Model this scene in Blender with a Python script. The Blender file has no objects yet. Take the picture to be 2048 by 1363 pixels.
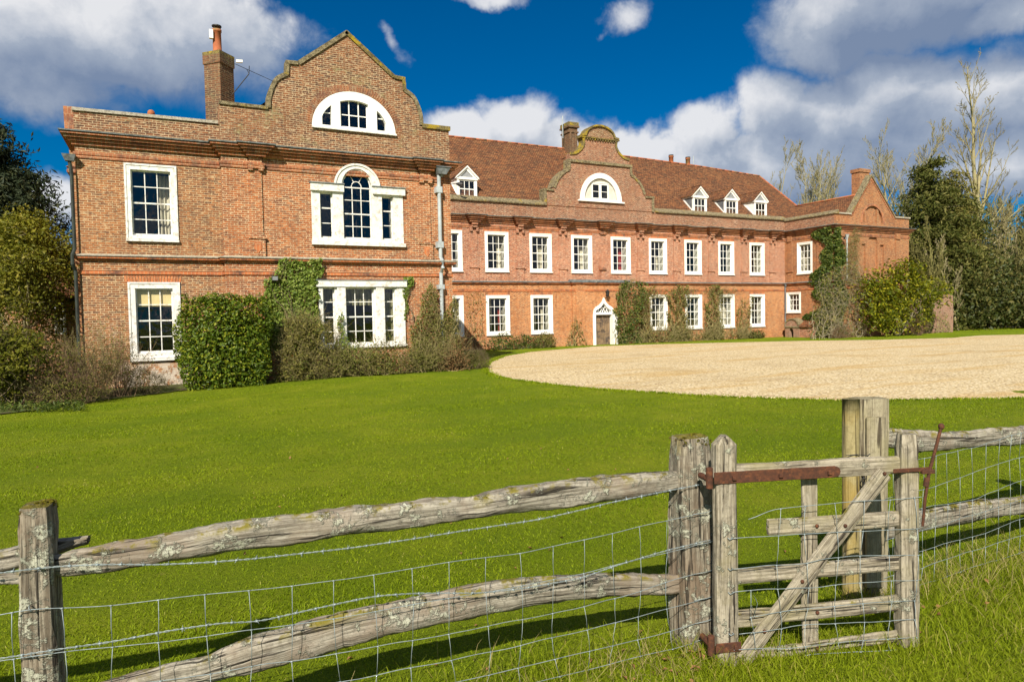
import bpy, bmesh, math, random
import numpy as np
from math import sin, cos, pi, radians
from mathutils import Vector, Matrix
from mathutils.geometry import tessellate_polygon
from mathutils import noise as mnoise
S = bpy.context.scene
COL = S.collection
# ------------------------------------------------------------------ camera
CF, CYAW, CPIT, CROL, CH = 1365.39, radians(26.7026), radians(-1.9807), radians(-1.1542), 2.02
_F = np.array([sin(CYAW)*cos(CPIT), cos(CYAW)*cos(CPIT), sin(CPIT)])
_R0 = np.array([cos(CYAW), -sin(CYAW), 0.0]); _U0 = np.cross(_R0, _F)
_R = cos(CROL)*_R0 + sin(CROL)*_U0; _U = -sin(CROL)*_R0 + cos(CROL)*_U0
cd = bpy.data.cameras.new('camera'); cam = bpy.data.objects.new('camera', cd); COL.objects.link(cam)
cd.sensor_width = 36; cd.lens = CF/2048*36; cd.clip_start = 0.05; cd.clip_end = 3000
cam.matrix_world = Matrix(((_R[0], _U[0], -_F[0], 0), (_R[1], _U[1], -_F[1], 0), (_R[2], _U[2], -_F[2], CH), (0, 0, 0, 1)))
S.camera = cam
S.view_settings.view_transform = 'Standard'; S.view_settings.look = 'None'
S.view_settings.exposure = 0.7; S.view_settings.gamma = 1
S.render.resolution_x = 1024; S.render.resolution_y = 681
S.cycles.max_bounces = 6; S.cycles.transparent_max_bounces = 12
# ------------------------------------------------------------------ sun
SUN_AZ, SUN_EL = radians(38), radians(37)          # direction the light travels in plan, measured from +Y to +X
SD = Vector((sin(SUN_AZ)*cos(SUN_EL), cos(SUN_AZ)*cos(SUN_EL), -sin(SUN_EL)))
sl = bpy.data.lights.new('sun', 'SUN'); sl.energy = 4.8; sl.angle = radians(0.5); sl.color = (1.0, 0.925, 0.79)
so = bpy.data.objects.new('sun', sl); COL.objects.link(so); so.rotation_euler = SD.to_track_quat('-Z', 'Y').to_euler()
# ------------------------------------------------------------------ node helper
class NT:
    def __init__(s, tree): s.t = tree; s.n = tree.nodes; s.l = tree.links
    def node(s, kind, **kw):
        n = s.n.new(kind)
        for k, v in kw.items():
            if k == 'ins':
                for kk, vv in v.items(): s.put(n.inputs[kk], vv)
            else: setattr(n, k, v)
        return n
    def put(s, sock, v):
        if isinstance(v, bpy.types.NodeSocket): s.l.new(v, sock)
        else: sock.default_value = v
    def math(s, op, a, b=None, c=None, clamp=False):
        n = s.n.new('ShaderNodeMath'); n.operation = op; n.use_clamp = clamp
        s.put(n.inputs[0], a)
        if b is not None: s.put(n.inputs[1], b)
        if c is not None: s.put(n.inputs[2], c)
        return n.outputs[0]
    def mix(s, f, a, b, mode='MIX'):
        n = s.n.new('ShaderNodeMix'); n.data_type = 'RGBA'; n.blend_type = mode; n.clamp_factor = True
        s.put(n.inputs[0], f)
        for i, v in ((6, a), (7, b)): s.put(n.inputs[i], v if isinstance(v, bpy.types.NodeSocket) else (*v[:3], 1))
        return n.outputs[2]
    def ramp(s, v, lo, hi, smooth=True):
        n = s.n.new('ShaderNodeMapRange'); n.interpolation_type = 'SMOOTHSTEP' if smooth else 'LINEAR'
        s.put(n.inputs[0], v); n.inputs[1].default_value = lo; n.inputs[2].default_value = hi
        return n.outputs[0]
    def noise(s, vec, scale, detail=3, rough=0.55, dist=0.0, col=False):
        n = s.n.new('ShaderNodeTexNoise'); s.put(n.inputs['Vector'], vec)
        n.inputs['Scale'].default_value = scale; n.inputs['Detail'].default_value = detail
        n.inputs['Roughness'].default_value = rough; n.inputs['Distortion'].default_value = dist
        return n.outputs['Color' if col else 'Fac']
    def comb(s, x, y, z=0.0):
        n = s.n.new('ShaderNodeCombineXYZ')
        for i, v in enumerate((x, y, z)): s.put(n.inputs[i], v)
        return n.outputs[0]
    def sep(s, v):
        n = s.n.new('ShaderNodeSeparateXYZ'); s.put(n.inputs[0], v); return n.outputs
    def vmath(s, op, a, b=None, scale=None):
        n = s.n.new('ShaderNodeVectorMath'); n.operation = op; s.put(n.inputs[0], a)
        if b is not None: s.put(n.inputs[1], b)
        if scale is not None: s.put(n.inputs['Scale'], scale)
        return n.outputs[0]
def new_mat(name):
    m = bpy.data.materials.new(name); m.use_nodes = True
    nt = NT(m.node_tree); b = m.node_tree.nodes['Principled BSDF']
    return m, nt, b
def bump(nt, b, h, strength=0.5, dist=0.02):
    n = nt.node('ShaderNodeBump', ins={'Height': h, 'Strength': strength, 'Distance': dist})
    nt.put(b.inputs['Normal'], n.outputs[0])
# ------------------------------------------------------------------ sky
world = bpy.data.worlds.new('World'); S.world = world; world.use_nodes = True
wt = NT(world.node_tree); wt.n.clear()
def dir_ae(px, py):
    d = _F + _R*(px-1024)/CF - _U*(py-681.5)/CF
    return math.atan2(d[0], d[1]), math.atan2(d[2], math.hypot(d[0], d[1]))
# cumulus clouds: centre of each in the photograph's sky, half sizes (radians), tilt, weight
CLOUDS = [(150, 60, .30, .085, 0.02, 1.05), (420, 60, .14, .075, 0.0, .95), (190, 213, .075, .024, 0, .62), (60, 150, .16, .06, 0, .9), (770, 60, .06, .022, -0.8, .52), (800, 95, .035, .02, -0.6, .48),
          (975, 0, .085, .020, 0, .66), (1245, 35, .065, .034, .35, .66), (1195, 66, .035, .016, .5, .52),
          (1760, 20, .18, .065, 0, 1.05), (1640, 90, .10, .05, -.3, .95), (1990, 20, .12, .035, 0, .9),
          (1770, 170, .10, .055, 0.1, 1.0), (1900, 220, .18, .07, .1, 1.05), (1545, 225, .055, .075, .2, .95), (1680, 250, .16, .07, 0, 1.05), (1600, 320, .30, .06, 0, 1.1), (1980, 150, .07, .035, .35, .75),
          (1030, 250, .085, .050, 0, 1.0), (930, 270, .08, .04, 0, .9), (1110, 290, .14, .05, 0, 1.0), (1260, 300, .15, .042, 0, 1.05), (1420, 270, .09, .055, .35, 1.0), (1380, 330, .2, .05, 0, 1.05),
          (1980, 330, .12, .05, 0, 1.0), (105, 410, .05, .045, 0, .95), (60, 520, .07, .05, 0, .9)]
def cloud_group():
    g = bpy.data.node_groups.new('cloud_density', 'ShaderNodeTree')
    g.interface.new_socket('Vector', in_out='INPUT', socket_type='NodeSocketVector')
    g.interface.new_socket('Density', in_out='OUTPUT', socket_type='NodeSocketFloat')
    t = NT(g); gi = t.node('NodeGroupInput'); go = t.node('NodeGroupOutput')
    v = gi.outputs[0]
    w1 = t.noise(v, 9, 5, .6, col=True)
    warp = t.vmath('SCALE', t.vmath('SUBTRACT', w1, (.5, .5, .5)), scale=0.07)
    p = t.sep(t.vmath('ADD', v, warp))
    acc = None
    for px, py, ru, rv, tilt, wgt in CLOUDS:
        a, e = dir_ae(px, py)
        du = t.math('SUBTRACT', p[0], a); dv = t.math('SUBTRACT', p[1], e)
        c, s_ = cos(tilt), sin(tilt)
        x = t.math('ADD', t.math('MULTIPLY', du, c/ru), t.math('MULTIPLY', dv, s_/ru))
        y = t.math('ADD', t.math('MULTIPLY', du, -s_/rv), t.math('MULTIPLY', dv, c/rv))
        r2 = t.math('ADD', t.math('MULTIPLY', x, x), t.math('MULTIPLY', y, y))
        m = t.math('MULTIPLY', t.math('POWER', 2.718, t.math('MULTIPLY', r2, -1.0)), wgt)
        acc = m if acc is None else t.math('MAXIMUM', acc, m)
    # the half of the sky behind the camera carries broken cloud as well
    back = t.math('MULTIPLY', t.ramp(t.math('ABSOLUTE', t.math('SUBTRACT', p[0], CYAW)), .75, 1.1), t.ramp(t.noise(v, 3.2, 4, .6), .36, .54))
    acc = t.math('MAXIMUM', acc, t.math('MULTIPLY', back, .85))
    n1 = t.math('SUBTRACT', t.noise(v, 16, 8, .62, .3), .5)
    n2 = t.math('SUBTRACT', t.noise(v, 6, 3, .5), .5)
    d = t.math('ADD', t.math('ADD', acc, t.math('MULTIPLY', n1, .58)), t.math('MULTIPLY', n2, .30))
    t.put(go.inputs[0], d)
    return g
CG = cloud_group()
tc = wt.node('ShaderNodeTexCoord'); dx, dy, dz = wt.sep(tc.outputs['Generated'])
az = wt.math('ARCTAN2', dx, dy); el = wt.math('ARCTAN2', dz, wt.math('SQRT', wt.math('ADD', wt.math('MULTIPLY', dx, dx), wt.math('MULTIPLY', dy, dy))))
ae = wt.comb(az, el, 0.0)
def dens(off):
    n = wt.n.new('ShaderNodeGroup'); n.node_tree = CG
    wt.put(n.inputs[0], wt.vmath('ADD', ae, off)); return n.outputs[0]
d0 = dens((0, 0, 0)); d1 = dens((-.022, .045, 0))
cov = wt.ramp(d0, .36, .74)
lit = wt.math('ADD', wt.math('SUBTRACT', d0, d1), wt.math('MULTIPLY', d0, -.12))
lit = wt.math('ADD', lit, wt.math('MULTIPLY', wt.math('SUBTRACT', wt.noise(ae, 11, 6, .62), .5), .55))
ap = wt.sep(ae)
for px_, py_, ru_, rv_, k_ in ((1760, 30, .20, .075, .40), (180, 165, .22, .05, .22), (1640, 300, .12, .05, .14), (100, 40, .18, .05, -.12), (1030, 225, .09, .03, -.10)):   # thick bellies and sunlit tops
    a_, e_ = dir_ae(px_, py_); xx = wt.math('DIVIDE', wt.math('SUBTRACT', ap[0], a_), ru_); yy = wt.math('DIVIDE', wt.math('SUBTRACT', ap[1], e_), rv_)
    lit = wt.math('SUBTRACT', lit, wt.math('MULTIPLY', wt.math('POWER', 2.718, wt.math('MULTIPLY', wt.math('ADD', wt.math('MULTIPLY', xx, xx), wt.math('MULTIPLY', yy, yy)), -1.0)), k_))
lit = wt.ramp(lit, -.52, .40, False)
cloudcol = wt.mix(wt.ramp(lit, 0, .55, False), (.125, .165, .245), (.25, .285, .345)); cloudcol = wt.mix(wt.ramp(lit, .5, 1.0, False), cloudcol, (.50, .505, .52))
sky = wt.node('ShaderNodeTexSky', sky_type='NISHITA', sun_disc=False, sun_elevation=SUN_EL, sun_rotation=math.atan2(-SD.x, -SD.y), air_density=1.0, dust_density=0.4, ozone_density=3.0, altitude=50)
skyc = wt.mix(1.0, sky.outputs[0], (.0, .56, .98), 'MULTIPLY')
skyc = wt.vmath('SCALE', skyc, scale=0.046)
fin = wt.mix(wt.math('MULTIPLY', cov, .96), skyc, cloudcol)
fin = wt.mix(wt.ramp(dz, -.02, -.12), fin, (.05, .07, .03))
fin = wt.vmath('SCALE', fin, scale=10.0)
bg = wt.node('ShaderNodeBackground', ins={'Color': fin, 'Strength': 0.1}); wo = wt.node('ShaderNodeOutputWorld'); wt.l.new(bg.outputs[0], wo.inputs[0])
# ------------------------------------------------------------------ survey helpers: where a sight line of the photograph meets a real plane
def _d(px, py): return _F + _R*(px-1024)/CF - _U*(py-681.5)/CF
def atY(px, py, Y):
    d = _d(px, py); p = d*(Y/d[1]); p[2] += CH; return p
def atG(px, py, z=0.0):
    d = _d(px, py); p = d*((z-CH)/d[2]); p[2] += CH; return p
def sst(a, b, x):
    t = np.clip((x-a)/(b-a), 0, 1); return t*t*(3-2*t)
def ground_z(x, y):
    x = np.asarray(x, float); y = np.asarray(y, float)
    z = 0.05*(1-sst(5, 11, y)) - 0.17*sst(7, -2, x)*sst(8, 20, y)
    return z + 0.012*np.sin(x*1.7+y*.6)*np.sin(y*1.3-x*.4)*(1-sst(20, 30, y))
# ------------------------------------------------------------------ object helpers
def tag(o, label=None, cat=None, group=None, kind=None):
    if label: o['label'] = label
    if cat: o['category'] = cat
    if group: o['group'] = group
    if kind: o['kind'] = kind
    return o
def thing(name, label, cat, loc=(0, 0, 0), group=None):
    o = bpy.data.objects.new(name, None); COL.objects.link(o); o.location = loc; o.empty_display_size = .2
    return tag(o, label, cat, group)
def link(me, name, mat, parent=None, smooth=False):
    o = bpy.data.objects.new(name, me); COL.objects.link(o)
    if mat: me.materials.append(mat)
    if parent is not None:
        o.parent = parent
        o.matrix_parent_inverse = Matrix.Translation(-parent.location) if parent.parent is None and parent.type == 'EMPTY' else Matrix()
    if smooth: me.polygons.foreach_set('use_smooth', [True]*len(me.polygons))
    return o
class Pl:                                             # a facade plane: u along, z up, w outward
    def __init__(s, o, U, N): s.o = Vector(o); s.U = Vector(U); s.N = Vector(N)
    def pt(s, u, z, w=0.0): return tuple(s.o + s.U*u + s.N*w + Vector((0, 0, z)))
class MB:
    def __init__(s): s.v = []; s.f = []
    def add(s, v, f):
        b = len(s.v); s.v += [tuple(map(float, q)) for q in v]; s.f += [tuple(i+b for i in q) for q in f]
    def hexa(s, p): s.add(p, [(0, 3, 2, 1), (4, 5, 6, 7), (0, 1, 5, 4), (1, 2, 6, 5), (2, 3, 7, 6), (3, 0, 4, 7)])
    def box(s, x0, x1, y0, y1, z0, z1):
        s.hexa([(x0, y0, z0), (x1, y0, z0), (x1, y1, z0), (x0, y1, z0), (x0, y0, z1), (x1, y0, z1), (x1, y1, z1), (x0, y1, z1)])
    def pbox(s, pl, u0, u1, z0, z1, w0, w1):
        s.hexa([pl.pt(u0, z0, w0), pl.pt(u1, z0, w0), pl.pt(u1, z0, w1), pl.pt(u0, z0, w1), pl.pt(u0, z1, w0), pl.pt(u1, z1, w0), pl.pt(u1, z1, w1), pl.pt(u0, z1, w1)])
    def prism(s, pl, poly, w0, w1, holes=()):
        rings = [poly]+list(holes)
        tris = tessellate_polygon([[Vector((a, b, 0)) for a, b in r] for r in rings])
        flat = [q for r in rings for q in r]
        n = len(flat)
        s.add([pl.pt(a, b, w1) for a, b in flat]+[pl.pt(a, b, w0) for a, b in flat], list(tris)+[(c+n, b+n, a+n) for a, b, c in tris])
        base = len(s.v)-2*n; k = 0
        for r in rings:
            m = len(r)
            for i in range(m):
                a = base+k+i; b = base+k+(i+1) % m
                s.f.append((a, b, b+n, a+n))
            k += m
    def tube(s, pts, r, sides=6, cap=True):
        pts = [Vector(p) for p in pts]; R_ = r if hasattr(r, '__len__') else [r]*len(pts); rings = []
        up = Vector((0, 0, 1))
        for i, p in enumerate(pts):
            d = (pts[min(i+1, len(pts)-1)]-pts[max(i-1, 0)]).normalized()
            a = d.cross(up) if abs(d.z) < .95 else d.cross(Vector((1, 0, 0))); a.normalize(); b = d.cross(a)
            rings.append([p+(a*cos(2*pi*k/sides)+b*sin(2*pi*k/sides))*R_[i] for k in range(sides)])
        v = [q for r_ in rings for q in r_]; f = []
        for i in range(len(pts)-1):
            for k in range(sides):
                f.append((i*sides+k, i*sides+(k+1) % sides, (i+1)*sides+(k+1) % sides, (i+1)*sides+k))
        if cap: f.append(tuple(range(sides))[::-1]); f.append(tuple((len(pts)-1)*sides+k for k in range(sides)))
        s.add(v, f)
    def build(s, name, mat, parent=None, smooth=False, recalc=True):
        me = bpy.data.meshes.new(name); me.from_pydata(s.v, [], s.f)
        if recalc:
            bm = bmesh.new(); bm.from_mesh(me); bmesh.ops.recalc_face_normals(bm, faces=bm.faces); bm.to_mesh(me); bm.free()
        me.update()
        return link(me, name, mat, parent, smooth)
def sweep(mb, path, prof):                            # path in plan, left to right seen from outside; prof (out, z) closed loop
    P = [Vector(p) for p in path]; n = len(P); N = []
    for i in range(n):
        ds = []
        if i > 0: ds.append((P[i]-P[i-1]).normalized())
        if i < n-1: ds.append((P[i+1]-P[i]).normalized())
        ns = [Vector((d.y, -d.x)) for d in ds]
        if len(ns) == 1: N.append(ns[0])
        else:
            m = ns[0]+ns[1]; m = m/(1+ns[0].dot(ns[1])); N.append(m)
    k = len(prof); v = [(P[i].x+N[i].x*o, P[i].y+N[i].y*o, z) for i in range(n) for o, z in prof]; f = []
    for i in range(n-1):
        for j in range(k):
            f.append((i*k+j, (i+1)*k+j, (i+1)*k+(j+1) % k, i*k+(j+1) % k))
    f.append(tuple(range(k))); f.append(tuple((n-1)*k+j for j in range(k))[::-1])
    mb.add(v, f)
def npmesh(name, V, F, mat, parent=None, smooth=False):
    V = np.asarray(V, np.float32); F = np.asarray(F, np.int32); k = F.shape[1]
    me = bpy.data.meshes.new(name)
    me.vertices.add(len(V)); me.vertices.foreach_set('co', V.ravel())
    me.loops.add(F.size); me.loops.foreach_set('vertex_index', F.ravel())
    me.polygons.add(len(F)); me.polygons.foreach_set('loop_start', np.arange(0, F.size, k, dtype=np.int32)); me.polygons.foreach_set('loop_total', np.full(len(F), k, np.int32))
    me.update(calc_edges=True); me.validate()
    return link(me, name, mat, parent, smooth)
def seg_tubes(A, B, ra, rb, sides=3):
    A = np.asarray(A, float); B = np.asarray(B, float); ra = np.asarray(ra, float); rb = np.asarray(rb, float)
    d = B-A; L = np.linalg.norm(d, axis=1, keepdims=True); d = d/np.maximum(L, 1e-6)
    ref = np.where(np.abs(d[:, 2:3]) < .9, [[0, 0, 1.]], [[1., 0, 0]])
    a = np.cross(d, ref); a /= np.linalg.norm(a, axis=1, keepdims=True); b = np.cross(d, a)
    n = len(A); V = np.zeros((n, 2*sides, 3))
    for k in range(sides):
        o = a*cos(2*pi*k/sides)+b*sin(2*pi*k/sides)
        V[:, k] = A+o*ra[:, None]; V[:, sides+k] = B+o*rb[:, None]
    base = (np.arange(n)*2*sides)[:, None]
    F = np.concatenate([base+np.array([[k, (k+1) % sides, sides+(k+1) % sides, sides+k]]) for k in range(sides)], 0)
    return V.reshape(-1, 3), F
def leaves(P, size, rng, up=.5, nrm=None, nb=.8, aspect=.5, fold=.25, droop=0.0):
    P = np.asarray(P, float); n = len(P)
    t = rng.normal(size=(n, 3)); t[:, 2] -= droop
    nn = rng.normal(size=(n, 3))*.8; nn[:, 2] += up
    if nrm is not None: nn += nb*nrm
    nn /= np.linalg.norm(nn, axis=1, keepdims=True)
    t -= (t*nn).sum(1, keepdims=True)*nn; t /= np.maximum(np.linalg.norm(t, axis=1, keepdims=True), 1e-5)
    s = np.cross(nn, t); L = (size*(.6+.8*rng.random(n)))[:, None]; Wd = L*aspect
    V = np.stack([P-t*L*.5, P+s*Wd*.5+nn*L*fold*.3, P+t*L*.5-nn*L*fold*.3, P-s*Wd*.5+nn*L*fold*.3], 1).reshape(-1, 3)
    b = (np.arange(n)*4)[:, None]
    F = np.concatenate([b+np.array([[0, 1, 2]]), b+np.array([[0, 2, 3]])], 0)
    return V, F
def cat_vf(parts):
    V = []; F = []; o = 0
    for v, f in parts:
        V.append(v); F.append(np.asarray(f)+o); o += len(v)
    return np.concatenate(V), np.concatenate(F)
# ------------------------------------------------------------------ materials
def face_uv(nt):
    g = nt.node('ShaderNodeNewGeometry'); px, py, pz = nt.sep(g.outputs['Position']); nx, ny, nz = nt.sep(g.outputs['True Normal'])
    ax = nt.math('GREATER_THAN', nt.math('ABSOLUTE', nx), nt.math('ABSOLUTE', ny))
    flat = nt.math('GREATER_THAN', nt.math('ABSOLUTE', nz), .8)
    u = nt.math('ADD', nt.math('MULTIPLY', px, nt.math('SUBTRACT', 1, ax)), nt.math('MULTIPLY', py, ax))
    v = nt.math('ADD', nt.math('MULTIPLY', pz, nt.math('SUBTRACT', 1, flat)), nt.math('MULTIPLY', py, flat))
    return g.outputs['Position'], u, v, pz
def brick_mat(name, c1, c2, dark, mortar, lichen=.25, white=.2, lich_col=(.24, .21, .10), mort=.0092, limewash=False):
    m, nt, b = new_mat(name); pos, u, v, pz = face_uv(nt)
    wob = nt.math('MULTIPLY', nt.math('SUBTRACT', nt.noise(pos, 1.1, 2), .5), .02)
    uv = nt.comb(nt.math('ADD', u, wob), nt.math('ADD', v, wob))
    br = nt.node('ShaderNodeTexBrick', offset=.5, ins={'Vector': uv, 'Color1': (0, 0, 0, 1), 'Color2': (1, 1, 1, 1), 'Mortar': (.5, .5, .5, 1), 'Scale': 1.0, 'Mortar Size': mort, 'Mortar Smooth': .35, 'Bias': 0.0, 'Brick Width': .232, 'Row Height': .0755})
    rnd = br.outputs['Color']; fac = br.outputs['Fac']
    col = nt.mix(rnd, c1, c2)
    col = nt.mix(nt.math('MULTIPLY', nt.ramp(rnd, .66, .86), .9), col, dark)
    col = nt.mix(nt.ramp(nt.noise(pos, 2.4, 5, .65), .42, .72), col, [x*.78+y*.22 for x, y in zip(dark, c1)])
    col = nt.mix(nt.math('MULTIPLY', nt.ramp(nt.noise(pos, .45, 3, .6), .4, .7), .35), col, [min(1, x*1.35) for x in c2])
    sp = nt.noise(pos, 11, 4, .75)
    col = nt.mix(nt.math('MULTIPLY', nt.ramp(sp, .48, .66), .55), col, [x*1.5 for x in c1])
    col = nt.mix(nt.math('MULTIPLY', nt.ramp(nt.noise(pos, 6.5, 4, .75), .50, .36), .5), col, [x*.75 for x in dark])
    col = nt.mix(fac, col, nt.mix(nt.ramp(nt.noise(pos, .9, 4, .6), .4, .65), mortar, [x*.62 for x in mortar]))
    li = nt.math('MULTIPLY', nt.ramp(nt.noise(pos, 1.3, 6, .72), .60-.12*lichen, .74-.1*lichen), min(1, .35+lichen))
    li = nt.math('MULTIPLY', li, nt.ramp(nt.noise(pos, 14, 3, .7), .36, .62))
    col = nt.mix(li, col, lich_col)
    spk = nt.math('MULTIPLY', nt.ramp(nt.noise(nt.comb(nt.math('MULTIPLY', u, 5.5), nt.math('MULTIPLY', v, 12)), 1.0, 4, .75), .54, .63), .45+white)
    col = nt.mix(spk, col, [x*.9 for x in mortar])
    dks = nt.ramp(nt.noise(nt.comb(nt.math('MULTIPLY', u, 4.5), nt.math('MULTIPLY', v, 13.2), 7.0), 1.0, 3, .7), .54, .64)
    col = nt.mix(nt.math('MULTIPLY', dks, .78), col, dark)
    run = nt.ramp(nt.noise(nt.comb(nt.math('MULTIPLY', u, 2.6), nt.math('MULTIPLY', v, .35), 3.0), 1.0, 5, .7), .54, .70)
    col = nt.mix(nt.math('MULTIPLY', run, .38), col, [x*.55+.01 for x in c1])
    wh = nt.math('MULTIPLY', nt.ramp(nt.noise(pos, .8, 6, .75), .66-.14*white, .76-.1*white), nt.ramp(nt.noise(pos, 22, 3, .7), .45, .62))
    col = nt.mix(nt.math('MULTIPLY', wh, .75), col, (.50, .45, .36))
    if limewash:                                      # flaking limewash below the ground floor window
        lx = nt.math('MULTIPLY', nt.ramp(u, -1.9, -1.0), nt.ramp(u, 1.4, .5)); lz = nt.ramp(pz, 1.0, .55)
        lw_ = nt.math('MULTIPLY', nt.math('MULTIPLY', lx, lz), nt.ramp(nt.noise(pos, 3.2, 6, .75), .40, .52))
        col = nt.mix(nt.math('MULTIPLY', lw_, .85), col, (.56, .50, .42))
    nt.put(b.inputs['Base Color'], col); b.inputs['Roughness'].default_value = .9; b.inputs['Specular IOR Level'].default_value = .15
    h = nt.math('ADD', nt.math('MULTIPLY', nt.math('SUBTRACT', 1, fac), 1.0), nt.math('MULTIPLY', nt.noise(pos, 45, 3, .7), .7))
    bump(nt, b, h, .9, .012); return m
M = {}
M['brick_wing'] = brick_mat('brick_wing', (.265, .096, .036), (.375, .150, .056), (.115, .062, .043), (.62, .46, .27), .36, .30, limewash=True)
M['brick_bay'] = brick_mat('brick_bay', (0.330, 0.098, 0.035), (0.440, 0.152, 0.050), (.14, .058, .038), (.70, .52, .32), .14, .14)
M['brick_gable'] = brick_mat('brick_gable', (.175, .064, .029), (.285, .112, .047), (.075, .045, .034), (.58, .44, .27), .5, .42)
M['brick_orange'] = brick_mat('brick_orange', (0.410, 0.132, 0.043), (0.530, 0.202, 0.064), (.20, .070, .035), (.72, .50, .28), .06, .14)
M['brick_pink'] = brick_mat('brick_pink', (0.350, 0.114, 0.056), (0.460, 0.176, 0.087), (.17, .062, .042), (.74, .54, .38), .08, .24)
M['brick_upper'] = brick_mat('brick_upper', (0.240, 0.084, 0.043), (0.340, 0.133, 0.067), (.11, .05, .036), (.58, .43, .29), .32, .34)
M['brick_far'] = brick_mat('brick_far', (0.310, 0.103, 0.041), (0.420, 0.157, 0.059), (.14, .055, .035), (.54, .38, .21), .25, .12)
M['brick_stack'] = brick_mat('brick_stack', (.135, .060, .033), (.21, .092, .045), (.07, .045, .034), (.33, .26, .15), .6, .1, (.15, .14, .06))
M['brick_ruin'] = brick_mat('brick_ruin', (.26, .115, .075), (.36, .175, .11), (.18, .10, .07), (.44, .36, .26), .4, .35)
def moulded(name, c, c2, lich):
    m, nt, b = new_mat(name); pos, u, v, pz = face_uv(nt)
    br = nt.node('ShaderNodeTexBrick', offset=.5, ins={'Vector': nt.comb(u, v), 'Color1': (0, 0, 0, 1), 'Color2': (1, 1, 1, 1), 'Mortar': (.5, .5, .5, 1), 'Scale': 1.0, 'Mortar Size': .009, 'Mortar Smooth': .3, 'Bias': 0.0, 'Brick Width': .12, 'Row Height': .3})
    col = nt.mix(br.outputs['Color'], c, c2); col = nt.mix(nt.math('MULTIPLY', br.outputs['Fac'], .6), col, (.5, .36, .2))
    col = nt.mix(nt.ramp(nt.noise(pos, 2.2, 5, .7), .42, .7), col, (.13, .06, .04))
    col = nt.mix(nt.math('MULTIPLY', nt.ramp(nt.noise(pos, 5, 6, .75), .58-.15*lich, .72-.1*lich), .8), col, (.30, .26, .18))
    nt.put(b.inputs['Base Color'], col); b.inputs['Roughness'].default_value = .9
    bump(nt, b, nt.noise(pos, 25, 4, .7), .6, .02); return m
M['moulding'] = moulded('moulding', (.30, .098, .042), (.42, .15, .06), .35)
M['voussoir'] = moulded('voussoir', (.20, .075, .034), (.33, .13, .055), .5)
M['moulding_warm'] = moulded('moulding_warm', (.44, .125, .04), (.52, .17, .055), .05)
def noisy(name, c1, c2, scale=6, rough=.85, detail=4, c3=None, t3=(.55, .7), b_s=.4, b_d=.01, s3=3, spec=.3, metal=0):
    m, nt, b = new_mat(name); g = nt.node('ShaderNodeNewGeometry'); pos = g.outputs['Position']
    col = nt.mix(nt.ramp(nt.noise(pos, scale, detail, .65), .32, .68), c1, c2)
    if c3: col = nt.mix(nt.ramp(nt.noise(pos, s3, 6, .72), *t3), col, c3)
    nt.put(b.inputs['Base Color'], col); b.inputs['Roughness'].default_value = rough; b.inputs['Specular IOR Level'].default_value = spec; b.inputs['Metallic'].default_value = metal
    if b_s: bump(nt, b, nt.noise(pos, scale*4, 4, .7), b_s, b_d)
    return m
M['coping'] = noisy('coping', (.32, .26, .15), (.09, .072, .04), 8, .95, 6, (.33, .23, .03), (.56, .68), 1.0, .05, 2.2)
M['coping_pale'] = noisy('coping_pale', (.46, .42, .34), (.25, .22, .17), 12, .95, 5, (.16, .14, .10), (.55, .7), .9, .02, 4)
M['coping_moss'] = noisy('coping_moss', (.26, .20, .07), (.09, .07, .035), 9, .95, 6, (.37, .26, .02), (.50, .62), 1.0, .05, 2.5)
M['lead'] = noisy('lead', (.20, .22, .23), (.09, .10, .10), 5, .6, 4, (.38, .37, .32), (.55, .7), .3, .01)
M['white_paint'] = noisy('white_paint', (.83, .82, .78), (.76, .74, .69), 4, .45, 4, None, b_s=.12)
M['peeling_paint'] = noisy('peeling_paint', (.74, .73, .69), (.62, .60, .55), 3.5, .6, 5, (.47, .43, .37), (.52, .62), .35, .01, 7)
M['interior_white'] = noisy('interior_white', (.62, .58, .50), (.52, .48, .41), 3, .6, 3, b_s=0)
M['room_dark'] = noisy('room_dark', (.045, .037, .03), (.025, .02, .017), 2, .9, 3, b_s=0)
M['curtain_cream'] = noisy('curtain_cream', (.60, .54, .43), (.48, .42, .33), 5, .9, 3, b_s=0)
M['curtain_red'] = noisy('curtain_red', (.33, .05, .045), (.22, .03, .03), 5, .9, 3, b_s=0)
M['curtain_olive'] = noisy('curtain_olive', (.22, .20, .11), (.14, .12, .07), 5, .9, 3, b_s=0)
M['blind'] = noisy('blind', (.74, .58, .30), (.68, .52, .26), 2, .8, 3, b_s=0)
M['terracotta'] = noisy('terracotta', (.42, .125, .05), (.30, .095, .042), 5, .85, 4, (.2, .15, .06), (.5, .66))
M['black_metal'] = noisy('black_metal', (.02, .02, .02), (.035, .033, .03), 8, .5, 3)
M['grey_pipe'] = noisy('grey_pipe', (.42, .46, .47), (.31, .34, .35), 3, .5, 4, (.25, .22, .18), (.6, .75))
M['dark_green_pipe'] = noisy('dark_green_pipe', (.035, .045, .035), (.02, .022, .02), 3, .5, 4)
M['cheek_lead'] = noisy('cheek_lead', (.15, .16, .17), (.10, .105, .11), 3, .6, 4)
M['tympanum'] = noisy('tympanum', (.28, .29, .30), (.22, .23, .24), 3, .6, 4)
M['oak_door'] = None
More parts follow.
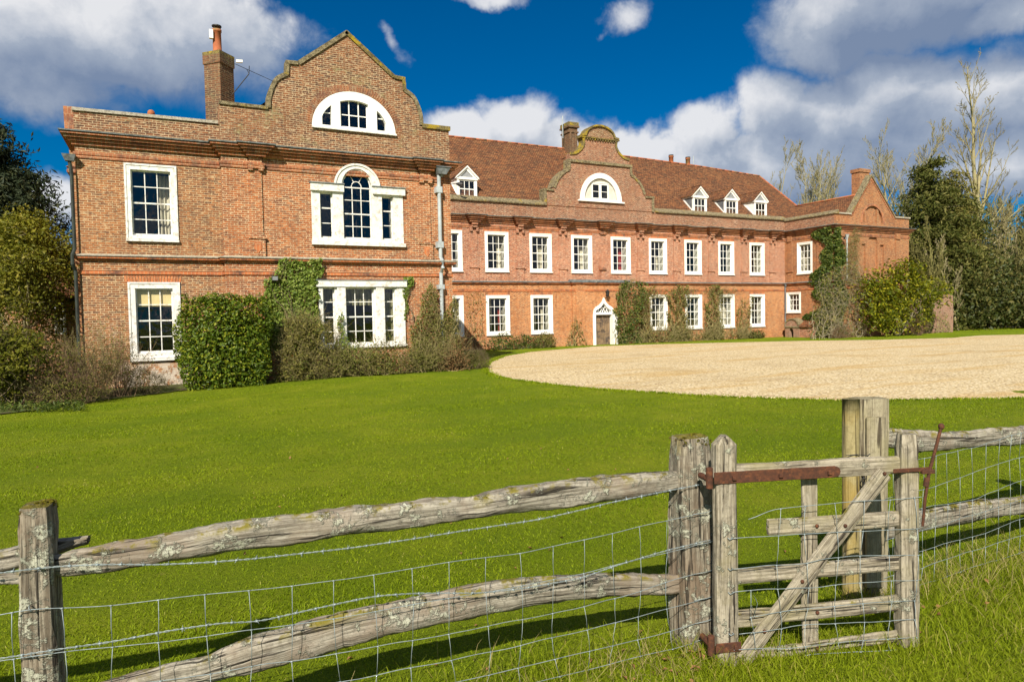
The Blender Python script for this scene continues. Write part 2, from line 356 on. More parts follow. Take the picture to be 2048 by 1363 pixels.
def oak():
    m, nt, b = new_mat('oak_door'); g = nt.node('ShaderNodeNewGeometry'); x, y, z = nt.sep(g.outputs['Position'])
    v = nt.comb(nt.math('MULTIPLY', x, 30), nt.math('MULTIPLY', y, 30), nt.math('MULTIPLY', z, 1.6))
    n = nt.noise(v, 1, 5, .65, .4); col = nt.mix(nt.ramp(n, .3, .7), (.10, .065, .04), (.30, .20, .11))
    col = nt.mix(nt.ramp(nt.noise(g.outputs['Position'], 3, 3), .45, .65), col, (.075, .055, .042))
    nt.put(b.inputs['Base Color'], col); b.inputs['Roughness'].default_value = .75; bump(nt, b, n, .4, .01); return m
M['oak_door'] = oak()
def glass():
    m = bpy.data.materials.new('window_glass'); m.use_nodes = True; nt = NT(m.node_tree); nt.n.clear()
    g = nt.node('ShaderNodeNewGeometry')
    bp = nt.node('ShaderNodeBump', ins={'Height': nt.noise(g.outputs['Position'], 3.5, 2), 'Strength': .25, 'Distance': .02})
    dt = nt.node('ShaderNodeVectorMath', operation='DOT_PRODUCT', ins={0: bp.outputs[0], 1: g.outputs['Incoming']})
    fac = nt.math('ADD', nt.math('MULTIPLY', nt.math('POWER', nt.math('SUBTRACT', 1, nt.math('ABSOLUTE', dt.outputs['Value'])), 4.0), .9), .055, clamp=True)
    tr = nt.node('ShaderNodeBsdfTransparent', ins={'Color': (.90, .93, .91, 1)}); gl = nt.node('ShaderNodeBsdfGlossy', ins={'Roughness': .03, 'Normal': bp.outputs[0], 'Color': (.95, .97, 1, 1)})
    mx = nt.node('ShaderNodeMixShader', ins={0: fac})
    nt.l.new(tr.outputs[0], mx.inputs[1]); nt.l.new(gl.outputs[0], mx.inputs[2])
    o = nt.node('ShaderNodeOutputMaterial'); nt.l.new(mx.outputs[0], o.inputs[0]); return m
M['glass'] = glass()
def tiles(name, lichen=.3):
    m, nt, b = new_mat(name); g = nt.node('ShaderNodeNewGeometry'); x, y, z = nt.sep(g.outputs['Position']); nx, ny, nz = nt.sep(g.outputs['True Normal'])
    ax = nt.math('GREATER_THAN', nt.math('ABSOLUTE', nx), nt.math('ABSOLUTE', ny))
    u = nt.math('ADD', nt.math('MULTIPLY', x, nt.math('SUBTRACT', 1, ax)), nt.math('MULTIPLY', y, ax))
    pos = g.outputs['Position']; wob = nt.math('MULTIPLY', nt.math('SUBTRACT', nt.noise(pos, .5, 3), .5), .16)
    br = nt.node('ShaderNodeTexBrick', offset=.5, ins={'Vector': nt.comb(u, nt.math('ADD', nt.math('MULTIPLY', z, 1.25), wob)), 'Color1': (0, 0, 0, 1), 'Color2': (1, 1, 1, 1), 'Mortar': (.5, .5, .5, 1), 'Scale': 1.0, 'Mortar Size': .014, 'Mortar Smooth': .6, 'Bias': 0.0, 'Brick Width': .18, 'Row Height': .115})
    rnd = br.outputs['Color']; col = nt.mix(rnd, (.135, .054, .028), (.32, .118, .047))
    st = nt.noise(nt.vmath('MULTIPLY', pos, (1.3, 1.3, 6)), 1.4, 5, .7); pt_ = nt.noise(pos, .45, 5, .7)
    col = nt.mix(nt.math('MULTIPLY', nt.ramp(pt_, .45, .66), .55), col, (.37, .16, .065)); col = nt.mix(nt.math('MULTIPLY', nt.ramp(pt_, .46, .32), .55), col, (.10, .055, .035))
    col = nt.mix(nt.ramp(st, .38, .66), col, (.085, .048, .032))
    col = nt.mix(nt.math('MULTIPLY', nt.ramp(nt.noise(nt.vmath('MULTIPLY', pos, (1.6, 1.6, 7)), 2.3, 4, .7), .50, .64), .75), col, (.40, .20, .09))
    col = nt.mix(nt.math('MULTIPLY', nt.ramp(nt.noise(pos, 4.5, 6, .75), .62-.12*lichen, .76), .8), col, (.25, .19, .07))
    col = nt.mix(nt.math('MULTIPLY', nt.ramp(nt.noise(nt.vmath('MULTIPLY', pos, (2.2, 2.2, 11)), 3.0, 4, .7), .52, .64), .6), col, (.055, .03, .022))
    col = nt.mix(nt.math('MULTIPLY', br.outputs['Fac'], .85), col, (.03, .017, .012))
    nt.put(b.inputs['Base Color'], col); b.inputs['Roughness'].default_value = .9; b.inputs['Specular IOR Level'].default_value = .12
    h = nt.math('ADD', nt.math('SUBTRACT', 1, br.outputs['Fac']), nt.math('ADD', nt.math('MULTIPLY', rnd, .6), nt.noise(pos, 12, 3)))
    bump(nt, b, h, 1.0, .03); return m
M['roof_tile'] = tiles('roof_tile', .6)
def leaf_mat(name, c1, c2, c3=None, rough=.5, trans=.25, spec=.4, patch=None, t3=(.72, .85)):
    m, nt, b = new_mat(name); g = nt.node('ShaderNodeNewGeometry'); r = g.outputs['Random Per Island']
    col = nt.mix(r, c1, c2)
    if c3: col = nt.mix(nt.ramp(nt.math('FRACT', nt.math('MULTIPLY', r, 7.31)), *t3), col, c3)
    if patch:
        pq = nt.math('ADD', nt.math('MULTIPLY', nt.noise(nt.vmath('MULTIPLY', g.outputs['Position'], (.7, 1.0, 1)), .55, 5, .68), .65), nt.math('MULTIPLY', nt.noise(g.outputs['Position'], 2.6, 4, .7), .35))
        col = nt.mix(nt.math('MULTIPLY', nt.ramp(pq, .45, .58), .8), col, patch)
        col = nt.mix(nt.math('MULTIPLY', nt.ramp(nt.noise(g.outputs['Position'], 1.7, 6, .75), .62, .72), .5), col, [q*2.1 for q in patch[:2]]+[patch[2]*6])
    nt.put(b.inputs['Base Color'], col); b.inputs['Roughness'].default_value = rough; b.inputs['Specular IOR Level'].default_value = spec
    t = nt.node('ShaderNodeBsdfTranslucent'); nt.put(t.inputs['Color'], nt.mix(1.0, col, (1.3, 1.25, .6), 'MULTIPLY'))
    mx = nt.node('ShaderNodeMixShader', ins={0: trans}); o = m.node_tree.nodes['Material Output']
    nt.l.new(b.outputs[0], mx.inputs[1]); nt.l.new(t.outputs[0], mx.inputs[2]); nt.l.new(mx.outputs[0], o.inputs[0]); return m
M['laurel'] = leaf_mat('laurel_leaf', (.045, .080, .006), (.110, .160, .011), (.23, .25, .018), .45, .25, .22)
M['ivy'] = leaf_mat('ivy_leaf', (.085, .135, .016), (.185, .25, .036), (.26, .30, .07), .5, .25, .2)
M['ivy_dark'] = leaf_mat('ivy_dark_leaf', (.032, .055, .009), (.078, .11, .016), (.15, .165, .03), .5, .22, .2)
M['ivy_olive'] = leaf_mat('ivy_olive_leaf', (.085, .09, .018), (.155, .155, .034), (.21, .18, .06), .6, .22, .15)
M['magnolia'] = leaf_mat('magnolia_leaf', (.055, .078, .004), (.165, .175, .008), (.30, .275, .015), .45, .3, .2)
M['yew'] = leaf_mat('yew_needle', (.014, .024, .010), (.034, .046, .018), (.055, .06, .022), .6, .12, .2)
M['holly'] = leaf_mat('holly_leaf', (.10, .108, .010), (.21, .20, .018), (.29, .25, .04), .5, .3, .15, (.075, .09, .010))
M['scrub'] = leaf_mat('scrub_leaf', (.105, .098, .022), (.18, .155, .042), (.085, .115, .016), .7, .2, .1)
M['rust_leaf'] = leaf_mat('rust_leaf', (.13, .075, .032), (.19, .115, .05), None, .7, .2, .1)
M['conifer'] = leaf_mat('conifer_needle', (.042, .054, .010), (.092, .098, .020), (.15, .14, .04), .6, .18, .12)
M['creeper'] = leaf_mat('creeper_spray', (.135, .122, .028), (.22, .19, .055), (.10, .115, .018), .7, .2, .1)
M['underwood'] = leaf_mat('underwood_leaf', (.032, .046, .011), (.075, .085, .02), (.12, .11, .03), .55, .2, .25)
M['twig'] = noisy('twig', (.20, .155, .085), (.115, .09, .05), 9, .9, 3, b_s=0)
M['twig_pale'] = noisy('twig_pale', (.34, .29, .19), (.24, .20, .12), 9, .9, 3, b_s=0)
M['twig_olive'] = noisy('twig_olive', (.30, .25, .105), (.19, .16, .065), 9, .9, 3, b_s=0)
M['twig_red'] = noisy('twig_red', (.21, .135, .075), (.13, .085, .05), 9, .9, 3, b_s=0)
M['twig_wood'] = noisy('twig_wood', (.20, .18, .055), (.12, .11, .036), 9, .9, 3, b_s=0)
M['bark'] = noisy('bark', (.20, .17, .11), (.11, .09, .06), 6, .95, 5, (.25, .24, .12), (.52, .66), .6, .03)
M['bark_pale'] = noisy('bark_pale', (.33, .285, .155), (.20, .165, .09), 3, .95, 5, (.33, .33, .14), (.5, .66), .5, .03)
def weathered(name, c1, c2, dark, lich=.5, moss=.3, warm=None):
    m, nt, b = new_mat(name); at = nt.node('ShaderNodeAttribute', attribute_name='grain'); g = nt.node('ShaderNodeNewGeometry'); pos = g.outputs['Position']
    gv = at.outputs['Vector']
    fib = nt.noise(nt.vmath('MULTIPLY', gv, (3.2, 75, 75)), 1, 5, .65, .35)
    crk = nt.noise(nt.vmath('MULTIPLY', gv, (1.6, 32, 32)), 1, 3, .6, .5)
    col = nt.mix(nt.ramp(fib, .36, .62), c1, c2); col = nt.mix(nt.math('MULTIPLY', nt.ramp(nt.noise(pos, 26, 5, .75), .46, .62), .45), col, [x*.6 for x in c1])
    if warm: col = nt.mix(nt.math('MULTIPLY', nt.ramp(nt.noise(pos, 3.2, 4, .6), .45, .68), .7), col, warm)
    col = nt.mix(nt.math('MULTIPLY', nt.ramp(crk, .43, .35), .92), col, dark)
    l1 = nt.ramp(nt.noise(pos, 7.5, 7, .72, .2), 
    .62-.12*lich, .665-.1*lich)
    l1 = nt.math('MULTIPLY', l1, nt.ramp(nt.noise(pos, 60, 3, .7), .34, .5))
    col = nt.mix(nt.math('MULTIPLY', l1, .85), col, nt.mix(nt.noise(pos, 40, 2), (.30, .32, .22), (.52, .51, .42)))
    nx, ny, nz = nt.sep(g.outputs['Normal'])
    mo = nt.math('MULTIPLY', nt.ramp(nt.noise(pos, 9, 5, .7), .60-.14*moss, .70-.12*moss), nt.ramp(nz, .05, .6))
    col = nt.mix(mo, col, nt.mix(nt.noise(pos, 90, 2), (.10, .10, .015), (.22, .17, .03)))
    nt.put(b.inputs['Base Color'], col); b.inputs['Roughness'].default_value = .9; b.inputs['Specular IOR Level'].default_value = .2
    h = nt.math('ADD', nt.math('ADD', nt.math('MULTIPLY', fib, .8), nt.math('MULTIPLY', nt.ramp(crk, .28, .42), 1.0)), nt.math('MULTIPLY', l1, .8))
    bump(nt, b, h, 1.0, .010); return m
M['oak_rail'] = weathered('oak_rail', (.155, .134, .102), (.37, .338, .272), (.04, .033, .026), .62, .7, (.21, .16, .115))
M['oak_post'] = weathered('oak_post', (.115, .093, .066), (.31, .275, .21), (.03, .024, .018), .85, 1.5, (.19, .135, .09))
M['oak_gate'] = weathered('oak_gate', (.175, .148, .105), (.37, .328, .25), (.04, .032, .025), .35, .3, (.24, .21, .115))
M['pine_post'] = weathered('pine_post', (.23, .19, .085), (.34, .285, .14), (.10, .075, .035), 0, .1, (.28, .19, .04))
M['close_post'] = weathered('close_post', (.22, .185, .12), (.35, .31, .21), (.08, .062, .04), .05, .2, (.24, .21, .11))
M['rust'] = noisy('rust', (.11, .042, .022), (.055, .026, .017), 40, .85, 5, (.17, .065, .028), (.5, .68), .5, .003, 25, .3, .2)
M['wire'] = noisy('galvanised_wire', (.30, .35, .36), (.19, .23, .235), 20, .5, 3, b_s=0, spec=.4, metal=.3)
M['chain'] = noisy('chain_steel', (.10, .10, .10), (.05, .05, .05), 20, .5, 3, b_s=0, metal=.6)
def lawn_mat():
    m, nt, b = new_mat('lawn_turf'); g = nt.node('ShaderNodeNewGeometry'); pos = g.outputs['Position']
    big = nt.noise(pos, .22, 4, .6); mid = nt.noise(pos, 1.3, 5, .7); fine = nt.noise(nt.vmath('MULTIPLY', pos, (1, .6, 1)), 26, 5, .75); vf = nt.noise(pos, 120, 3, .7)
    col = nt.mix(nt.ramp(fine, .3, .7), (.135, .19, .005), (.26, .315, .012))
    col = nt.mix(nt.math('MULTIPLY', nt.ramp(mid, .42, .66), .6), col, (.29, .32, .016))
    col = nt.mix(nt.math('MULTIPLY', nt.ramp(big, .42, .60), .7), col, (.135, .205, .004))
    col = nt.mix(nt.math('MULTIPLY', nt.ramp(nt.noise(pos, 2.6, 6, .75), .64, .74), .55), col, (.27, .24, .05))
    col = nt.mix(nt.math('MULTIPLY', nt.ramp(vf, .5, .3), .6), col, (.025, .055, .003))
    nt.put(b.inputs['Base Color'], col); b.inputs['Roughness'].default_value = .85; b.inputs['Specular IOR Level'].default_value = .1
    bump(nt, b, nt.math('ADD', fine, nt.math('MULTIPLY', vf, .7)), 1.0, .05); return m
M['lawn'] = lawn_mat()
def gravel_mat():
    m, nt, b = new_mat('gravel'); g = nt.node('ShaderNodeNewGeometry'); pos = g.outputs['Position']
    vo = nt.node('ShaderNodeTexVoronoi', ins={'Vector': pos, 'Scale': 18.0, 'Randomness': 1.0}); r = nt.sep(vo.outputs['Color'])
    col = nt.mix(r[0], (.49, .37, .19), (.71, .58, .36)); col = nt.mix(nt.ramp(r[1], .8, .88), col, (.72, .62, .42)); col = nt.mix(nt.ramp(r[2], .86, .9), col, (.24, .16, .09))
    col = nt.mix(nt.math('MULTIPLY', nt.ramp(vo.outputs['Distance'], .5, .85), .55), col, (.22, .14, .07))
    tr = nt.noise(nt.vmath('MULTIPLY', pos, (.16, .8, 1)), 1, 4, .6)
    col = nt.mix(nt.math('MULTIPLY', nt.ramp(tr, .50, .66), .6), col, (.47, .30, .10)); col = nt.mix(nt.math('MULTIPLY', nt.ramp(nt.noise(pos, .35, 5, .65), .50, .68), .35), col, (.34, .24, .12))
    nt.put(b.inputs['Base Color'], col); b.inputs['Roughness'].default_value = .95; b.inputs['Specular IOR Level'].default_value = .15
    bump(nt, b, nt.math('ADD', nt.math('SUBTRACT', 1, vo.outputs['Distance']), nt.math('MULTIPLY', nt.noise(pos, 6, 4, .7), 1.2)), .8, .03); return m
M['gravel'] = gravel_mat()
M['soil'] = noisy('soil', (.085, .065, .03), (.05, .04, .02), 9, .95, 5, (.09, .115, .02), (.42, .56), .8, .03)
M['path'] = noisy('path', (.42, .38, .30), (.34, .30, .22), 3, .95, 4)
M['grass_blade'] = leaf_mat('grass_blade', (.165, .228, .005), (.265, .325, .012), (.36, .34, .08), .6, .4, .1, (.130, .195, .004), t3=(.955, .975))
M['rough_blade'] = leaf_mat('rough_blade', (.15, .20, .006), (.265, .315, .016), (.38, .33, .08), .6, .4, .1, t3=(.88, .92))
M['dry_grass'] = leaf_mat('dry_grass', (.30, .25, .09), (.42, .34, .15), None, .7, .3, .2)
M['dead_leaf'] = leaf_mat('dead_leaf', (.20, .10, .045), (.34, .18, .08), None, .7, .2, .2)
M['snowdrop'] = leaf_mat('snowdrop_petal', (.75, .77, .72), (.8, .8, .78), None, .6, .3, .2)
# ------------------------------------------------------------------ ground
def grid_mesh(xs, ys, zf, name, mat):
    Xg, Yg = np.meshgrid(xs, ys); Z = zf(Xg, Yg); V = np.stack([Xg, Yg, Z], -1).reshape(-1, 3); nx = len(xs)
    i = np.arange(len(ys)-1)[:, None]*nx+np.arange(nx-1)[None]; i = i.ravel()
    return npmesh(name, V, np.stack([i, i+1, i+nx+1, i+nx], 1), mat, smooth=True)
xs = np.concatenate([-np.geomspace(900, 12, 20), np.arange(-11, 24, .5), np.geomspace(24, 900, 26)])
ys = np.concatenate([-np.geomspace(500, 4, 10), np.arange(-3, 32, .5), np.geomspace(32, 1500, 26)])
tag(grid_mesh(xs, ys, ground_z, 'lawn', M['lawn']), kind='structure')
# gravel forecourt, 5-30 mm above the turf
GE = [atG(px, py, .0)[:2] for px, py in ((974, 737), (978, 743), (992, 752), (1025, 759), (1080, 766), (1160, 774), (1250, 782), (1370, 789), (1500, 795), (1700, 800.5), (1860, 800), (2048, 797))]
GN = [(24, 5.6), (60, -4), (75, 12), (70, 27)]
GF = [atG(px, py, .0)[:2] for px, py in ((2048, 669), (1960, 671), (1900, 676), (1750, 680), (1600, 682), (1450, 685.5), (1300, 689), (1240, 691), (1190, 693), (1130, 698), (1060, 704), (1010, 713), (985, 724))]
def jit(P, amp, n=10, seed=1):
    r = random.Random(seed); out = []
    for a, b in zip(P, P[1:]+P[:1]):
        for k in range(n):
            t = k/n; out.append((a[0]*(1-t)+b[0]*t+r.uniform(-amp, amp), a[1]*(1-t)+b[1]*t+r.uniform(-amp, amp)))
    return out
gpoly = jit([tuple(q) for q in GE]+GN+[tuple(q) for q in GF], .05, 14)
tri = tessellate_polygon([[Vector((a, b, 0)) for a, b in gpoly]])
mb = MB(); mb.add([(a, b, .022) for a, b in gpoly]+[(a, b, -.3) for a, b in gpoly], list(tri)+[(i, (i+1) % len(gpoly), len(gpoly)+(i+1) % len(gpoly), len(gpoly)+i) for i in range(len(gpoly))])
tag(mb.build('gravel_drive', M['gravel']), kind='structure')
mb = MB(); P = [atG(1905, 655, 0), atG(2100, 654, 0), atG(2100, 651, 0), atG(1930, 651.5, 0)]
mb.add([(p[0], p[1], .02) for p in P], [(0, 1, 2, 3)]); tag(mb.build('far_path', M['path']), kind='structure')
mb = MB()
bed = [(-12, 19.2), (-5, 20.3), (-3.2, 21.5), (-1.3, 23.5), (.4, 24.4), (2, 24.6), (4.5, 24.7), (8, 24.5), (10.4, 24.9), (11.2, 25.5), (11.2, 26.4), (-2.4, 26.4), (-2.4, 40), (-12, 40)]
bedj = jit(bed, .06, 12, 3); tri = tessellate_polygon([[Vector((a, b, 0)) for a, b in bedj]])
mb.add([(a, b, float(ground_z(a, b))+.03) for a, b in bedj], tri); tag(mb.build('flower_bed', M['soil']), kind='structure')
# ------------------------------------------------------------------ the manor house
YM, YL, YB, YR = 39.497, 26.148, 25.82, 34.88
XW0, XW1, XR0, XR1 = -2.5, 10.33, 44.68, 53.5
PM = Pl((0, YM, 0), (1, 0, 0), (0, -1, 0)); PL_ = Pl((0, YL, 0), (1, 0, 0), (0, -1, 0)); PB = Pl((0, YB, 0), (1, 0, 0), (0, -1, 0))
PR = Pl((0, YR, 0), (1, 0, 0), (0, -1, 0)); PT = Pl((XR0, 0, 0), (0, -1, 0), (-1, 0, 0))
kB = YB/26.028
bx = lambda x: x*kB
bz = lambda z: CH+(z-CH)*kB
bp = lambda L: [(bx(a), bz(b)) for a, b in L]
house = thing('manor_house', 'long red brick manor house with shaped gables, white sash windows and tiled roof', 'house', (20, 33, 0))
rect = lambda a, b, c, d: [(a, c), (b, c), (b, d), (a, d)]
def arc(cx, cz, rx, rz, a0, a1, n=20): return [(cx+rx*cos(radians(a0+(a1-a0)*i/n)), cz+rz*sin(radians(a0+(a1-a0)*i/n))) for i in range(n+1)]
def wall(pl, outer, holes, mat, w0=-.35, w1=0.0, name='wall', label=None):
    m = MB(); m.prism(pl, outer, w0, w1, holes); o = m.build(name, mat, house)
    if label: o['label'] = label
    return o
# --- windows
wrng = random.Random(4)
def room(pl, win, u0, u1, z0, z1, w, shutter=True, depth=1.7):
    m = MB(); e = .06; a = w-.04; b = w-.60
    m.add([pl.pt(u1+.01, z0, a), pl.pt(u1+e*.55, z0, b), pl.pt(u1+e*.55, z1, b), pl.pt(u1+.01, z1, a), pl.pt(u0, z0, a)], [(0, 1, 2, 3)])
    if shutter:
        m.build('shutter', M['interior_white'], win, recalc=False)
        m = MB(); m.add([pl.pt(u0-.01, z0, a), pl.pt(u0-e, z0, b), pl.pt(u0-e, z1, b), pl.pt(u0-.01, z1, a)], [(0, 1, 2, 3)]); m.build('shutter', M['interior_white'], win, recalc=False)
    m = MB(); c = b-.001; d = w-depth; U0, U1, Z0, Z1 = u0-.8, u1+.8, z0-.35, z1+.3
    m.add([pl.pt(U0, Z0, c), pl.pt(U1, Z0, c), pl.pt(U1, Z1, c), pl.pt(U0, Z1, c), pl.pt(U0, Z0, d), pl.pt(U1, Z0, d), pl.pt(U1, Z1, d), pl.pt(U0, Z1, d)],
          [(4, 5, 6, 7), (0, 4, 7, 3), (1, 2, 6, 5), (0, 1, 5, 4), (3, 7, 6, 2)])
    m.add([pl.pt(u0-.02, z0, a), pl.pt(u1+.02, z0, a), pl.pt(u1+.02, z0, b), pl.pt(u0-.02, z0, b), pl.pt(u0-.02, z1, a), pl.pt(u1+.02, z1, a), pl.pt(u1+.02, z1, b), pl.pt(u0-.02, z1, b)], [(0, 1, 2, 3), (4, 5, 6, 7)])
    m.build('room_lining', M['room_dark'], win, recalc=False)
def drape(pl, win, u0, u1, z0, z1, w, mat, name='curtain', folds=5, amp=.035):
    m = MB(); n = 36
    v = []
    for i in range(n+1):
        t = i/n; u = u0+(u1-u0)*t; ww = w+amp*sin(t*folds*2*pi)+amp*.4*sin(t*folds*4.7*pi)
        for j in range(5):
            z = z0+(z1-z0)*j/4; v.append(pl.pt(u+.02*sin(j*1.3+t*5), z, ww))
    m.add(v, [(i*5+j, (i+1)*5+j, (i+1)*5+j+1, i*5+j+1) for i in range(n) for j in range(4)])
    m.build(name, mat, win, True, False)
def glaze(ms, mp, pl, u0, u1, z0, z1, cols, zs, w, bar=.030, stile=.045, meet=None):
    ms.pbox(pl, u0, u0+stile, z0, z1, w-.02, w+.03); ms.pbox(pl, u1-stile, u1, z0, z1, w-.02, w+.03)
    ms.pbox(pl, u0+stile, u1-stile, z0, z0+stile*1.4, w-.019, w+.029); ms.pbox(pl, u0+stile, u1-stile, z1-stile, z1, w-.019, w+.029)
    for k in range(1, cols):
        u = u0+stile+(u1-u0-2*stile)*k/cols; ms.pbox(pl, u-bar/2, u+bar/2, z0+stile, z1-stile, w-.012, w+.018)
    for z in zs:
        b = bar*1.7 if z == meet else bar
        ms.pbox(pl, u0+stile, u1-stile, z-b/2, z+b/2, w-.016, w+(.03 if z == meet else .021))
    mp.add([pl.pt(u0+.01, z0+.01, w), pl.pt(u1-.01, z0+.01, w), pl.pt(u1-.01, z1-.01, w), pl.pt(u0+.01, z1-.01, w)], [(0, 1, 2, 3)])
def sash_window(pl, u0, u1, z0, z1, f=(.19, .19, .18, .13), cols=3, rows=4, paint='white_paint', parent=None, proud=.025, w=-.12, curt=None, blind=None, label=None, sill=True):
    m = MB(); a, b, c, d = u0+f[0], u1-f[1], z0+f[3], z1-f[2]
    m.prism(pl, rect(u0+.003, u1-.003, z0+.003, z1-.003), -.16, proud, [rect(a, b, c, d)])
    e = .05; m.prism(pl, rect(u0-.01, u1+.01, z0+.02, z1+.012), proud-.003, proud+.022, [rect(u0+e, u1-e, z0+.05, z1-e)])
    win = m.build('window', M[paint], parent or house)
    if label: win['label'] = label
    ms, mp = MB(), MB(); zs = [c+(d-c)*k/rows for k in range(1, rows)]
    glaze(ms, mp, pl, a, b, c, d, cols, zs, w, meet=zs[len(zs)//2] if rows % 2 == 0 else zs[1])
    ms.build('sash', M[paint], win); mp.build('pane', M['glass'], win, recalc=False)
    if sill:
        m = MB(); m.pbox(pl, u0-.02, u1+.02, z0-.07, z0+.004, -.05, proud+.075); m.build('sill', M[paint], win)
    room(pl, win, a, b, c, d, w)
    if curt:
        sh = (.62*(a+b)/2/YM if pl is not PT else -.62*.84)
        for q0, q1, zf, mt in curt: drape(pl, win, a+(b-a)*q0+sh, a+(b-a)*q1+sh, c-.05, c+(d-c)*zf, w-.68, M[mt], folds=max(2, (q1-q0)*9))
    if blind:
        m = MB(); m.pbox(pl, a-.02, b+.02, c+(d-c)*(1-blind), d+.02, w-.075, w-.07); m.pbox(pl, a-.02, b+.02, c+(d-c)*(1-blind)-.03, c+(d-c)*(1-blind), w-.082, w-.062); m.build('blind', M['blind'], win)
    return win
# --- west wing, left part
wall(PL_, rect(XW0, 1.83, -.7, 7.75), [rect(-1.13, .42, 4.88, 7.39), rect(-1.151, .399, .865, 3.44)], M['brick_wing'])
wall(PL_, rect(XW0, 1.83, 7.75, 8.97), [], M['brick_gable'])
sash_window(PL_, -1.13, .42, 4.88, 7.39, (.175, .18, .19, .14), paint='peeling_paint', curt=[(.70, 1.0, 1.0, 'curtain_cream')])
sash_window(PL_, -1.151, .399, .865, 3.44, (.205, .22, .20, .20), paint='peeling_paint', blind=.27)
m = MB()
for k in range(20):
    u = -1.22+k*.0835; sk = (u+.38)*.06
    m.add([PL_.pt(u, 3.445, .012), PL_.pt(u+.068, 3.445, .012), PL_.pt(u+.068+sk, 3.665, .012), PL_.pt(u+sk, 3.665, .012), PL_.pt(u, 3.445, -.01), PL_.pt(u+.068, 3.445, -.01), PL_.pt(u+.068+sk, 3.665, -.01), PL_.pt(u+sk, 3.665, -.01)], [(0, 1, 2, 3), (0, 1, 5, 4), (1, 2, 6, 5), (2, 3, 7, 6), (3, 0, 4, 7)])
m.build('brick_lintel', M['moulding_warm'], house)
# --- bay with the shaped gable
ARC = arc(6.608, 7.12, .862, .825, 0, 180, 24)
serl = bp([(4.885, 4.99), (8.40, 4.99), (8.40, 7.12)]+ARC+[(4.885, 7.12)])
trip = rect(bx(5.03), bx(8.37), bz(1.05), bz(3.30))
wall(PB, rect(1.83, XW1, -.7, 7.75), [serl, trip], M['brick_bay'])
GL = [(3.463, 9.711), (3.49, 10.114), (3.62, 10.506), (3.80, 10.811), (4.14, 11.024), (4.153, 11.46), (4.56, 11.485), (6.38, 12.90)]
gab = bp(GL); cxg = 6.372*kB
gabR = [(2*cxg-a, b) for a, b in gab[:-1]][::-1]
therm = bp(arc(6.585, 9.235, 1.59, 1.43, 0, 180, 36))
gpoly2 = [(XW1, 7.75), (XW1, bz(9.72))]+[(gabR[-1][0], bz(9.72))]+gabR[::-1][1:][::1]
outline = [(1.83, bz(9.66))]+[(gab[0][0], bz(9.66))]+gab[1:]+gabR[:-1]+[(gabR[-1][0], bz(9.66)), (XW1, bz(9.66))]
wall(PB, [(1.83, 7.75)]+outline+[(XW1, 7.75)], [therm], M['brick_gable'])
def band(pl, pts, t_out, t_in, w0, w1, mat, name='coping', mb_=None, parent=None):
    n = len(pts); P = [Vector(p) for p in pts]; o = []; q = []
    for i in range(n):
        d = []
        if i > 0: d.append((P[i]-P[i-1]).normalized())
        if i < n-1: d.append((P[i+1]-P[i]).normalized())
        ns = [Vector((-e.y, e.x)) for e in d]
        N = ns[0] if len(ns) == 1 else (ns[0]+ns[1])/max(.35, 1+ns[0].dot(ns[1]))
        o.append(P[i]+N*t_out); q.append(P[i]-N*t_in)
    m = mb_ or MB()
    for i in range(n-1):
        a, b, c, e = o[i], o[i+1], q[i+1], q[i]
        m.hexa([pl.pt(e.x, e.y, w0), pl.pt(c.x, c.y, w0), pl.pt(c.x, c.y, w1), pl.pt(e.x, e.y, w1), pl.pt(a.x, a.y, w0), pl.pt(b.x, b.y, w0), pl.pt(b.x, b.y, w1), pl.pt(a.x, a.y, w1)])
    return None if mb_ else m.build(name, mat, parent or house)
def smooth_pts(P, n=4):
    out = []
    for i in range(len(P)-1):
        p0, p1, p2, p3 = P[max(i-1, 0)], P[i], P[i+1], P[min(i+2, len(P)-1)]
        for k in range(n):
            t = k/n; out.append(tuple(.5*((2*p1[j])+(-p0[j]+p2[j])*t+(2*p0[j]-5*p1[j]+4*p2[j]-p3[j])*t*t+(-p0[j]+3*p1[j]-3*p2[j]+p3[j])*t**3) for j in (0, 1)))
    return out+[P[-1]]
mir = lambda L, c: [(2*c-a, b) for a, b in L][::-1]
cl = smooth_pts(gab[0:5], 4)
band(PB, [(1.83, bz(9.70)), (gab[0][0], bz(9.70))], .06, .05, -.38, .06, M['coping'])
band(PB, cl, .05, .10, -.38, .055, M['coping'])
band(PB, [(gab[4][0]-.02, gab[4][1]-.05), gab[5], gab[6]], .03, .10, -.38, .065, M['coping'])
band(PB, [gab[6], gab[7]], .04, .11, -.38, .06, M['coping'])
band(PB, mir([gab[6], gab[7]], cxg), .04, .11, -.38, .06, M['coping_moss'])
band(PB, mir([(gab[4][0]-.02, gab[4][1]-.05), gab[5], gab[6]], cxg), .03, .10, -.38, .065, M['coping_moss'])
band(PB, mir(cl, cxg), .05, .10, -.38, .055, M['coping'])
band(PB, [(2*cxg-gab[0][0], bz(9.70)), (XW1+.05, bz(9.70))], .07, .09, -.38, .07, M['coping_moss'])
band(PL_, [(XW0-.03, 9.0), (1.80, 9.03)], .055, .045, -.38, .06, M['coping_pale'])
m = MB()                                                            # brick arch round the lunette
for k in range(58):
    a0, a1 = radians(4+172*k/58), radians(4+172*(k+.78)/58)
    q = [(6.585+(1.60+r)*cos(a), 9.235+(1.44+r)*sin(a)) for a, r in ((a0, .01), (a1, .01), (a1, .27), (a0, .27))]
    q = bp(q); m.add([PB.pt(u, z, .012) for u, z in q]+[PB.pt(u, z, -.02) for u, z in q], [(0, 1, 2, 3), (0, 1, 5, 4), (1, 2, 6, 5), (2, 3, 7, 6), (3, 0, 4, 7)])
m.build('brick_arch', M['voussoir'], house)
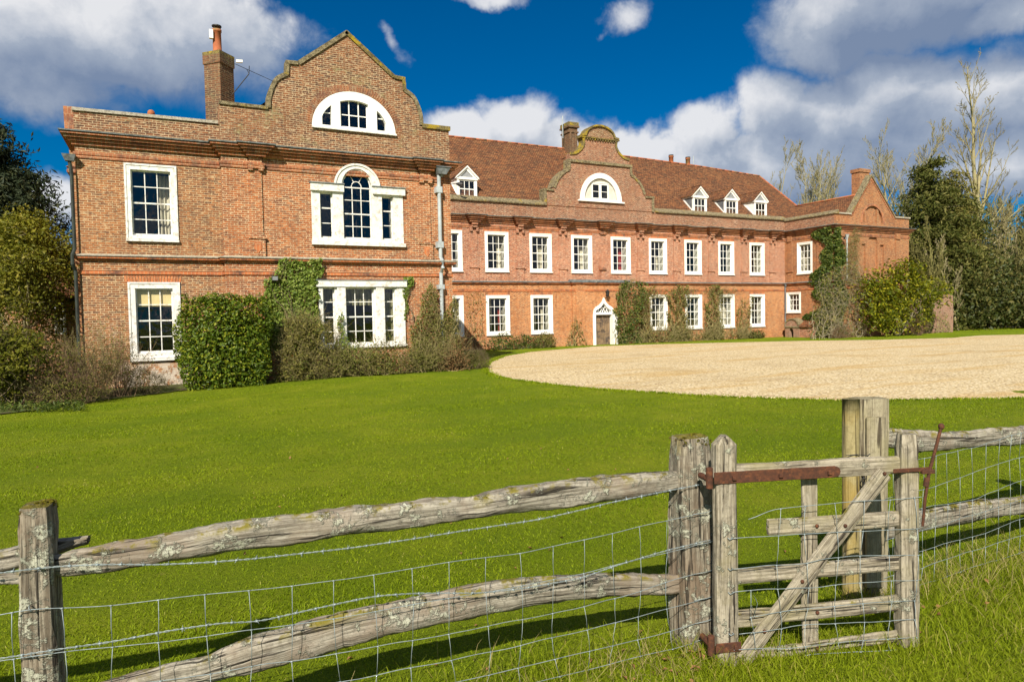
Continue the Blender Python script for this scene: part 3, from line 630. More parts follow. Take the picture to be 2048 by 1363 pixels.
# lunette window
fr = MB(); z0 = bz(9.235)
inn = bp(arc(6.585, 9.315, 1.27, 1.03, 0, 180, 36))
def clip_arc(u0, u1, top):                                          # part of the inner half ellipse between u0 and u1
    zz = lambda u: 9.315+1.03*math.sqrt(max(0, 1-((u-6.585)/1.27)**2))
    us = [u0+(u1-u0)*i/12 for i in range(13)]
    return bp([(u0, 9.32), (u1, 9.32)]+[(u, zz(u)) for u in us[::-1]])
L1, L2, L3 = clip_arc(5.37, 5.72, 0), clip_arc(6.05, 7.12, 0), clip_arc(7.45, 7.80, 0)
fr.prism(PB, [(a, b) for a, b in therm], -.16, .03, [L1, L2, L3])
lun = fr.build('window', M['white_paint'], house); lun['label'] = 'half round attic window in the tall gable'
m = MB(); m.pbox(PB, bx(4.99), bx(8.20), bz(9.17), bz(9.235)-.003, -.05, .10); m.build('sill', M['peeling_paint'], lun)
ms, mp = MB(), MB()
for L in (L1, L2, L3):
    us = [a for a, b in L]; zt = max(b for a, b in L)
    mp.add([PB.pt(min(us)-.02, bz(9.30), -.12), PB.pt(max(us)+.02, bz(9.30), -.12), PB.pt(max(us)+.02, zt+.02, -.12), PB.pt(min(us)-.02, zt+.02, -.12)], [(0, 1, 2, 3)])
for u in (6.405, 6.765): ms.pbox(PB, bx(u)-.018, bx(u)+.018, bz(9.32), bz(10.36), -.14, -.09)
ms.pbox(PB, bx(6.05), bx(7.12), bz(9.80)-.018, bz(9.80)+.018, -.135, -.088); ms.pbox(PB, bx(6.05), bx(7.12), bz(9.32), bz(9.37), -.135, -.088)
ms.pbox(PB, bx(6.05), bx(6.10), bz(9.37), bz(10.2), -.136, -.089); ms.pbox(PB, bx(7.07), bx(7.12), bz(9.37), bz(10.2), -.136, -.089)
for u in (5.3, 7.45): ms.pbox(PB, bx(u), bx(u+.4), bz(9.80)-.018, bz(9.80)+.018, -.135, -.088)
ms.build('sash', M['white_paint'], lun); mp.build('pane', M['glass'], lun, recalc=False)
m = MB(); m.pbox(PB, bx(5.1), bx(8.1), bz(9.25), bz(10.6), -1.4, -.30); 
m.f = [f for i, f in enumerate(m.f) if i != 4 and i != 2] if False else m.f
mm = MB(); c0 = [(bx(5.05), bz(9.25)), (bx(8.1), bz(9.25)), (bx(8.1), bz(10.7)), (bx(5.05), bz(10.7))]
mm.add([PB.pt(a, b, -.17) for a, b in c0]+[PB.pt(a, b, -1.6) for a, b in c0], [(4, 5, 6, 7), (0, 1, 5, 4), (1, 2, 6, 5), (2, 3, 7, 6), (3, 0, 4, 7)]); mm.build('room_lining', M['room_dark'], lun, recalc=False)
# arched three-light window
lightL = rect(bx(5.20), bx(5.672), bz(5.13), bz(6.82)); lightR = rect(bx(7.555), bx(8.0), bz(5.13), bz(6.80))
cen = bp([(6.055, 5.13), (7.16, 5.13)]+arc(6.6075, 7.10, .5525, .63, 0, 180, 24))
fr = MB(); fr.prism(PB, [(6.552+(a-6.552)*.999, b) for a, b in serl], -.16, .03, [lightL, lightR, cen])
sw = fr.build('window', M['peeling_paint'], house); sw['label'] = 'arched three light window under the tall gable'
m = MB(); ro = bp(arc(6.6075, 7.10, .87, .85, 0, 180, 24)); ri = bp(arc(6.6075, 7.10, .60, .675, 0, 180, 24)); m.prism(PB, ro+ri[::-1], .028, .075)
ro = bp(arc(6.6075, 7.10, .885, .868, 0, 180, 24)); ri = bp(arc(6.6075, 7.10, .81, .79, 0, 180, 24)); m.prism(PB, ro+ri[::-1], .07, .11); m.build('arch_moulding', M['peeling_paint'], sw)
for a, b in ((4.86, 6.085), (7.19, 8.475)): m = MB(); m.pbox(PB, bx(a), bx(b), bz(6.86), bz(7.13), .02, .13); m.build('entablature', M['peeling_paint'], sw)
for a, b in ((4.83, 6.10), (7.17, 8.50)): m = MB(); m.pbox(PB, bx(a), bx(b), bz(7.13)+.002, bz(7.165), .0, .17); m.build('lead_cap', M['lead'], sw)
m = MB(); m.pbox(PB, bx(4.86), bx(8.45), bz(4.86), bz(5.0), -.02, .13); m.build('sill', M['peeling_paint'], sw)
ms, mp = MB(), MB()
glaze(ms, mp, PB, bx(5.20), bx(5.672), bz(5.13), bz(6.82), 1, [bz(5.69), bz(6.25)], -.12, meet=bz(6.25))
glaze(ms, mp, PB, bx(7.555), bx(8.0), bz(5.13), bz(6.80), 1, [bz(5.69), bz(6.25)], -.12, meet=bz(6.25))
glaze(ms, mp, PB, bx(6.055), bx(7.16), bz(5.13), bz(7.10), 3, [bz(5.61), bz(6.08), bz(6.60)], -.12, meet=bz(6.08))
mp.add([PB.pt(bx(6.02), bz(7.09), -.12), PB.pt(bx(7.2), bz(7.09), -.12), PB.pt(bx(7.2), bz(7.78), -.12), PB.pt(bx(6.02), bz(7.78), -.12)], [(0, 1, 2, 3)])
C0 = (bx(6.6075), bz(7.10))
ms.tube([PB.pt(C0[0]+.19*cos(t), C0[1]+.21*sin(t), -.105) for t in np.linspace(0, pi, 13)], .018, 6)
for t in (60, 120): ms.tube([PB.pt(C0[0]+r*cos(radians(t))*1.0, C0[1]+r*1.1*sin(radians(t)), -.105) for r in (.2, .57)], .016, 6)
ms.tube([PB.pt(C0[0]+.53*cos(t), C0[1]+.60*sin(t), -.105) for t in np.linspace(0, pi, 19)], .024, 6)
ms.build('sash', M['peeling_paint'], sw); mp.build('pane', M['glass'], sw, recalc=False)
room(PB, sw, bx(7.555), bx(8.0), bz(5.13), bz(6.8), -.12)
mm = MB(); c0 = [(bx(4.9), bz(4.95)), (bx(7.5), bz(4.95)), (bx(7.5), bz(7.9)), (bx(4.9), bz(7.9))]
mm.add([PB.pt(a, b, -.17) for a, b in c0]+[PB.pt(a, b, -2.2) for a, b in c0], [(4, 5, 6, 7), (0, 1, 5, 4), (1, 2, 6, 5), (2, 3, 7, 6), (3, 0, 4, 7)]); mm.build('room_lining', M['room_dark'], sw, recalc=False)
# lower three-light window
tl = [(5.21, 5.64), (6.055, 7.142), (7.552, 7.975)]
fr = MB(); fr.prism(PB, rect(bx(5.033), bx(8.367), bz(1.053), bz(3.297)), -.16, .05, [rect(bx(a), bx(b), bz(1.12), bz(3.27)) for a, b in tl])
for a, b in ((5.72, 6.03), (7.21, 7.53)): fr.pbox(PB, bx(a), bx(b), bz(1.06), bz(3.29), .048, .13)
for a, b in ((5.04, 5.19), (8.04, 8.36)): fr.pbox(PB, bx(a), bx(b), bz(1.06), bz(3.29), .048, .09)
tw = fr.build('window', M['peeling_paint'], house); tw['label'] = 'wide three light ground floor window above the low bushes'
m = MB(); m.pbox(PB, bx(4.955), bx(8.44), bz(3.30), bz(3.54), -.02, .17); m.build('head_beam', M['peeling_paint'], tw)
m = MB(); m.pbox(PB, bx(4.94), bx(8.455), bz(3.54)+.002, bz(3.565), -.01, .20); m.build('lead_cap', M['lead'], tw)
ms, mp = MB(), MB()
for (a, b), c in zip(tl, (1, 3, 1)): glaze(ms, mp, PB, bx(a), bx(b), bz(1.12), bz(3.27), c, [bz(1.61), bz(2.16), bz(2.73)], -.10, meet=bz(2.16))
ms.build('sash', M['peeling_paint'], tw); mp.build('pane', M['glass'], tw, recalc=False)
m = MB(); m.pbox(PB, bx(4.98), bx(8.42), bz(.98), bz(1.053)-.002, -.04, .12); m.build('sill', M['peeling_paint'], tw)
drape(PB, tw, bx(7.50), bx(8.1), bz(1.1), bz(3.1), -.32, M['curtain_olive'], folds=4); drape(PB, tw, bx(6.0), bx(7.2), bz(2.6), bz(3.4), -.34, M['curtain_olive'], folds=7)
drape(PB, tw, bx(5.1), bx(5.7), bz(2.75), bz(3.4), -.32, M['curtain_olive'], folds=4)
mm = MB(); c0 = [(bx(5.0), bz(1.0)), (bx(8.4), bz(1.0)), (bx(8.4), bz(3.4)), (bx(5.0), bz(3.4))]
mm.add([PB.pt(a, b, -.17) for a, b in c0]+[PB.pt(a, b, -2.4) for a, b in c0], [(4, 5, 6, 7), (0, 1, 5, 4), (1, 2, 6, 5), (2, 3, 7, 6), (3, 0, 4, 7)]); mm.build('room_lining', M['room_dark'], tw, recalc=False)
# wing flanks, parapets, roofs
m = MB(); m.box(XW1-.35, XW1, YB+.35, YM, -.7, bz(9.3)); m.build('wall', M['brick_wing'], house)
m = MB(); m.box(XW0, XW0+.35, YL+.35, YM+7.5, -.7, 8.97); m.build('wall', M['brick_wing'], house)
m = MB(); m.box(1.83, 2.15, YB+.36, YL+.3, -.7, bz(9.6)); m.build('wall', M['brick_bay'], house)
m = MB(); m.box(-2.96, XW0-.002, 29.2, 31.2, -.7, 9.25); m.build('chimney_breast', M['brick_wing'], house)
m = MB(); sweep(m, [(-2.96, 31.2), (-2.96, 29.2), (-2.5, 29.2)], [(0, 9.25), (.0, 9.0), (.10, 9.02), (.12, 9.86), (0, 9.9), (-.4, 9.9), (-.4, 9.25)]); m.build('coping', M['moulding'], house)
m = MB(); sweep(m, [(-2.96, 31.2), (-2.96, 29.2), (-2.5, 29.2)], [(0, 7.5), (.09, 7.53), (.10, 7.62), (.05, 7.66), (.11, 7.74), (0, 7.8)]); m.build('string_course', M['moulding'], house)
def roof_mesh(rows, name='roof', mat='roof_tile', seed=0, amp=.035):
    R_ = len(rows); C = len(rows[0]); V = []; r = random.Random(seed)
    for row in rows:
        for p in row: V.append((p[0], p[1], p[2]+amp*mnoise.noise(Vector((p[0]*.5, p[1]*.7, seed)))*2))
    m = MB(); m.add(V, [(i*C+j, i*C+j+1, (i+1)*C+j+1, (i+1)*C+j) for i in range(R_-1) for j in range(C-1)])
    return m.build(name, M[mat], house, True)
def lerp3(a, b, t): return tuple(a[k]+(b[k]-a[k])*t for k in range(3))
def slope(eave, ridge, n=10, **kw):
    rows = []
    for i in range(n+1): rows.append([lerp3(e, r_, i/n) for e, r_ in zip(eave, ridge)])
    return roof_mesh(rows, **kw)
slope([(2.2, y, 9.0) for y in (26.2, 40)], [(6.32, y, 12.3) for y in (26.2, 40)], seed=3); slope([(10.3, y, 9.0) for y in (26.2, 40)], [(6.32, y, 12.3) for y in (26.2, 40)], seed=4)
slope([(-2.3, 26.5, 8.7), (2.0, 26.5, 8.7)], [(-.3, 29.5, 9.72), (-.28, 29.5, 9.72)], seed=5); slope([(-2.3, y, 8.7) for y in (26.5, 46)], [(-.3, y, 9.72) for y in (29.5, 46)], seed=6); slope([(2.2, y, 8.7) for y in (26.5, 46)], [(-.3, y, 9.72) for y in (29.5, 46)], seed=7)
m = MB(); q = atY(302, 222, 29.4); m.tube([(q[0], 29.35, q[2]-.12), (q[0], 29.6, q[2]-.02), (q[0], 33, q[2]-.02)], [.13, .13, .13], 10); m.build('ridge_tile', M['terracotta'], house, True)
# --- mouldings of the wing
bay_jogs = [(2.71, 3.20), (9.02, 9.52)]
def wing_path(j=.15):
    p = [(XW0, YL+2.5), (XW0, YL), (1.83, YL), (1.83, YB)]
    for a, b in bay_jogs: p += [(a, YB), (a, YB-j), (b, YB-j), (b, YB)]
    return p+[(XW1, YB), (XW1, YM)]
m = MB(); sweep(m, wing_path(.16), [(0, 7.86), (.08, 7.865), (.085, 7.94), (.045, 7.945), (.045, 7.965), (.17, 7.97), (.175, 8.03), (.125, 8.035), (.125, 8.055), (.26, 8.06), (.265, 8.12), (.21, 8.125), (.21, 8.145), (.345, 8.15), (.35, 8.20), (.30, 8.205), (.30, 8.22), (.0, 8.22)]); m.build('cornice', M['moulding'], house)
m = MB(); sweep(m, wing_path(.17), [(0, 8.22), (.39, 8.222), (.40, 8.262), (0, 8.32)]); m.build('cornice_lead', M['lead'], house)
m = MB(); sweep(m, wing_path(.10), [(0, 7.44), (.035, 7.45), (.045, 7.50), (.02, 7.53), (.05, 7.56), (.06, 7.63), (0, 7.66)]); m.build('architrave', M['moulding'], house)
m = MB(); sweep(m, [(XW0, YL+2.5), (XW0, YL), (1.83, YL), (1.83, YB), (XW1, YB), (XW1, YM)], [(0, 4.155), (.06, 4.16), (.065, 4.19), (.03, 4.195), (.03, 4.21), (.15, 4.215), (.155, 4.285), (0, 4.285)]); sweep(m, [(XW0, YL+2.5), (XW0, YL), (1.83, YL), (1.83, YB), (XW1, YB), (XW1, YM)], [(0, 3.70), (.04, 3.71), (.045, 3.77), (.03, 3.80), (.055, 3.83), (0, 3.84)]); m.build('string_course', M['moulding_warm'], house)
m = MB(); sweep(m, [(XW0, YL+2.5), (XW0, YL), (1.83, YL), (1.83, YB), (XW1, YB), (XW1, YM)], [(0, 4.285), (.19, 4.287), (.195, 4.315), (.0, 4.37)]); m.build('string_course_lead', M['coping_pale'], house)
for a, b in ((2.75, 3.14), (9.07, 9.46)):
    m = MB(); m.pbox(PB, a, b, 5.10, 7.46, -.02, .055); m.pbox(PB, a-.06, b+.06, 4.37, 4.98, -.02, .085); m.pbox(PB, a-.10, b+.10, 4.98, 5.04, -.02, .12); m.pbox(PB, a-.04, b+.04, 5.04, 5.10, -.02, .09)
    m.pbox(PB, a-.02, b+.02, 7.46, 7.85, -.02, .10); m.pbox(PB, a-.06, a+.10, 7.38, 7.62, -.02, .14); m.pbox(PB, b-.10, b+.06, 7.38, 7.62, -.02, .14)
    o = m.build('pilaster', M['brick_bay'], house)
    m = MB(); c = (a+b)/2; m.prism(PB, [(c-.115, 4.88), (c-.115, 4.62), (c, 4.47), (c+.115, 4.62), (c+.115, 4.88)], .08, .105); m.build('shield', M['moulding_warm'], o)
# --- main range
UW = [(14.87, 16.51), (18.07, 19.73), (21.28, 22.93), (24.47, 26.13), (27.7, 29.36), (31.01, 32.62), (34.28, 35.9), (37.59, 39.17), (40.81, 42.39)]
LWI = [0, 1, 2, 5, 6, 7, 8]
og = [(26.08, -.02), (27.82, -.02), (27.82, 2.22), (27.77, 2.45), (27.60, 2.62), (27.32, 2.76), (27.10, 2.98), (26.99, 3.24), (26.96, 3.26), (26.92, 3.24), (26.80, 2.98), (26.58, 2.76), (26.30, 2.62), (26.13, 2.45), (26.08, 2.22)]
wall(PM, rect(XW1, XR0, -.7, 4.2), [rect(UW[i][0], UW[i][1], .94, 3.44) for i in LWI]+[og], M['brick_orange'])
wall(PM, rect(XW1, XR0, 4.2, 8.2), [rect(a, b, 4.98, 7.48) for a, b in UW], M['brick_pink'])
wall(PM, rect(XW1, XR0, 8.2, 9.38), [], M['brick_upper'])
CU = [None, [(.52, .78, 1.0, 'curtain_cream')], [(.40, .70, .72, 'curtain_cream')], [(.42, .72, .74, 'curtain_cream')], [(.38, .70, .76, 'curtain_red')], [(.45, .6, .5, 'curtain_cream')], None, None, [(.45, .8, .6, 'curtain_cream')]]
CLo = [[(.0, 1, .99, 'curtain_cream')], [(.0, .2, .98, 'curtain_cream'), (.55, .68, .7, 'curtain_red'), (.78, 1, .98, 'curtain_cream')], [(.0, .22, .98, 'curtain_cream'), (.5, .66, .7, 'curtain_cream')], None, None, [(.5, .8, .75, 'curtain_cream')], None, [(.1, .9, .72, 'curtain_cream')], None]
for i, (a, b) in enumerate(UW): sash_window(PM, a, b, 4.98, 7.48, (.20, .20, .18, .14), curt=CU[i])
for i in LWI: sash_window(PM, UW[i][0], UW[i][1], .94, 3.44, (.20, .20, .18, .14), curt=CLo[i])
for a, b, zz in [(a, b, 7.50) for a, b in UW]+[(UW[i][0], UW[i][1], 3.46) for i in LWI]:
    n = 20; m = MB()
    for k in range(n):
        u = a-.05+(b-a+.1)*k/n; m.pbox(PM, u, u+(b-a+.1)/n*.8, zz, zz+.20, -.02, .010)
    m.build('brick_lintel', M['moulding_warm'], house)
PILX = [14.1, 17.31, 20.56, 23.77, 30.2, 33.5, 36.83, 40.15, 43.24]
def main_path(j, hw, xs_=PILX, extra=True):
    p = [(XW1, YM)]
    for c in xs_: p += [(c-hw, YM), (c-hw, YM-j), (c+hw, YM-j), (c+hw, YM)]
    p += [(XR0, YM), (XR0, YR), (XR1, YR), (XR1, 44)]
    return p
CJ = sorted(PILX+[27.0])
m = MB(); sweep(m, main_path(.30, .30, CJ), [(0, 8.02), (.07, 8.02), (.075, 8.10), (.03, 8.105), (.03, 8.13), (.15, 8.135), (.155, 8.21), (.10, 8.215), (.10, 8.24), (.25, 8.245), (.255, 8.32), (.19, 8.325), (.19, 8.35), (.34, 8.355), (.345, 8.40), (.28, 8.405), (.28, 8.42), (0, 8.42)]); m.build('cornice', M['moulding'], house)
m = MB(); sweep(m, main_path(.30, .32, CJ), [(0, 8.42), (.40, 8.422), (.41, 8.455), (0, 8.52)]); m.build('cornice_lead', M['lead'], house)
m = MB(); sweep(m, main_path(.06, .26, CJ), [(0, 7.66), (.035, 7.67), (.045, 7.72), (.02, 7.75), (.05, 7.78), (.06, 7.84), (0, 7.87)]); m.build('architrave', M['moulding'], house)
lp = [(XW1, YM), (24.45, YM), (24.45, YM-.13), (29.0, YM-.13), (29.0, YM), (XR0, YM), (XR0, YR), (XR1, YR), (XR1, 44)]
m = MB(); sweep(m, lp, [(0, 4.13), (.05, 4.14), (.06, 4.19), (.14, 4.21), (.15, 4.275), (0, 4.275)]); sweep(m, lp, [(0, 3.69), (.04, 3.70), (.045, 3.76), (.03, 3.79), (.05, 3.82), (0, 3.83)]); m.build('string_course', M['moulding_warm'], house)
m = MB(); sweep(m, lp, [(0, 4.275), (.19, 4.277), (.195, 4.31), (.0, 4.36)]); m.build('string_course_lead', M['lead'], house)
m = MB(); m.pbox(PM, 24.2, 29.1, 4.33, 4.47, -.02, .30); m.build('porch_lead', M['lead'], house)
m = MB(); m.prism(PM, rect(24.45, 29.0, -.7, 4.12), -.02, .12, [[(a, b+.0) for a, b in og]]); m.pbox(PM, 24.70, 25.42, -.7, 4.12, .118, .17); m.build('door_bay', M['brick_orange'], house)
for c in PILX:
    m = MB(); m.pbox(PM, c-.24, c+.24, 5.34, 7.66, -.02, .045); m.pbox(PM, c-.28, c+.28, 4.36, 5.17, -.02, .075); m.pbox(PM, c-.33, c+.33, 5.17, 5.25, -.02, .13); m.pbox(PM, c-.28, c+.28, 5.25, 5.34, -.02, .085)
    m.pbox(PM, c-.20, c+.20, 7.86, 8.02, -.02, .30); m.pbox(PM, c-.19, c+.19, 7.70, 7.86, -.02, .22); m.pbox(PM, c-.29, c-.13, 7.46, 7.70, -.02, .17); m.pbox(PM, c+.13, c+.29, 7.46, 7.70, -.02, .17)
    m.build('pilaster', M['brick_pink'], house)
m = MB(); m.pbox(PM, 26.7, 27.25, 5.17, 5.30, -.02, .12); m.build('ledge', M['moulding'], house); m = MB(); m.pbox(PM, 26.8, 27.2, 7.60, 8.02, -.02, .12); m.build('corbel', M['moulding'], house)
m = MB(); m.pbox(PM, XW1, 24.44, -.7, .66, -.02, .05); m.pbox(PM, 29.02, XR0-.05, -.7, .5, -.02, .05); m.build('plinth', M['brick_orange'], house)
# parapet coping
def main_coping(x0, x1):
    m = MB(); n = max(2, int((x1-x0)/.8)); V = []; F = []; pr = [(.13, 9.35), (.15, 9.42), (-.36, 9.74), (-.42, 9.36)]
    for i in range(n+1):
        x = x0+(x1-x0)*i/n
        for o, z in pr: V.append((x, YM-o, z+.02*mnoise.noise(Vector((x, o*3, 1)))))
    for i in range(n):
        for j in range(4): F.append((i*4+j, (i+1)*4+j, (i+1)*4+(j+1) % 4, i*4+(j+1) % 4))
    F += [(0, 1, 2, 3), tuple(n*4+j for j in range(4))]
    m.add(V, F); return m
main_coping(XW1, 22.40).build('coping', M['coping'], house); main_coping(31.62, XR0+.3).build('coping', M['coping'], house)
# big shaped gable in the middle of the main range
cM = 26.93
g1 = [(22.42, 9.38), (22.42, 10.44), (23.10, 10.36), (23.17, 10.58), (23.50, 11.22), (24.04, 11.72), (24.36, 11.86), (24.42, 12.47)]
g2 = [(24.47, 12.97), (24.94, 13.06), (25.33, 13.35), (25.56, 13.74), (25.50, 14.10)]
low = g1+mir(g1, cM); up_ = [(24.47, 12.4)]+g2+mir(g2, cM)+[(2*cM-24.47, 12.4)]
lunM = arc(26.93, 9.9, 1.72, 1.90, 0, 180, 36)
wall(PM, [(22.42, 8.2+1.182)]+g1[1:]+mir(g1[1:], cM)+[(2*cM-22.42, 9.382)], [lunM], M['brick_upper'], -.5, .04)
wall(PM, up_, [], M['brick_upper'], -.5, .02)
c1 = smooth_pts(g1[3:7], 4)
for f_, mt in ((lambda L: L, 'coping'), (lambda L: mir(L, cM), 'coping')):
    band(PM, f_([(22.46, 9.36), (22.46, 10.42)]), .06, .12, -.55, .12, M[mt]); band(PM, f_([(22.38, 10.42), (23.16, 10.40)]), .05, .07, -.55, .14, M[mt])
    band(PM, f_(c1), .07, .12, -.75, .11, M[mt]); band(PM, f_([(24.34, 11.84), (24.38, 12.47)]), .06, .12, -.55, .12, M[mt])
    band(PM, f_(smooth_pts(g2, 4)), .03, .13, -.55, .09, M['coping_moss'])
band(PM, [(24.30, 12.47), (2*cM-24.30, 12.47)], .08, .10, -.52, .15, M['coping'])
ped = [(25.40, 14.24), (25.74, 14.30)]+[(cM+1.18*cos(radians(a)), 14.28+.74*sin(radians(a))) for a in range(180, -1, -15)][1:-1]+[(2*cM-25.74, 14.30), (2*cM-25.40, 14.24)]
wall(PM, [(25.48, 14.1)]+[(a*.97+cM*.03, b) for a, b in ped]+[(2*cM-25.48, 14.1)], [], M['brick_gable'], -.5, .03)
band(PM, ped, .06, .06, -.60, .16, M['coping_moss'])
m = MB(); m.pbox(PM, 25.36, 2*cM-25.36, 14.10, 14.17, -.5, .15)
for k in range(13): m.pbox(PM, 25.6+k*.212, 25.69+k*.212, 13.98, 14.10, -.02, .12)
m.build('pediment_moulding', M['coping_moss'], house)
# its half round window
fr = MB(); cas = rect(26.22, 27.66, 9.97, 11.12)
fr.prism(PM, [(cM+(a-cM)*1.0, b) for a, b in lunM], -.02, .09, [arc(26.93, 9.975, 1.36, 1.47, 0, 180, 30)])
lw = fr.build('window', M['white_paint'], house); lw['label'] = 'half round attic window with a small casement in the middle gable'
m = MB(); m.prism(PM, arc(26.93, 9.965, 1.37, 1.48, 0, 180, 30), -.14, -.06, [cas]); m.build('infill_panel', M['interior_white'], lw)
m = MB(); m.pbox(PM, 25.05, 28.81, 9.80, 9.895, -.02, .19); m.build('sill', M['white_paint'], lw)
ms, mp = MB(), MB()
for a, b in ((26.24, 26.93), (26.95, 27.64)): glaze(ms, mp, PM, a, b, 9.985, 11.1, 1, [10.55], -.08, stile=.09)
ms.pbox(PM, 26.2, 27.68, 11.11, 11.16, -.1, -.02); ms.build('sash', M['white_paint'], lw); mp.build('pane', M['glass'], lw, recalc=False)
mm = MB(); c0 = [(26.2, 9.93), (27.7, 9.93), (27.7, 11.2), (26.2, 11.2)]
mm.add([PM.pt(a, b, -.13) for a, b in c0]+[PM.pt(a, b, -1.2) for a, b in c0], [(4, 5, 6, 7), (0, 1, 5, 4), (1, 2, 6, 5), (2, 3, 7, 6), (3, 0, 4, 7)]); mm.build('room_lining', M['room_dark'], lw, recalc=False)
# main roof
YRG = 46.0; KR = YRG/43.5
RX = [a*KR for a in (9.6, 17.5, 26.5, 32.4, 39.2, 46.2)]; RZ = [CH+(a-CH)*KR for a in (14.34, 14.34, 14.33, 14.25, 14.10, 13.80)]
xs_ = list(np.linspace(10.2, RX[-1], 46)); rid = [(x, YRG, float(np.interp(x, RX, RZ))) for x in xs_]
ex = list(np.linspace(10.2, 49.2, 46)); slope([(x, 39.85, 9.30) for x in ex], rid, n=14, seed=11)
slope([(x, 52.2, 9.3) for x in ex], rid, n=4, seed=12); slope([(49.2+min(1, k/4)*4.2, y, 9.3) for k, y in enumerate(np.linspace(39.85, 52.2, 8))], [rid[-1]]*8, n=8, seed=13)
m = MB()
for a, b in zip(rid[:-1], rid[1:]): m.tube([(a[0], a[1], a[2]+.02), (b[0]+.02, b[1], b[2]+.02)], .07, 8)
for i in range(12):
    c_ = (49.2, 39.85, 9.33); a = lerp3(rid[-1], c_, i/12); b = lerp3(rid[-1], c_, (i+1.05)/12); m.tube([a, b], .075, 8)
m.build('ridge_tile', M['terracotta'], house, True)
# roof behind the gable (runs back to the main ridge)
slope([(23.2, y, 10.2) for y in (YM+.5, 41.0)], [(26.93, y, 13.85) for y in (YM+.5, 44.8)], seed=15); slope([(30.66, y, 10.2) for y in (YM+.5, 41.0)], [(26.93, y, 13.85) for y in (YM+.5, 44.8)], seed=16)
# --- dormers
def dormer(xc, cheek):
    W_ = .69; Yd = 40.38; pl = Pl((0, Yd, 0), (1, 0, 0), (0, -1, 0)); m = MB()
    m.prism(pl, [(xc-W_, 9.4), (xc+W_, 9.4), (xc+W_, 10.95), (xc, 11.63), (xc-W_, 10.95)], -.12, 0, [rect(xc-.54, xc+.54, 9.56, 10.80), [(xc-.47, 11.0), (xc+.47, 11.0), (xc, 11.45)]])
    m.pbox(pl, xc-W_-.05, xc+W_+.05, 10.84, 10.93, -.05, .05)
    for s_ in (-1, 1): m.hexa([pl.pt(xc+s_*(W_+.12), 10.87, -.05), pl.pt(xc, 11.62, -.05), pl.pt(xc, 11.62, .10), pl.pt(xc+s_*(W_+.12), 10.87, .10), pl.pt(xc+s_*(W_+.12), 10.99, -.05), pl.pt(xc, 11.74, -.05), pl.pt(xc, 11.74, .10), pl.pt(xc+s_*(W_+.12), 10.99, .10)])
    d = m.build('dormer', M['white_paint'], house)
    ms, mp = MB(), MB(); glaze(ms, mp, pl, xc-.54, xc+.54, 9.56, 10.80, 3, [10.25], -.06, stile=.045, bar=.035, meet=10.25); ms.build('sash', M['white_paint'], d); mp.build('pane', M['glass'], d, recalc=False)
    m = MB(); m.prism(pl, [(xc-.5, 10.98), (xc+.5, 10.98), (xc, 11.48)], -.10, -.06); m.build('tympanum', M['tympanum'], d)
    for s_ in (-1, 1):
        m = MB(); x = xc+s_*W_; m.add([(x, Yd+.12, 9.6), (x, Yd+.12, 10.95), (x, 41.68, 10.98), (x-.04*s_, Yd+.12, 9.6), (x-.04*s_, Yd+.12, 10.95), (x-.04*s_, 41.68, 10.98)], [(0, 1, 2), (3, 4, 5), (0, 1, 4, 3), (1, 2, 5, 4)])
        m.build('cheek', M[cheek], d)
    m = MB()
    for s_ in (-1, 1):
        m.hexa([(xc+s_*(W_+.03), Yd+.12, 9.79), (xc+s_*(W_+.03), 41.62, 10.9), (xc+s_*(W_-.05), 41.62, 10.9), (xc+s_*(W_-.05), Yd+.12, 9.79), (xc+s_*(W_+.03), Yd+.12, 9.96), (xc+s_*(W_+.03), 41.44, 10.9), (xc+s_*(W_-.05), 41.44, 10.9), (xc+s_*(W_-.05), Yd+.12, 9.96)])
        m.box(xc+s_*(W_+.02)-.04, xc+s_*(W_+.02)+.04, Yd+.1, 41.62, 10.86, 10.98)
    m.build('cheek_board', M['white_paint'], d)
    m = MB()
    for s_ in (-1, 1):
        a = [(xc+s_*(W_+.16), Yd-.12, 10.955), (xc, Yd-.12, 11.745), (xc, 42.55, 11.745), (xc+s_*(W_+.16), 41.66, 10.955)]
        m.add(a+[(p[0], p[1], p[2]+.07) for p in a], [(0, 1, 2, 3), (4, 5, 6, 7), (0, 1, 5, 4), (1, 2, 6, 5), (2, 3, 7, 6), (3, 0, 4, 7)])
    m.tube([(xc, Yd-.13, 11.80), (xc, 42.6, 11.80)], .06, 6); m.build('dormer_roof', M['roof_tile'], d)
    m = MB(); c0 = rect(xc-.6, xc+.6, 9.42, 10.85); m.add([pl.pt(a, b, -.125) for a, b in c0]+[pl.pt(a, b, -.5) for a, b in c0], [(4, 5, 6, 7), (0, 1, 5, 4), (1, 2, 6, 5), (2, 3, 7, 6), (3, 0, 4, 7)]); m.build('room_lining', M['room_dark'], d, recalc=False)
    return d
for xc, ck in ((17.33, 'white_paint'), (36.64, 'cheek_lead'), (39.85, 'cheek_lead'), (43.0, 'white_paint')): dormer(xc, ck)
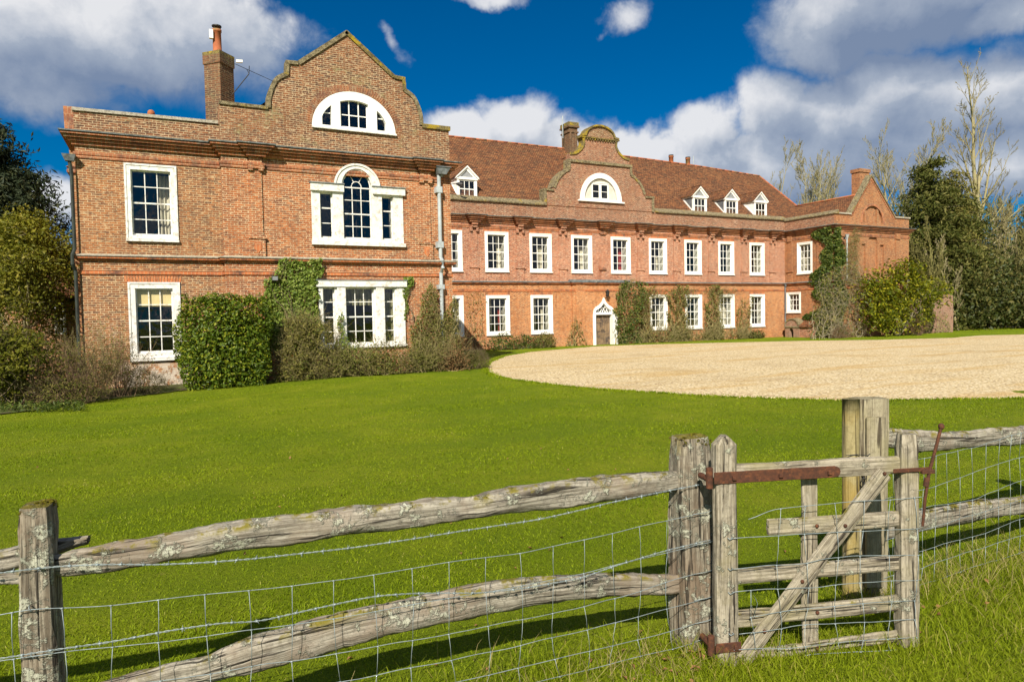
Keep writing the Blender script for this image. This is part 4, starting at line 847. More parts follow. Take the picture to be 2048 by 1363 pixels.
# --- chimneys
def pot(m, x, y, z0, z1, r): m.tube([(x, y, z0), (x, y, z0+.06), (x, y, z0+.07), (x, y, z1-.10), (x, y, z1-.09), (x, y, z1)], [r*1.12, r*1.12, r, r*.94, r*1.08, r*1.08], 14)
m = MB(); p = atY(440, 200, 27.6); cx_, cy_ = p[0], 27.6; hd = 24/CF*27.6*1.06
def diamond(m, h, z0, z1): m.hexa([(cx_-h, cy_, z0), (cx_, cy_-h, z0), (cx_+h, cy_, z0), (cx_, cy_+h, z0), (cx_-h, cy_, z1), (cx_, cy_-h, z1), (cx_+h, cy_, z1), (cx_, cy_+h, z1)])
zt = atY(440, 108, 27.6-hd*.3)[2]; diamond(m, hd*.98, 8.5, zt-.42); diamond(m, hd*1.06, zt-.42, zt-.05); diamond(m, hd*.9, zt-.05, zt)
ch = m.build('chimney', M['brick_stack'], house); ch['label'] = 'square brick chimney set cornerwise with one tall pot'
m = MB(); diamond(m, hd*1.065, zt-.10, zt+.015); m.build('chimney_cap', M['coping_moss'], ch)
m = MB(); pot(m, cx_-.03, cy_, zt, zt+.92, .155); m.build('chimney_pot', M['terracotta'], ch, True)
m = MB(); m.tube([(cx_-.03, cy_, zt+1.02), (cx_-.03, cy_, zt+1.06), (cx_-.03, cy_, zt+1.09)], [.17, .17, .05], 12)
for t in (0, 2, 4): m.tube([(cx_-.03+.13*cos(t), cy_+.13*sin(t), zt+.9), (cx_-.03+.13*cos(t), cy_+.13*sin(t), zt+1.03)], .012, 4)
m.build('cowl', M['black_metal'], ch)
m = MB(); m.box(cx_-.30, cx_-.17, cy_-.2, cy_-.06, zt+.52, zt+.83); m.build('antenna_box', M['white_paint'], ch)
m = MB(); A_ = atY(464, 190, 27.4); B_ = atY(498, 148, 27.4); C_ = atY(478, 123, 27.2); D_ = atY(545, 162, 28.0); E_ = atY(470, 128, 27.2); F_ = atY(484, 124, 27.2)
m.tube([A_, B_], .018, 5); m.tube([B_, (B_[0]+.02, B_[1], B_[2]+.3)], .014, 5); m.tube([E_, lerp3(E_, D_, .35), D_], .010, 5); m.tube([B_, lerp3(E_, D_, .3)], .01, 5)
for k in range(9):
    p = lerp3(E_, D_, .05+k*.09); m.tube([(p[0], p[1]-.16, p[2]-.05), (p[0], p[1]+.16, p[2]+.05)], .006, 4)
o = m.build('aerial', M['black_metal'], house)
m = MB(); m.hexa([(C_[0]-.10, C_[1]-.05, C_[2]-.06), (C_[0]+.12, C_[1]-.05, C_[2]-.03), (C_[0]+.12, C_[1]+.05, C_[2]-.03), (C_[0]-.10, C_[1]+.05, C_[2]-.06), (C_[0]-.10, C_[1]-.05, C_[2]+.04), (C_[0]+.12, C_[1]-.05, C_[2]+.06), (C_[0]+.12, C_[1]+.05, C_[2]+.06), (C_[0]-.10, C_[1]+.05, C_[2]+.04)]); m.build('aerial_box', M['white_paint'], o)
m = MB()
def kbox(x0, x1, y0, y1, z0, z1): m.box(x0*KC, x1*KC, YC+(y0-43.5), YC+(y1-43.5), CH+(z0-CH)*KC, CH+(z1-CH)*KC)
YC = 45.2; KC = YC/43.5
kbox(26.95, 27.68, 43.5, 44.6, 13.0, 16.0); kbox(27.0, 27.1, 43.42, 43.5, 13.0, 15.6); kbox(27.4, 27.5, 43.43, 43.5, 13.0, 15.6)
kbox(26.88, 27.75, 43.43, 44.67, 15.60, 15.70); kbox(26.83, 27.80, 43.38, 44.72, 15.98, 16.10)
ch = m.build('chimney', M['brick_stack'], house); ch['label'] = 'broad brick chimney behind the middle gable'
m = MB(); kbox(26.87, 27.76, 43.42, 44.68, 16.10, 16.36); m.build('chimney_cap', M['coping_moss'], ch)
m = MB(); q = atY(1125, 232, 45.5); m.tube([(q[0], 45.5, 15.7), (q[0], 45.5, q[2])], .035, 5); m.build('rod', M['grey_pipe'], ch)
m = MB(); q = atY(1387, 312, 46.3); m.tube([(q[0], 46.3, 14.0), (q[0], 46.3, q[2])], .03, 5); m.build('rod', M['grey_pipe'], house)
for x, zt2 in ((36.66*KR, CH+12.80*KR), (38.40*KR, CH+12.78*KR)):
    m = MB(); pot(m, x, 46.2, 13.9, zt2-.1, .20); o = m.build('chimney_pot', M['terracotta'], house, True); m = MB(); m.tube([(x, 46.2, zt2-.08), (x, 46.2, zt2+.0)], .21, 12); m.build('cowl', M['black_metal'], o)
p0 = atY(1702, 335, 36.6); p1 = atY(1742, 335, 36.6)
m = MB(); xa = atY(1719, 340, 36.6)[0]; ya = xa/(atY(1703, 340, 1.0)[0]); m.box(xa, xa+1.2, 36.6, ya, 10.5, p0[2]-.25); m.box(xa-.07, xa+1.27, 36.53, ya+.07, p0[2]-.25, p0[2]+.02); ch = m.build('chimney', M['brick_far'], house); ch['label'] = 'plain brick chimney behind the pointed right gable'
# --- right wing
nich = [rect(47.78, 48.22, 5.05, 7.12), [(48.55, 5.05), (49.62, 5.05)]+arc(49.085, 7.3, .535, .55, 0, 180, 14), rect(49.95, 50.42, 5.05, 7.10)]
wall(PR, rect(XR0+.004, XR1, -.7, 8.2), nich, M['brick_far'])
lunR = arc(49.05, 8.72, 1.34, 1.46, 0, 180, 26)
wall(PR, [(XR0+.004, 8.2), (XR0+.004, 9.30), (46.50, 9.30), (48.85, 12.36), (51.70, 9.30), (XR1, 9.30), (XR1, 8.2)], [[(a*.93+49.05*.07, b) for a, b in lunR]], M['brick_far'])
m = MB(); m.pbox(PR, 47.5, 50.7, 4.9, 8.0, -.34, -.14); m.pbox(PR, 47.6, 50.5, 8.6, 10.3, -.34, -.16); m.pbox(PR, 48.16, 48.36, 8.71, 9.98, -.17, -.05); m.pbox(PR, 49.62, 49.82, 8.71, 9.98, -.17, -.05); m.build('blind_panel', M['brick_far'], house)
m = MB(); m.prism(PR, arc(49.05, 8.72, 1.42, 1.54, 0, 180, 26)+arc(49.05, 8.72, 1.25, 1.36, 180, 0, 26), -.01, .02); m.build('brick_arch', M['moulding'], house)
band(PR, [(46.42, 9.30), (48.85, 12.42), (51.78, 9.30)], .04, .06, -.45, .08, M['coping'])
m = MB()
for k in range(22):
    a = lerp3((46.55, 0, 9.32), (48.85, 0, 12.28), (k+.3)/22); m.pbox(PR, a[0]-.0, a[0]+.07, a[2]-.17, a[2]-.06, -.02, .06); a = lerp3((51.64, 0, 9.32), (48.9, 0, 12.26), (k+.3)/22); m.pbox(PR, a[0]-.07, a[0], a[2]-.17, a[2]-.06, -.02, .06)
m.build('dentil_course', M['moulding'], house)
band(PR, [(XR0-.05, 9.33), (46.5, 9.33)], .06, .05, -.4, .1, M['coping_pale']); band(PR, [(51.7, 9.33), (XR1+.06, 9.33)], .06, .05, -.4, .1, M['coping_pale'])
wall(PT, rect(-YM, -YR-.004, -.7, 8.2), [rect(-38.24, -36.83, 5.0, 7.42), rect(-39.30, -37.93, 1.97, 3.55)], M['brick_far'])
wall(PT, rect(-YM, -YR-.004, 8.2, 9.294), [], M['brick_upper'])
sash_window(PT, -38.24, -36.83, 5.0, 7.42, (.17, .17, .16, .13), curt=[(0, 1, .55, 'curtain_cream'), (.25, .75, .98, 'curtain_cream')]); sash_window(PT, -39.30, -37.93, 1.97, 3.55, (.17, .17, .14, .12), rows=3, curt=[(0, .25, 1, 'curtain_cream')])
m = MB(); V = []; F = []
for i in range(9):
    y = YM+.1-(YM+.2-YR)*i/8
    for o_, z in ((.10, 9.27), (.11, 9.34), (-.36, 9.60), (-.42, 9.28)): V.append((XR0-o_, y, z+.02*mnoise.noise(Vector((y, o_*3, 2)))))
for i in range(8):
    for j in range(4): F.append((i*4+j, (i+1)*4+j, (i+1)*4+(j+1) % 4, i*4+(j+1) % 4))
m.add(V, F+[(0, 1, 2, 3), (32, 33, 34, 35)]); m.build('coping', M['coping'], house)
for yc in (38.95, 36.2):
    m = MB(); m.pbox(PT, -yc-.22, -yc+.22, 4.36, 7.66, -.02, .05); m.pbox(PT, -yc-.3, -yc+.3, 5.17, 5.28, -.02, .11); m.pbox(PT, -yc-.2, -yc+.2, 7.6, 8.02, -.02, .12); m.build('pilaster', M['brick_far'], house)
for xc in (45.4, 52.0):
    m = MB(); m.pbox(PR, xc-.22, xc+.22, 4.36, 7.66, -.02, .05); m.pbox(PR, xc-.3, xc+.3, 5.17, 5.28, -.02, .11); m.pbox(PR, xc-.25, xc+.25, 7.6, 8.02, -.02, .13); m.build('pilaster', M['brick_far'], house)
ys2 = list(np.linspace(YR+.3, 44, 10))
slope([(46.1, y, 9.0) for y in ys2], [(48.87, y, 11.1) for y in ys2], seed=21); slope([(XR1-.2, y, 9.25) for y in ys2], [(48.87, y, 11.1) for y in ys2], seed=22)
m = MB(); m.tube([(48.87, YR+.4, 11.12), (48.87, 43.5, 11.12)], .08, 8); m.build('ridge_tile', M['terracotta'], house, True)
m = MB(); m.box(XR1-.35, XR1, YR+.35, 52.5, -.7, 9.2); m.box(-2.5, XR1, 52.2, 52.5, -.7, 9.2); m.build('wall', M['brick_far'], house)
# little arched well house against the return wall
m = MB(); PW = Pl((43.95, 0, 0), (0, -1, 0), (-1, 0, 0)); body = [(-38.86, -.3), (-37.50, -.3), (-37.50, .84)]+arc(-38.18, .84, .62, .62, 10, 170, 12)+[(-38.86, .84)]
m.prism(PW, body, -.72, 0, [[(-38.46, -.29), (-38.05, -.29)]+arc(-38.255, .48, .205, .22, 0, 180, 10)]); o = m.build('well_house', M['brick_ruin'], house)
band(PW, arc(-38.18, .86, .66, .60, 170, 10, 12), .05, .05, -.72, .07, M['coping'], parent=o); m = MB(); m.pbox(PW, -38.92, -37.44, .76, .88, -.02, .06); m.build('moulding', M['coping'], o)
m = MB(); m.pbox(PW, -38.5, -38.0, -.28, .8, -.70, -.5); m.build('opening_lining', M['room_dark'], o)
m = MB(); m.pbox(PW, -37.50, -36.35, -.3, .80, -.72, -.08); m.build('lean_to_wall', M['brick_pink'], o)
m = MB(); m.hexa([PW.pt(-37.5, .80, .06), PW.pt(-36.25, .80, .06), PW.pt(-36.25, 1.36, -.72), PW.pt(-37.5, 1.36, -.72), PW.pt(-37.5, .87, .06), PW.pt(-36.25, .87, .06), PW.pt(-36.25, 1.43, -.72), PW.pt(-37.5, 1.43, -.72)]); m.build('lean_to_roof', M['roof_tile'], o)
# --- front door
fr = MB(); ogi = [(26.26, 2.24), (27.62, 2.24), (27.56, 2.38), (27.40, 2.47), (27.18, 2.60), (27.02, 2.80), (26.95, 2.88), (26.88, 2.80), (26.72, 2.60), (26.50, 2.47), (26.32, 2.38)]
fr.prism(PM, [(a*.998+26.95*.002, b) for a, b in og], -.10, .17, [rect(26.26, 27.56, -.01, 2.07), ogi])
fr.pbox(PM, 26.06, 27.86, 2.08, 2.20, .16, .21)
hood = smooth_pts(og[2:8], 3); hood2 = smooth_pts(og[9:15], 3)
band(PM, hood, .05, .07, .10, .24, None, mb_=fr) if False else None
dr = fr.build('door', M['white_paint'], house); dr['label'] = 'weathered double door in a white ogee arched frame'
m = MB(); m.pbox(PM, 27.55, 27.92, -.02, 2.1, .13, .42); m.build('door_jamb', M['white_paint'], dr); m = MB(); m.pbox(PM, 26.02, 26.24, -.02, 2.1, .16, .22); m.build('door_jamb', M['white_paint'], dr)
for s_, (a, b) in enumerate(((26.27, 26.905), (26.915, 27.55))):
    m = MB(); m.pbox(PM, a, b, -.01, 2.065, -.10, -.05)
    for u in (a, b-.11): m.pbox(PM, u, u+.11, 0, 2.06, -.051, -.02)
    for z, h in ((0, .16), (.72, .14), (1.52, .10), (1.95, .11)): m.pbox(PM, a+.11, b-.11, z, z+h, -.051, -.022)
    for z0_, z1_ in ((.22, .66), (.92, 1.46), (1.66, 1.90)): m.pbox(PM, a+.17, b-.17, z0_, z1_, -.051, -.030)
    m.prism(PM, arc((a+b)/2, 1.40, (b-a)/2-.16, .1, 0, 180, 8), -.051, -.026)
    lf = m.build('door_leaf', M['oak_door'], dr)
    m = MB(); u = b-.06 if s_ == 0 else a+.06; m.tube([PM.pt(u, 1.0, -.02), PM.pt(u, 1.0, .03)], [.02, .03], 8); m.build('handle', M['black_metal'], lf) if False else m.build('handle', M['black_metal'], dr)
m = MB(); zs_ = 2.24
for c, w_ in ((26.52, .17), (26.95, .20), (27.38, .17), (26.74, .22), (27.16, .22)):
    m.tube([PM.pt(c-w_, zs_, -.02), PM.pt(c-w_*.55, zs_+w_*1.1, -.02), PM.pt(c, zs_+w_*1.7, -.02)], .022, 5); m.tube([PM.pt(c+w_, zs_, -.02), PM.pt(c+w_*.55, zs_+w_*1.1, -.02), PM.pt(c, zs_+w_*1.7, -.02)], .022, 5)
m.build('fanlight_tracery', M['white_paint'], dr); m = MB(); m.add([PM.pt(26.2, 2.2, -.05), PM.pt(27.7, 2.2, -.05), PM.pt(27.7, 2.95, -.05), PM.pt(26.2, 2.95, -.05)], [(0, 1, 2, 3)]); m.build('pane', M['glass'], dr, recalc=False)
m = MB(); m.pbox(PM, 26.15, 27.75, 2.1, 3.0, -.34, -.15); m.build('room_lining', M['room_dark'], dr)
m = MB(); m.pbox(PM, 25.9, 28.0, -.3, -.01, -.1, .65); m.build('doorstep', M['coping_pale'], dr)
ln = MB(); lc = PM.pt(27.07, 3.5, .45); ln.tube([PM.pt(27.07, 3.28, .1), PM.pt(27.07, 3.22, .3), (lc[0], lc[1], 3.34)], .022, 6); ln.tube([(lc[0], lc[1], 3.33), (lc[0], lc[1], 3.38), (lc[0], lc[1], 3.62), (lc[0], lc[1], 3.66), (lc[0], lc[1], 3.76), (lc[0], lc[1], 3.80)], [.06, .09, .14, .17, .06, .03], 6); ln.build('lantern', M['black_metal'], house)
# --- pipes, lights
m = MB(); px_ = bx(9.87); yp = YB-.18; m.tube([(px_, yp, bz(7.75)), (px_, yp-.0, 4.45), (px_, yp-.22, 4.30), (px_, yp-.22, 4.05), (px_, yp, 3.85), (px_, yp, .9)], .075, 10)
for z in (7.15, 4.98, 3.3): m.box(px_-.14, px_+.11, yp-.085, yp+.18, z-.14, z+.10) if z > 4 else m.box(px_-.14, px_+.11, yp-.085, yp+.18, z-.1, z+.08)
dp = m.build('downpipe', M['grey_pipe'], house); dp['label'] = 'pale grey downpipe at the right corner of the front wing'
m = MB(); m.hexa([(bx(9.80), yp-.16, bz(7.78)), (bx(10.14), yp-.16, bz(7.78)), (bx(10.14), yp+.15, bz(7.78)), (bx(9.80), yp+.15, bz(7.78)), (bx(9.72), yp-.22, bz(8.02)), (bx(10.3), yp-.22, bz(8.04)), (bx(10.3), yp+.15, bz(8.04)), (bx(9.72), yp+.15, bz(8.02))]); m.box(bx(9.70), bx(10.32), yp-.25, yp+.15, bz(8.04), bz(8.07)); m.tube([(bx(9.95), yp, bz(7.79)), (px_, yp, bz(7.70))], [.13, .075], 10); m.build('rainwater_hopper', M['lead'], dp)
m = MB(); yq = YL-.02; m.tube([(-2.66, yq-.10, 7.45), (-2.60, yq-.1, 6.9), (-2.60, yq-.1, 4.5), (-2.66, yq-.22, 4.3), (-2.66, yq-.22, 4.0), (-2.6, yq-.1, 3.8), (-2.6, yq-.1, .3)], .055, 8); dp = m.build('downpipe', M['dark_green_pipe'], house); dp['label'] = 'dark downpipe at the left corner of the front wing'
m = MB(); m.hexa([(-2.76, yq-.2, 7.30), (-2.52, yq-.2, 7.30), (-2.52, yq, 7.30), (-2.76, yq, 7.30), (-2.84, yq-.28, 7.5), (-2.46, yq-.28, 7.5), (-2.46, yq, 7.5), (-2.84, yq, 7.5)]); m.build('rainwater_hopper', M['lead'], dp)
m = MB(); m.tube([(XR0-.08, YM-.10, 4.25), (XR0-.08, YM-.10, .95), (XR0-.3, YM-.35, .62)], .055, 8); m.tube([(XR0-.08, YM-.16, 4.25), (XR0-.08, YM-.16, 4.05)], [.13, .07], 8); dp = m.build('downpipe', M['cheek_lead'], house); dp['label'] = 'dark downpipe in the inner corner by the well house'
m = MB(); q = atY(1694, 520, YR-.12); m.tube([(q[0], YR-.12, 7.6), (q[0], YR-.12, 4.4)], .06, 8); m.tube([(q[0], YR-.14, 7.75), (q[0], YR-.13, 7.45)], [.16, .07], 8); dp = m.build('downpipe', M['grey_pipe'], house); dp['label'] = 'grey downpipe on the right wing beside the ivy'
def flood(x, y, z, lab):
    m = MB(); m.hexa([(x-.11, y-.16, z-.10), (x+.11, y-.16, z-.10), (x+.11, y-.04, z-.06), (x-.11, y-.04, z-.06), (x-.11, y-.20, z+.06), (x+.11, y-.20, z+.06), (x+.11, y-.06, z+.08), (x-.11, y-.06, z+.08)]); m.tube([(x, y-.08, z-.06), (x, y+.25, z-.12)], .02, 5)
    o = m.build('floodlight', M['black_metal'], house); o['label'] = lab
    m = MB(); m.add([(x-.09, y-.172, z-.085), (x+.09, y-.172, z-.085), (x+.09, y-.203, z+.045), (x-.09, y-.203, z+.045)], [(0, 1, 2, 3)]); m.build('lens', M['tympanum'], o)
flood(bx(3.47), YB-.22, bz(3.60), 'small black floodlight in the ivy on the front wing')
q = atY(1689, 476, YR-.3); flood(q[0], YR-.25, q[2], 'small floodlight on the right wing above the ivy')
q = atY(913, 367, 39.0); m = MB(); m.tube([(q[0]-.5, 39.4, q[2]-.02), (q[0], 39.0, q[2])], .025, 5); m.tube([(q[0], 39.05, q[2]+.0), (q[0]+.15, 38.9, q[2]-.05), (q[0]+.3, 38.8, q[2]-.1)], [.05, .14, .16], 8); m.build('floodlight', M['black_metal'], house)
# ------------------------------------------------------------------ planting
def pn(P, f, seed):                                   # cheap smooth noise on points, about -1..1
    r = np.random.default_rng(seed); o = np.zeros(len(P))
    for k in range(5):
        w = r.normal(size=3)*f*(1+.5*k); o += np.sin(P@w+r.random()*6.28)*(.6**k)
    return o/1.6
def blob_pts(rng, c, R_, n, p=2.0, lump=.18, shell=.55, seed=0, zmin=None):
    d = rng.normal(size=(n, 3)); d /= np.linalg.norm(d, axis=1, keepdims=True)
    q = d/((np.abs(d)**p).sum(1, keepdims=True))**(1/p)
    r = (1-shell*rng.random(n)**1.7)*(1+lump*pn(d, 2.6, seed)+lump*.5*pn(d, 7, seed+5))
    P = q*r[:, None]*np.asarray(R_)+np.asarray(c); nr = d/np.asarray(R_); nr /= np.linalg.norm(nr, axis=1, keepdims=True)
    if zmin is not None:
        k = P[:, 2] > zmin(P[:, 0], P[:, 1]); P, nr = P[k], nr[k]
    return P, nr
def stems(rng, base, tops, r0=.02, n=5, wob=.12):
    A, B, ra, rb = [], [], [], []
    for b_, t_ in zip(base, tops):
        b_, t_ = np.asarray(b_, float), np.asarray(t_, float); L = np.linalg.norm(t_-b_); p = b_
        for k in range(1, n+1):
            q = b_+(t_-b_)*k/n+(rng.normal(size=3)*wob*L/n if k < n else 0); A.append(p); B.append(q); ra.append(r0*(1-.8*(k-1)/n)); rb.append(r0*(1-.8*k/n)); p = q
    return seg_tubes(A, B, ra, rb, 4)
def twig_spray(rng, P, nr, L, r=.004, per=1, up=.5):
    P = np.repeat(P, per, 0); D = np.repeat(nr, per, 0)+rng.normal(size=(len(P), 3))*.7+np.array([0, 0, up]); D /= np.linalg.norm(D, axis=1, keepdims=True)
    l = (L*(.5+rng.random(len(P))))[:, None]; D2 = D+rng.normal(size=D.shape)*.35; M_ = P+D*l*.5
    return cat_vf([seg_tubes(P, M_, np.full(len(P), r), np.full(len(P), r*.7), 3), seg_tubes(M_, M_+D2*l*.5, np.full(len(P), r*.7), np.full(len(P), r*.25), 3)])
gz1 = lambda x, y: float(ground_z(x, y))
def plant(name, label, cat, base, crown, twigs, cm, tm, group=None, part='foliage', tpart='stems'):
    t = thing(name, label, cat, (float(base[0]), float(base[1]), gz1(base[0], base[1])), group)
    if crown is not None: npmesh(part, crown[0], crown[1], M[cm], t)
    if twigs is not None: npmesh(tpart, twigs[0], twigs[1], M[tm], t)
    return t
def bush(name, label, cat, c, R_, n, size, cm, tm, seed, p=2.0, lump=.18, ntw=300, tl=.3, group=None, up=.5, shell=.55, aspect=.5, trad=.004, stems_n=14):
    rng = np.random.default_rng(seed); g = gz1(c[0], c[1])
    P, nr = blob_pts(rng, c, R_, n, p, lump, shell, seed, lambda x, y: ground_z(x, y)+.02)
    cr = leaves(P, size, rng, up, nr, .8, aspect)
    Q, nq = blob_pts(rng, c, np.asarray(R_)*.97, ntw, p, lump, .3, seed, lambda x, y: ground_z(x, y)+.05)
    tw = [twig_spray(rng, Q, nq, tl, trad)] if ntw else []
    k = min(stems_n, len(Q)) if ntw else 0
    if k:
        b_ = [(c[0]+rng.normal()*R_[0]*.25, c[1]+rng.normal()*R_[1]*.2, g-.05) for _ in range(k)]; tw.append(stems(rng, b_, Q[:k], .022))
    return plant(name, label, cat, c, cr, cat_vf(tw) if tw else None, cm, tm, group)
def box_px(px0, px1, py0, py1, Y):
    a = atY(px0, (py0+py1)/2, Y); b = atY(px1, (py0+py1)/2, Y); t = atY((px0+px1)/2, py0, Y); q = atY((px0+px1)/2, py1, Y)
    return (a[0]+b[0])/2, (t[2]+q[2])/2, (b[0]-a[0])/2, (t[2]-q[2])/2
def bush_px(name, label, cat, px0, px1, py0, py1, Y, ry, n, size, cm, tm, seed, **kw):
    cx, cz, rx, rz = box_px(px0, px1, py0, py1, Y)
    return bush(name, label, cat, (cx, Y, cz), (rx, ry, rz), n, size, cm, tm, seed, **kw)
# clipped laurel
bush_px('laurel_bush', 'big glossy dark green laurel bush clipped square beside the lower left window', 'bush', 358, 541, 596, 790, 24.75, .85, 23000, .108, 'laurel', 'twig', 11, p=4.0, lump=.10, ntw=60, tl=.2, shell=.5)
rng = np.random.default_rng(12); P = []
for k in range(40):                                   # young shoots standing out of the clipped top
    a = atY(365+170*rng.random(), 600, 24.3+1.0*rng.random()); q = np.array([a[0], 24.2+1.1*rng.random(), a[2]-.1]); hh = .12+.22*rng.random(); P.append(q[None]+np.c_[rng.normal(size=(16, 2))*.045, np.linspace(0, hh, 16)])
V, F = leaves(np.concatenate(P), .10, rng, .3, None, 0, .45); npmesh('shoots', V, F, M['laurel'], bpy.data.objects['laurel_bush'])
# ivy patches on a wall plane
def in_poly(P, poly):
    x, y = P[:, 0], P[:, 1]; c = np.zeros(len(P), bool); n = len(poly)
    for i in range(n):
        (x1, y1), (x2, y2) = poly[i], poly[(i+1) % n]
        k = (y1 > y) != (y2 > y); xi = (x2-x1)*(y-y1)/((y2-y1) if abs(y2-y1) > 1e-9 else 1e-9)+x1; c ^= k & (x < xi)
    return c
def poly_sample(rng, poly, n, jit_=.12):
    A = np.array(poly); lo, hi = A.min(0), A.max(0); out = []; tot = 0
    while tot < n:
        q = lo+(hi-lo)*rng.random((n*2, 2)); w = np.stack([pn(np.c_[q, q[:, :1]*0], 3.5, 5), pn(np.c_[q, q[:, :1]*0], 3.5, 6)], 1)*jit_
        q = q[in_poly(q+w, poly)]; out.append(q); tot += len(q)
    return np.concatenate(out)[:n]
def climber(name, label, poly_px, Y, n, size, cm, tm, seed, thick=.22, nv=10, cat='climbing plant', group=None, vr=.018, jit_=.12, lump=.6, tw_n=0, tl=.3, aspect=.7, clump=0.0, wander=.5):
    rng = np.random.default_rng(seed); poly = [tuple(atY(px, py, Y)[[0, 2]]) for px, py in poly_px]
    q = poly_sample(rng, poly, n, jit_)
    if clump:
        k = pn(np.c_[q, q[:, :1]*0], 5.0, seed+3)+.6*rng.normal(size=len(q)) > clump; q = q[k]
    th = thick*(.35+lump*.5*(1+pn(np.c_[q, q[:, :1]*0], 2.2, seed)))
    P = np.c_[q[:, 0], Y-.02-th*rng.random(len(q))**.6, q[:, 1]]
    cr = leaves(P, size, rng, .25, np.tile([[-.15, -1.0, .15]], (len(P), 1)), 1.1, aspect, .3, droop=.5) if n else None
    A, B, ra, rb = [], [], [], []; zb = min(z for x, z in poly); PA = np.array(poly)
    for k in range(nv):
        s0 = poly_sample(rng, poly, 1, .02)[0]; x, z = s0[0], zb; r = vr*(.5+rng.random()); d = np.array([rng.normal()*.4, 1.0])
        yy = Y-.05-thick*rng.random()*.6
        for i in range(60):
            d += rng.normal(size=2)*wander*.5; d[1] += .12; d /= np.linalg.norm(d); st = .10
            nx, nz = x+d[0]*st, z+d[1]*st
            if not in_poly(np.array([[nx, nz]]), poly)[0]:
                if i > 3 and rng.random() < .3: break
                d[0] = -d[0] if rng.random() < .6 else d[0]; cpt = PA.mean(0); d += .5*(cpt-np.array([x, z]))/np.linalg.norm(cpt-np.array([x, z])+1e-6)
                d /= np.linalg.norm(d); nx, nz = x+d[0]*st, z+d[1]*st
            r2 = max(.005, r*.965); y2 = yy+rng.normal()*.02; y2 = min(y2, Y-.03); A.append((x, yy, z)); B.append((nx, y2, nz)); ra.append(r); rb.append(r2); x, z, r, yy = nx, nz, r2, y2
    tw = []
    if A: tw.append(seg_tubes(A, B, ra, rb, 5))
    if tw_n:
        q = poly_sample(rng, poly, tw_n, jit_); Pt = np.c_[q[:, 0], Y-.03-thick*rng.random(tw_n), q[:, 1]]
        tw.append(twig_spray(rng, Pt, np.tile([[0, -.7, .0]], (tw_n, 1)), tl, .009 if Y > 30 else .005, 1, .1))
    xc = float(np.mean(PA[:, 0]))
    return plant(name, label, cat, (xc, Y-.1), cr, cat_vf(tw) if tw else None, cm, tm, group, 'leaves', 'vines')
YV = YB-.02
climber('ivy', 'bright green ivy climbing the front wing left of the three light window', [(524, 640), (523, 600), (530, 575), (540, 560), (548, 530), (560, 523), (600, 517), (640, 519), (652, 540), (650, 556), (632, 566), (634, 600), (640, 650), (636, 700), (550, 700), (530, 670)], YV, 5200, .105, 'ivy', 'twig', 21, thick=.30, nv=8)
climber('ivy', 'thin strand of ivy on the top right corner of the three light window', [(804, 556), (826, 552), (822, 580), (815, 600), (812, 640), (806, 640), (810, 600), (806, 575)], YV, 420, .09, 'ivy', 'twig', 22, thick=.12, nv=2)
climber('ivy', 'thin strand of ivy hanging in front of the wide mullion', [(668, 700), (676, 640), (684, 620), (688, 660), (692, 700), (720, 690), (740, 700)], YV-.15, 330, .075, 'ivy', 'twig', 23, thick=.1, nv=3)
climber('climbing_shrub', 'ragged olive climbing shrub around the pale downpipe on the wing corner', [(812, 720), (820, 660), (836, 620), (845, 575), (855, 560), (866, 575), (872, 610), (880, 640), (905, 585), (912, 610), (917, 690), (924, 735)], YV-.05, 4600, .075, 'ivy_olive', 'twig_olive', 24, thick=.55, nv=16, tw_n=700, tl=.35)
bush_px('shrub', 'rounded twiggy grey-brown shrub in front of the ivy', 'bush', 548, 662, 612, 745, 24.9, .6, 3600, .085, 'creeper', 'twig_olive', 31, lump=.45, ntw=650, tl=.5, up=.2, trad=.0065, shell=.75)
for k, (a, b, c, d) in enumerate(((545, 650, 700, 790), (630, 735, 690, 775), (715, 815, 688, 768), (795, 900, 686, 765), (872, 932, 690, 762))):
    bush_px('low_shrub', ['low wispy brown shrub at the foot of the ivy', 'low tangled olive shrub under the left light of the window', 'low tangled olive shrub under the middle of the wide window', 'low brown shrub right of the wide window', 'low reddish brown shrub at the wing corner'][k], 'bush', a, b, c, d, 24.75+.1*(k % 2), .55, 2900, .085, ['scrub', 'ivy_olive', 'scrub', 'ivy_olive', 'rust_leaf'][k], 'twig_olive', 40+k, lump=.5, ntw=420, tl=.42, up=.35, trad=.006, shell=.75, group='low shrubs under the three light window', p=2.6)
bush_px('low_shrub', 'small ivy-green shrub peeping over the low brown shrubs', 'bush', 655, 760, 684, 740, 25.3, .35, 1500, .08, 'ivy', 'twig', 47, lump=.3, ntw=100)
bush_px('round_bush', 'small round brown bush at the end of the border by the gravel', 'bush', 920, 976, 698, 748, 25.0, .5, 4200, .035, 'scrub', 'twig', 48, lump=.08, ntw=1400, tl=.14, up=.4)
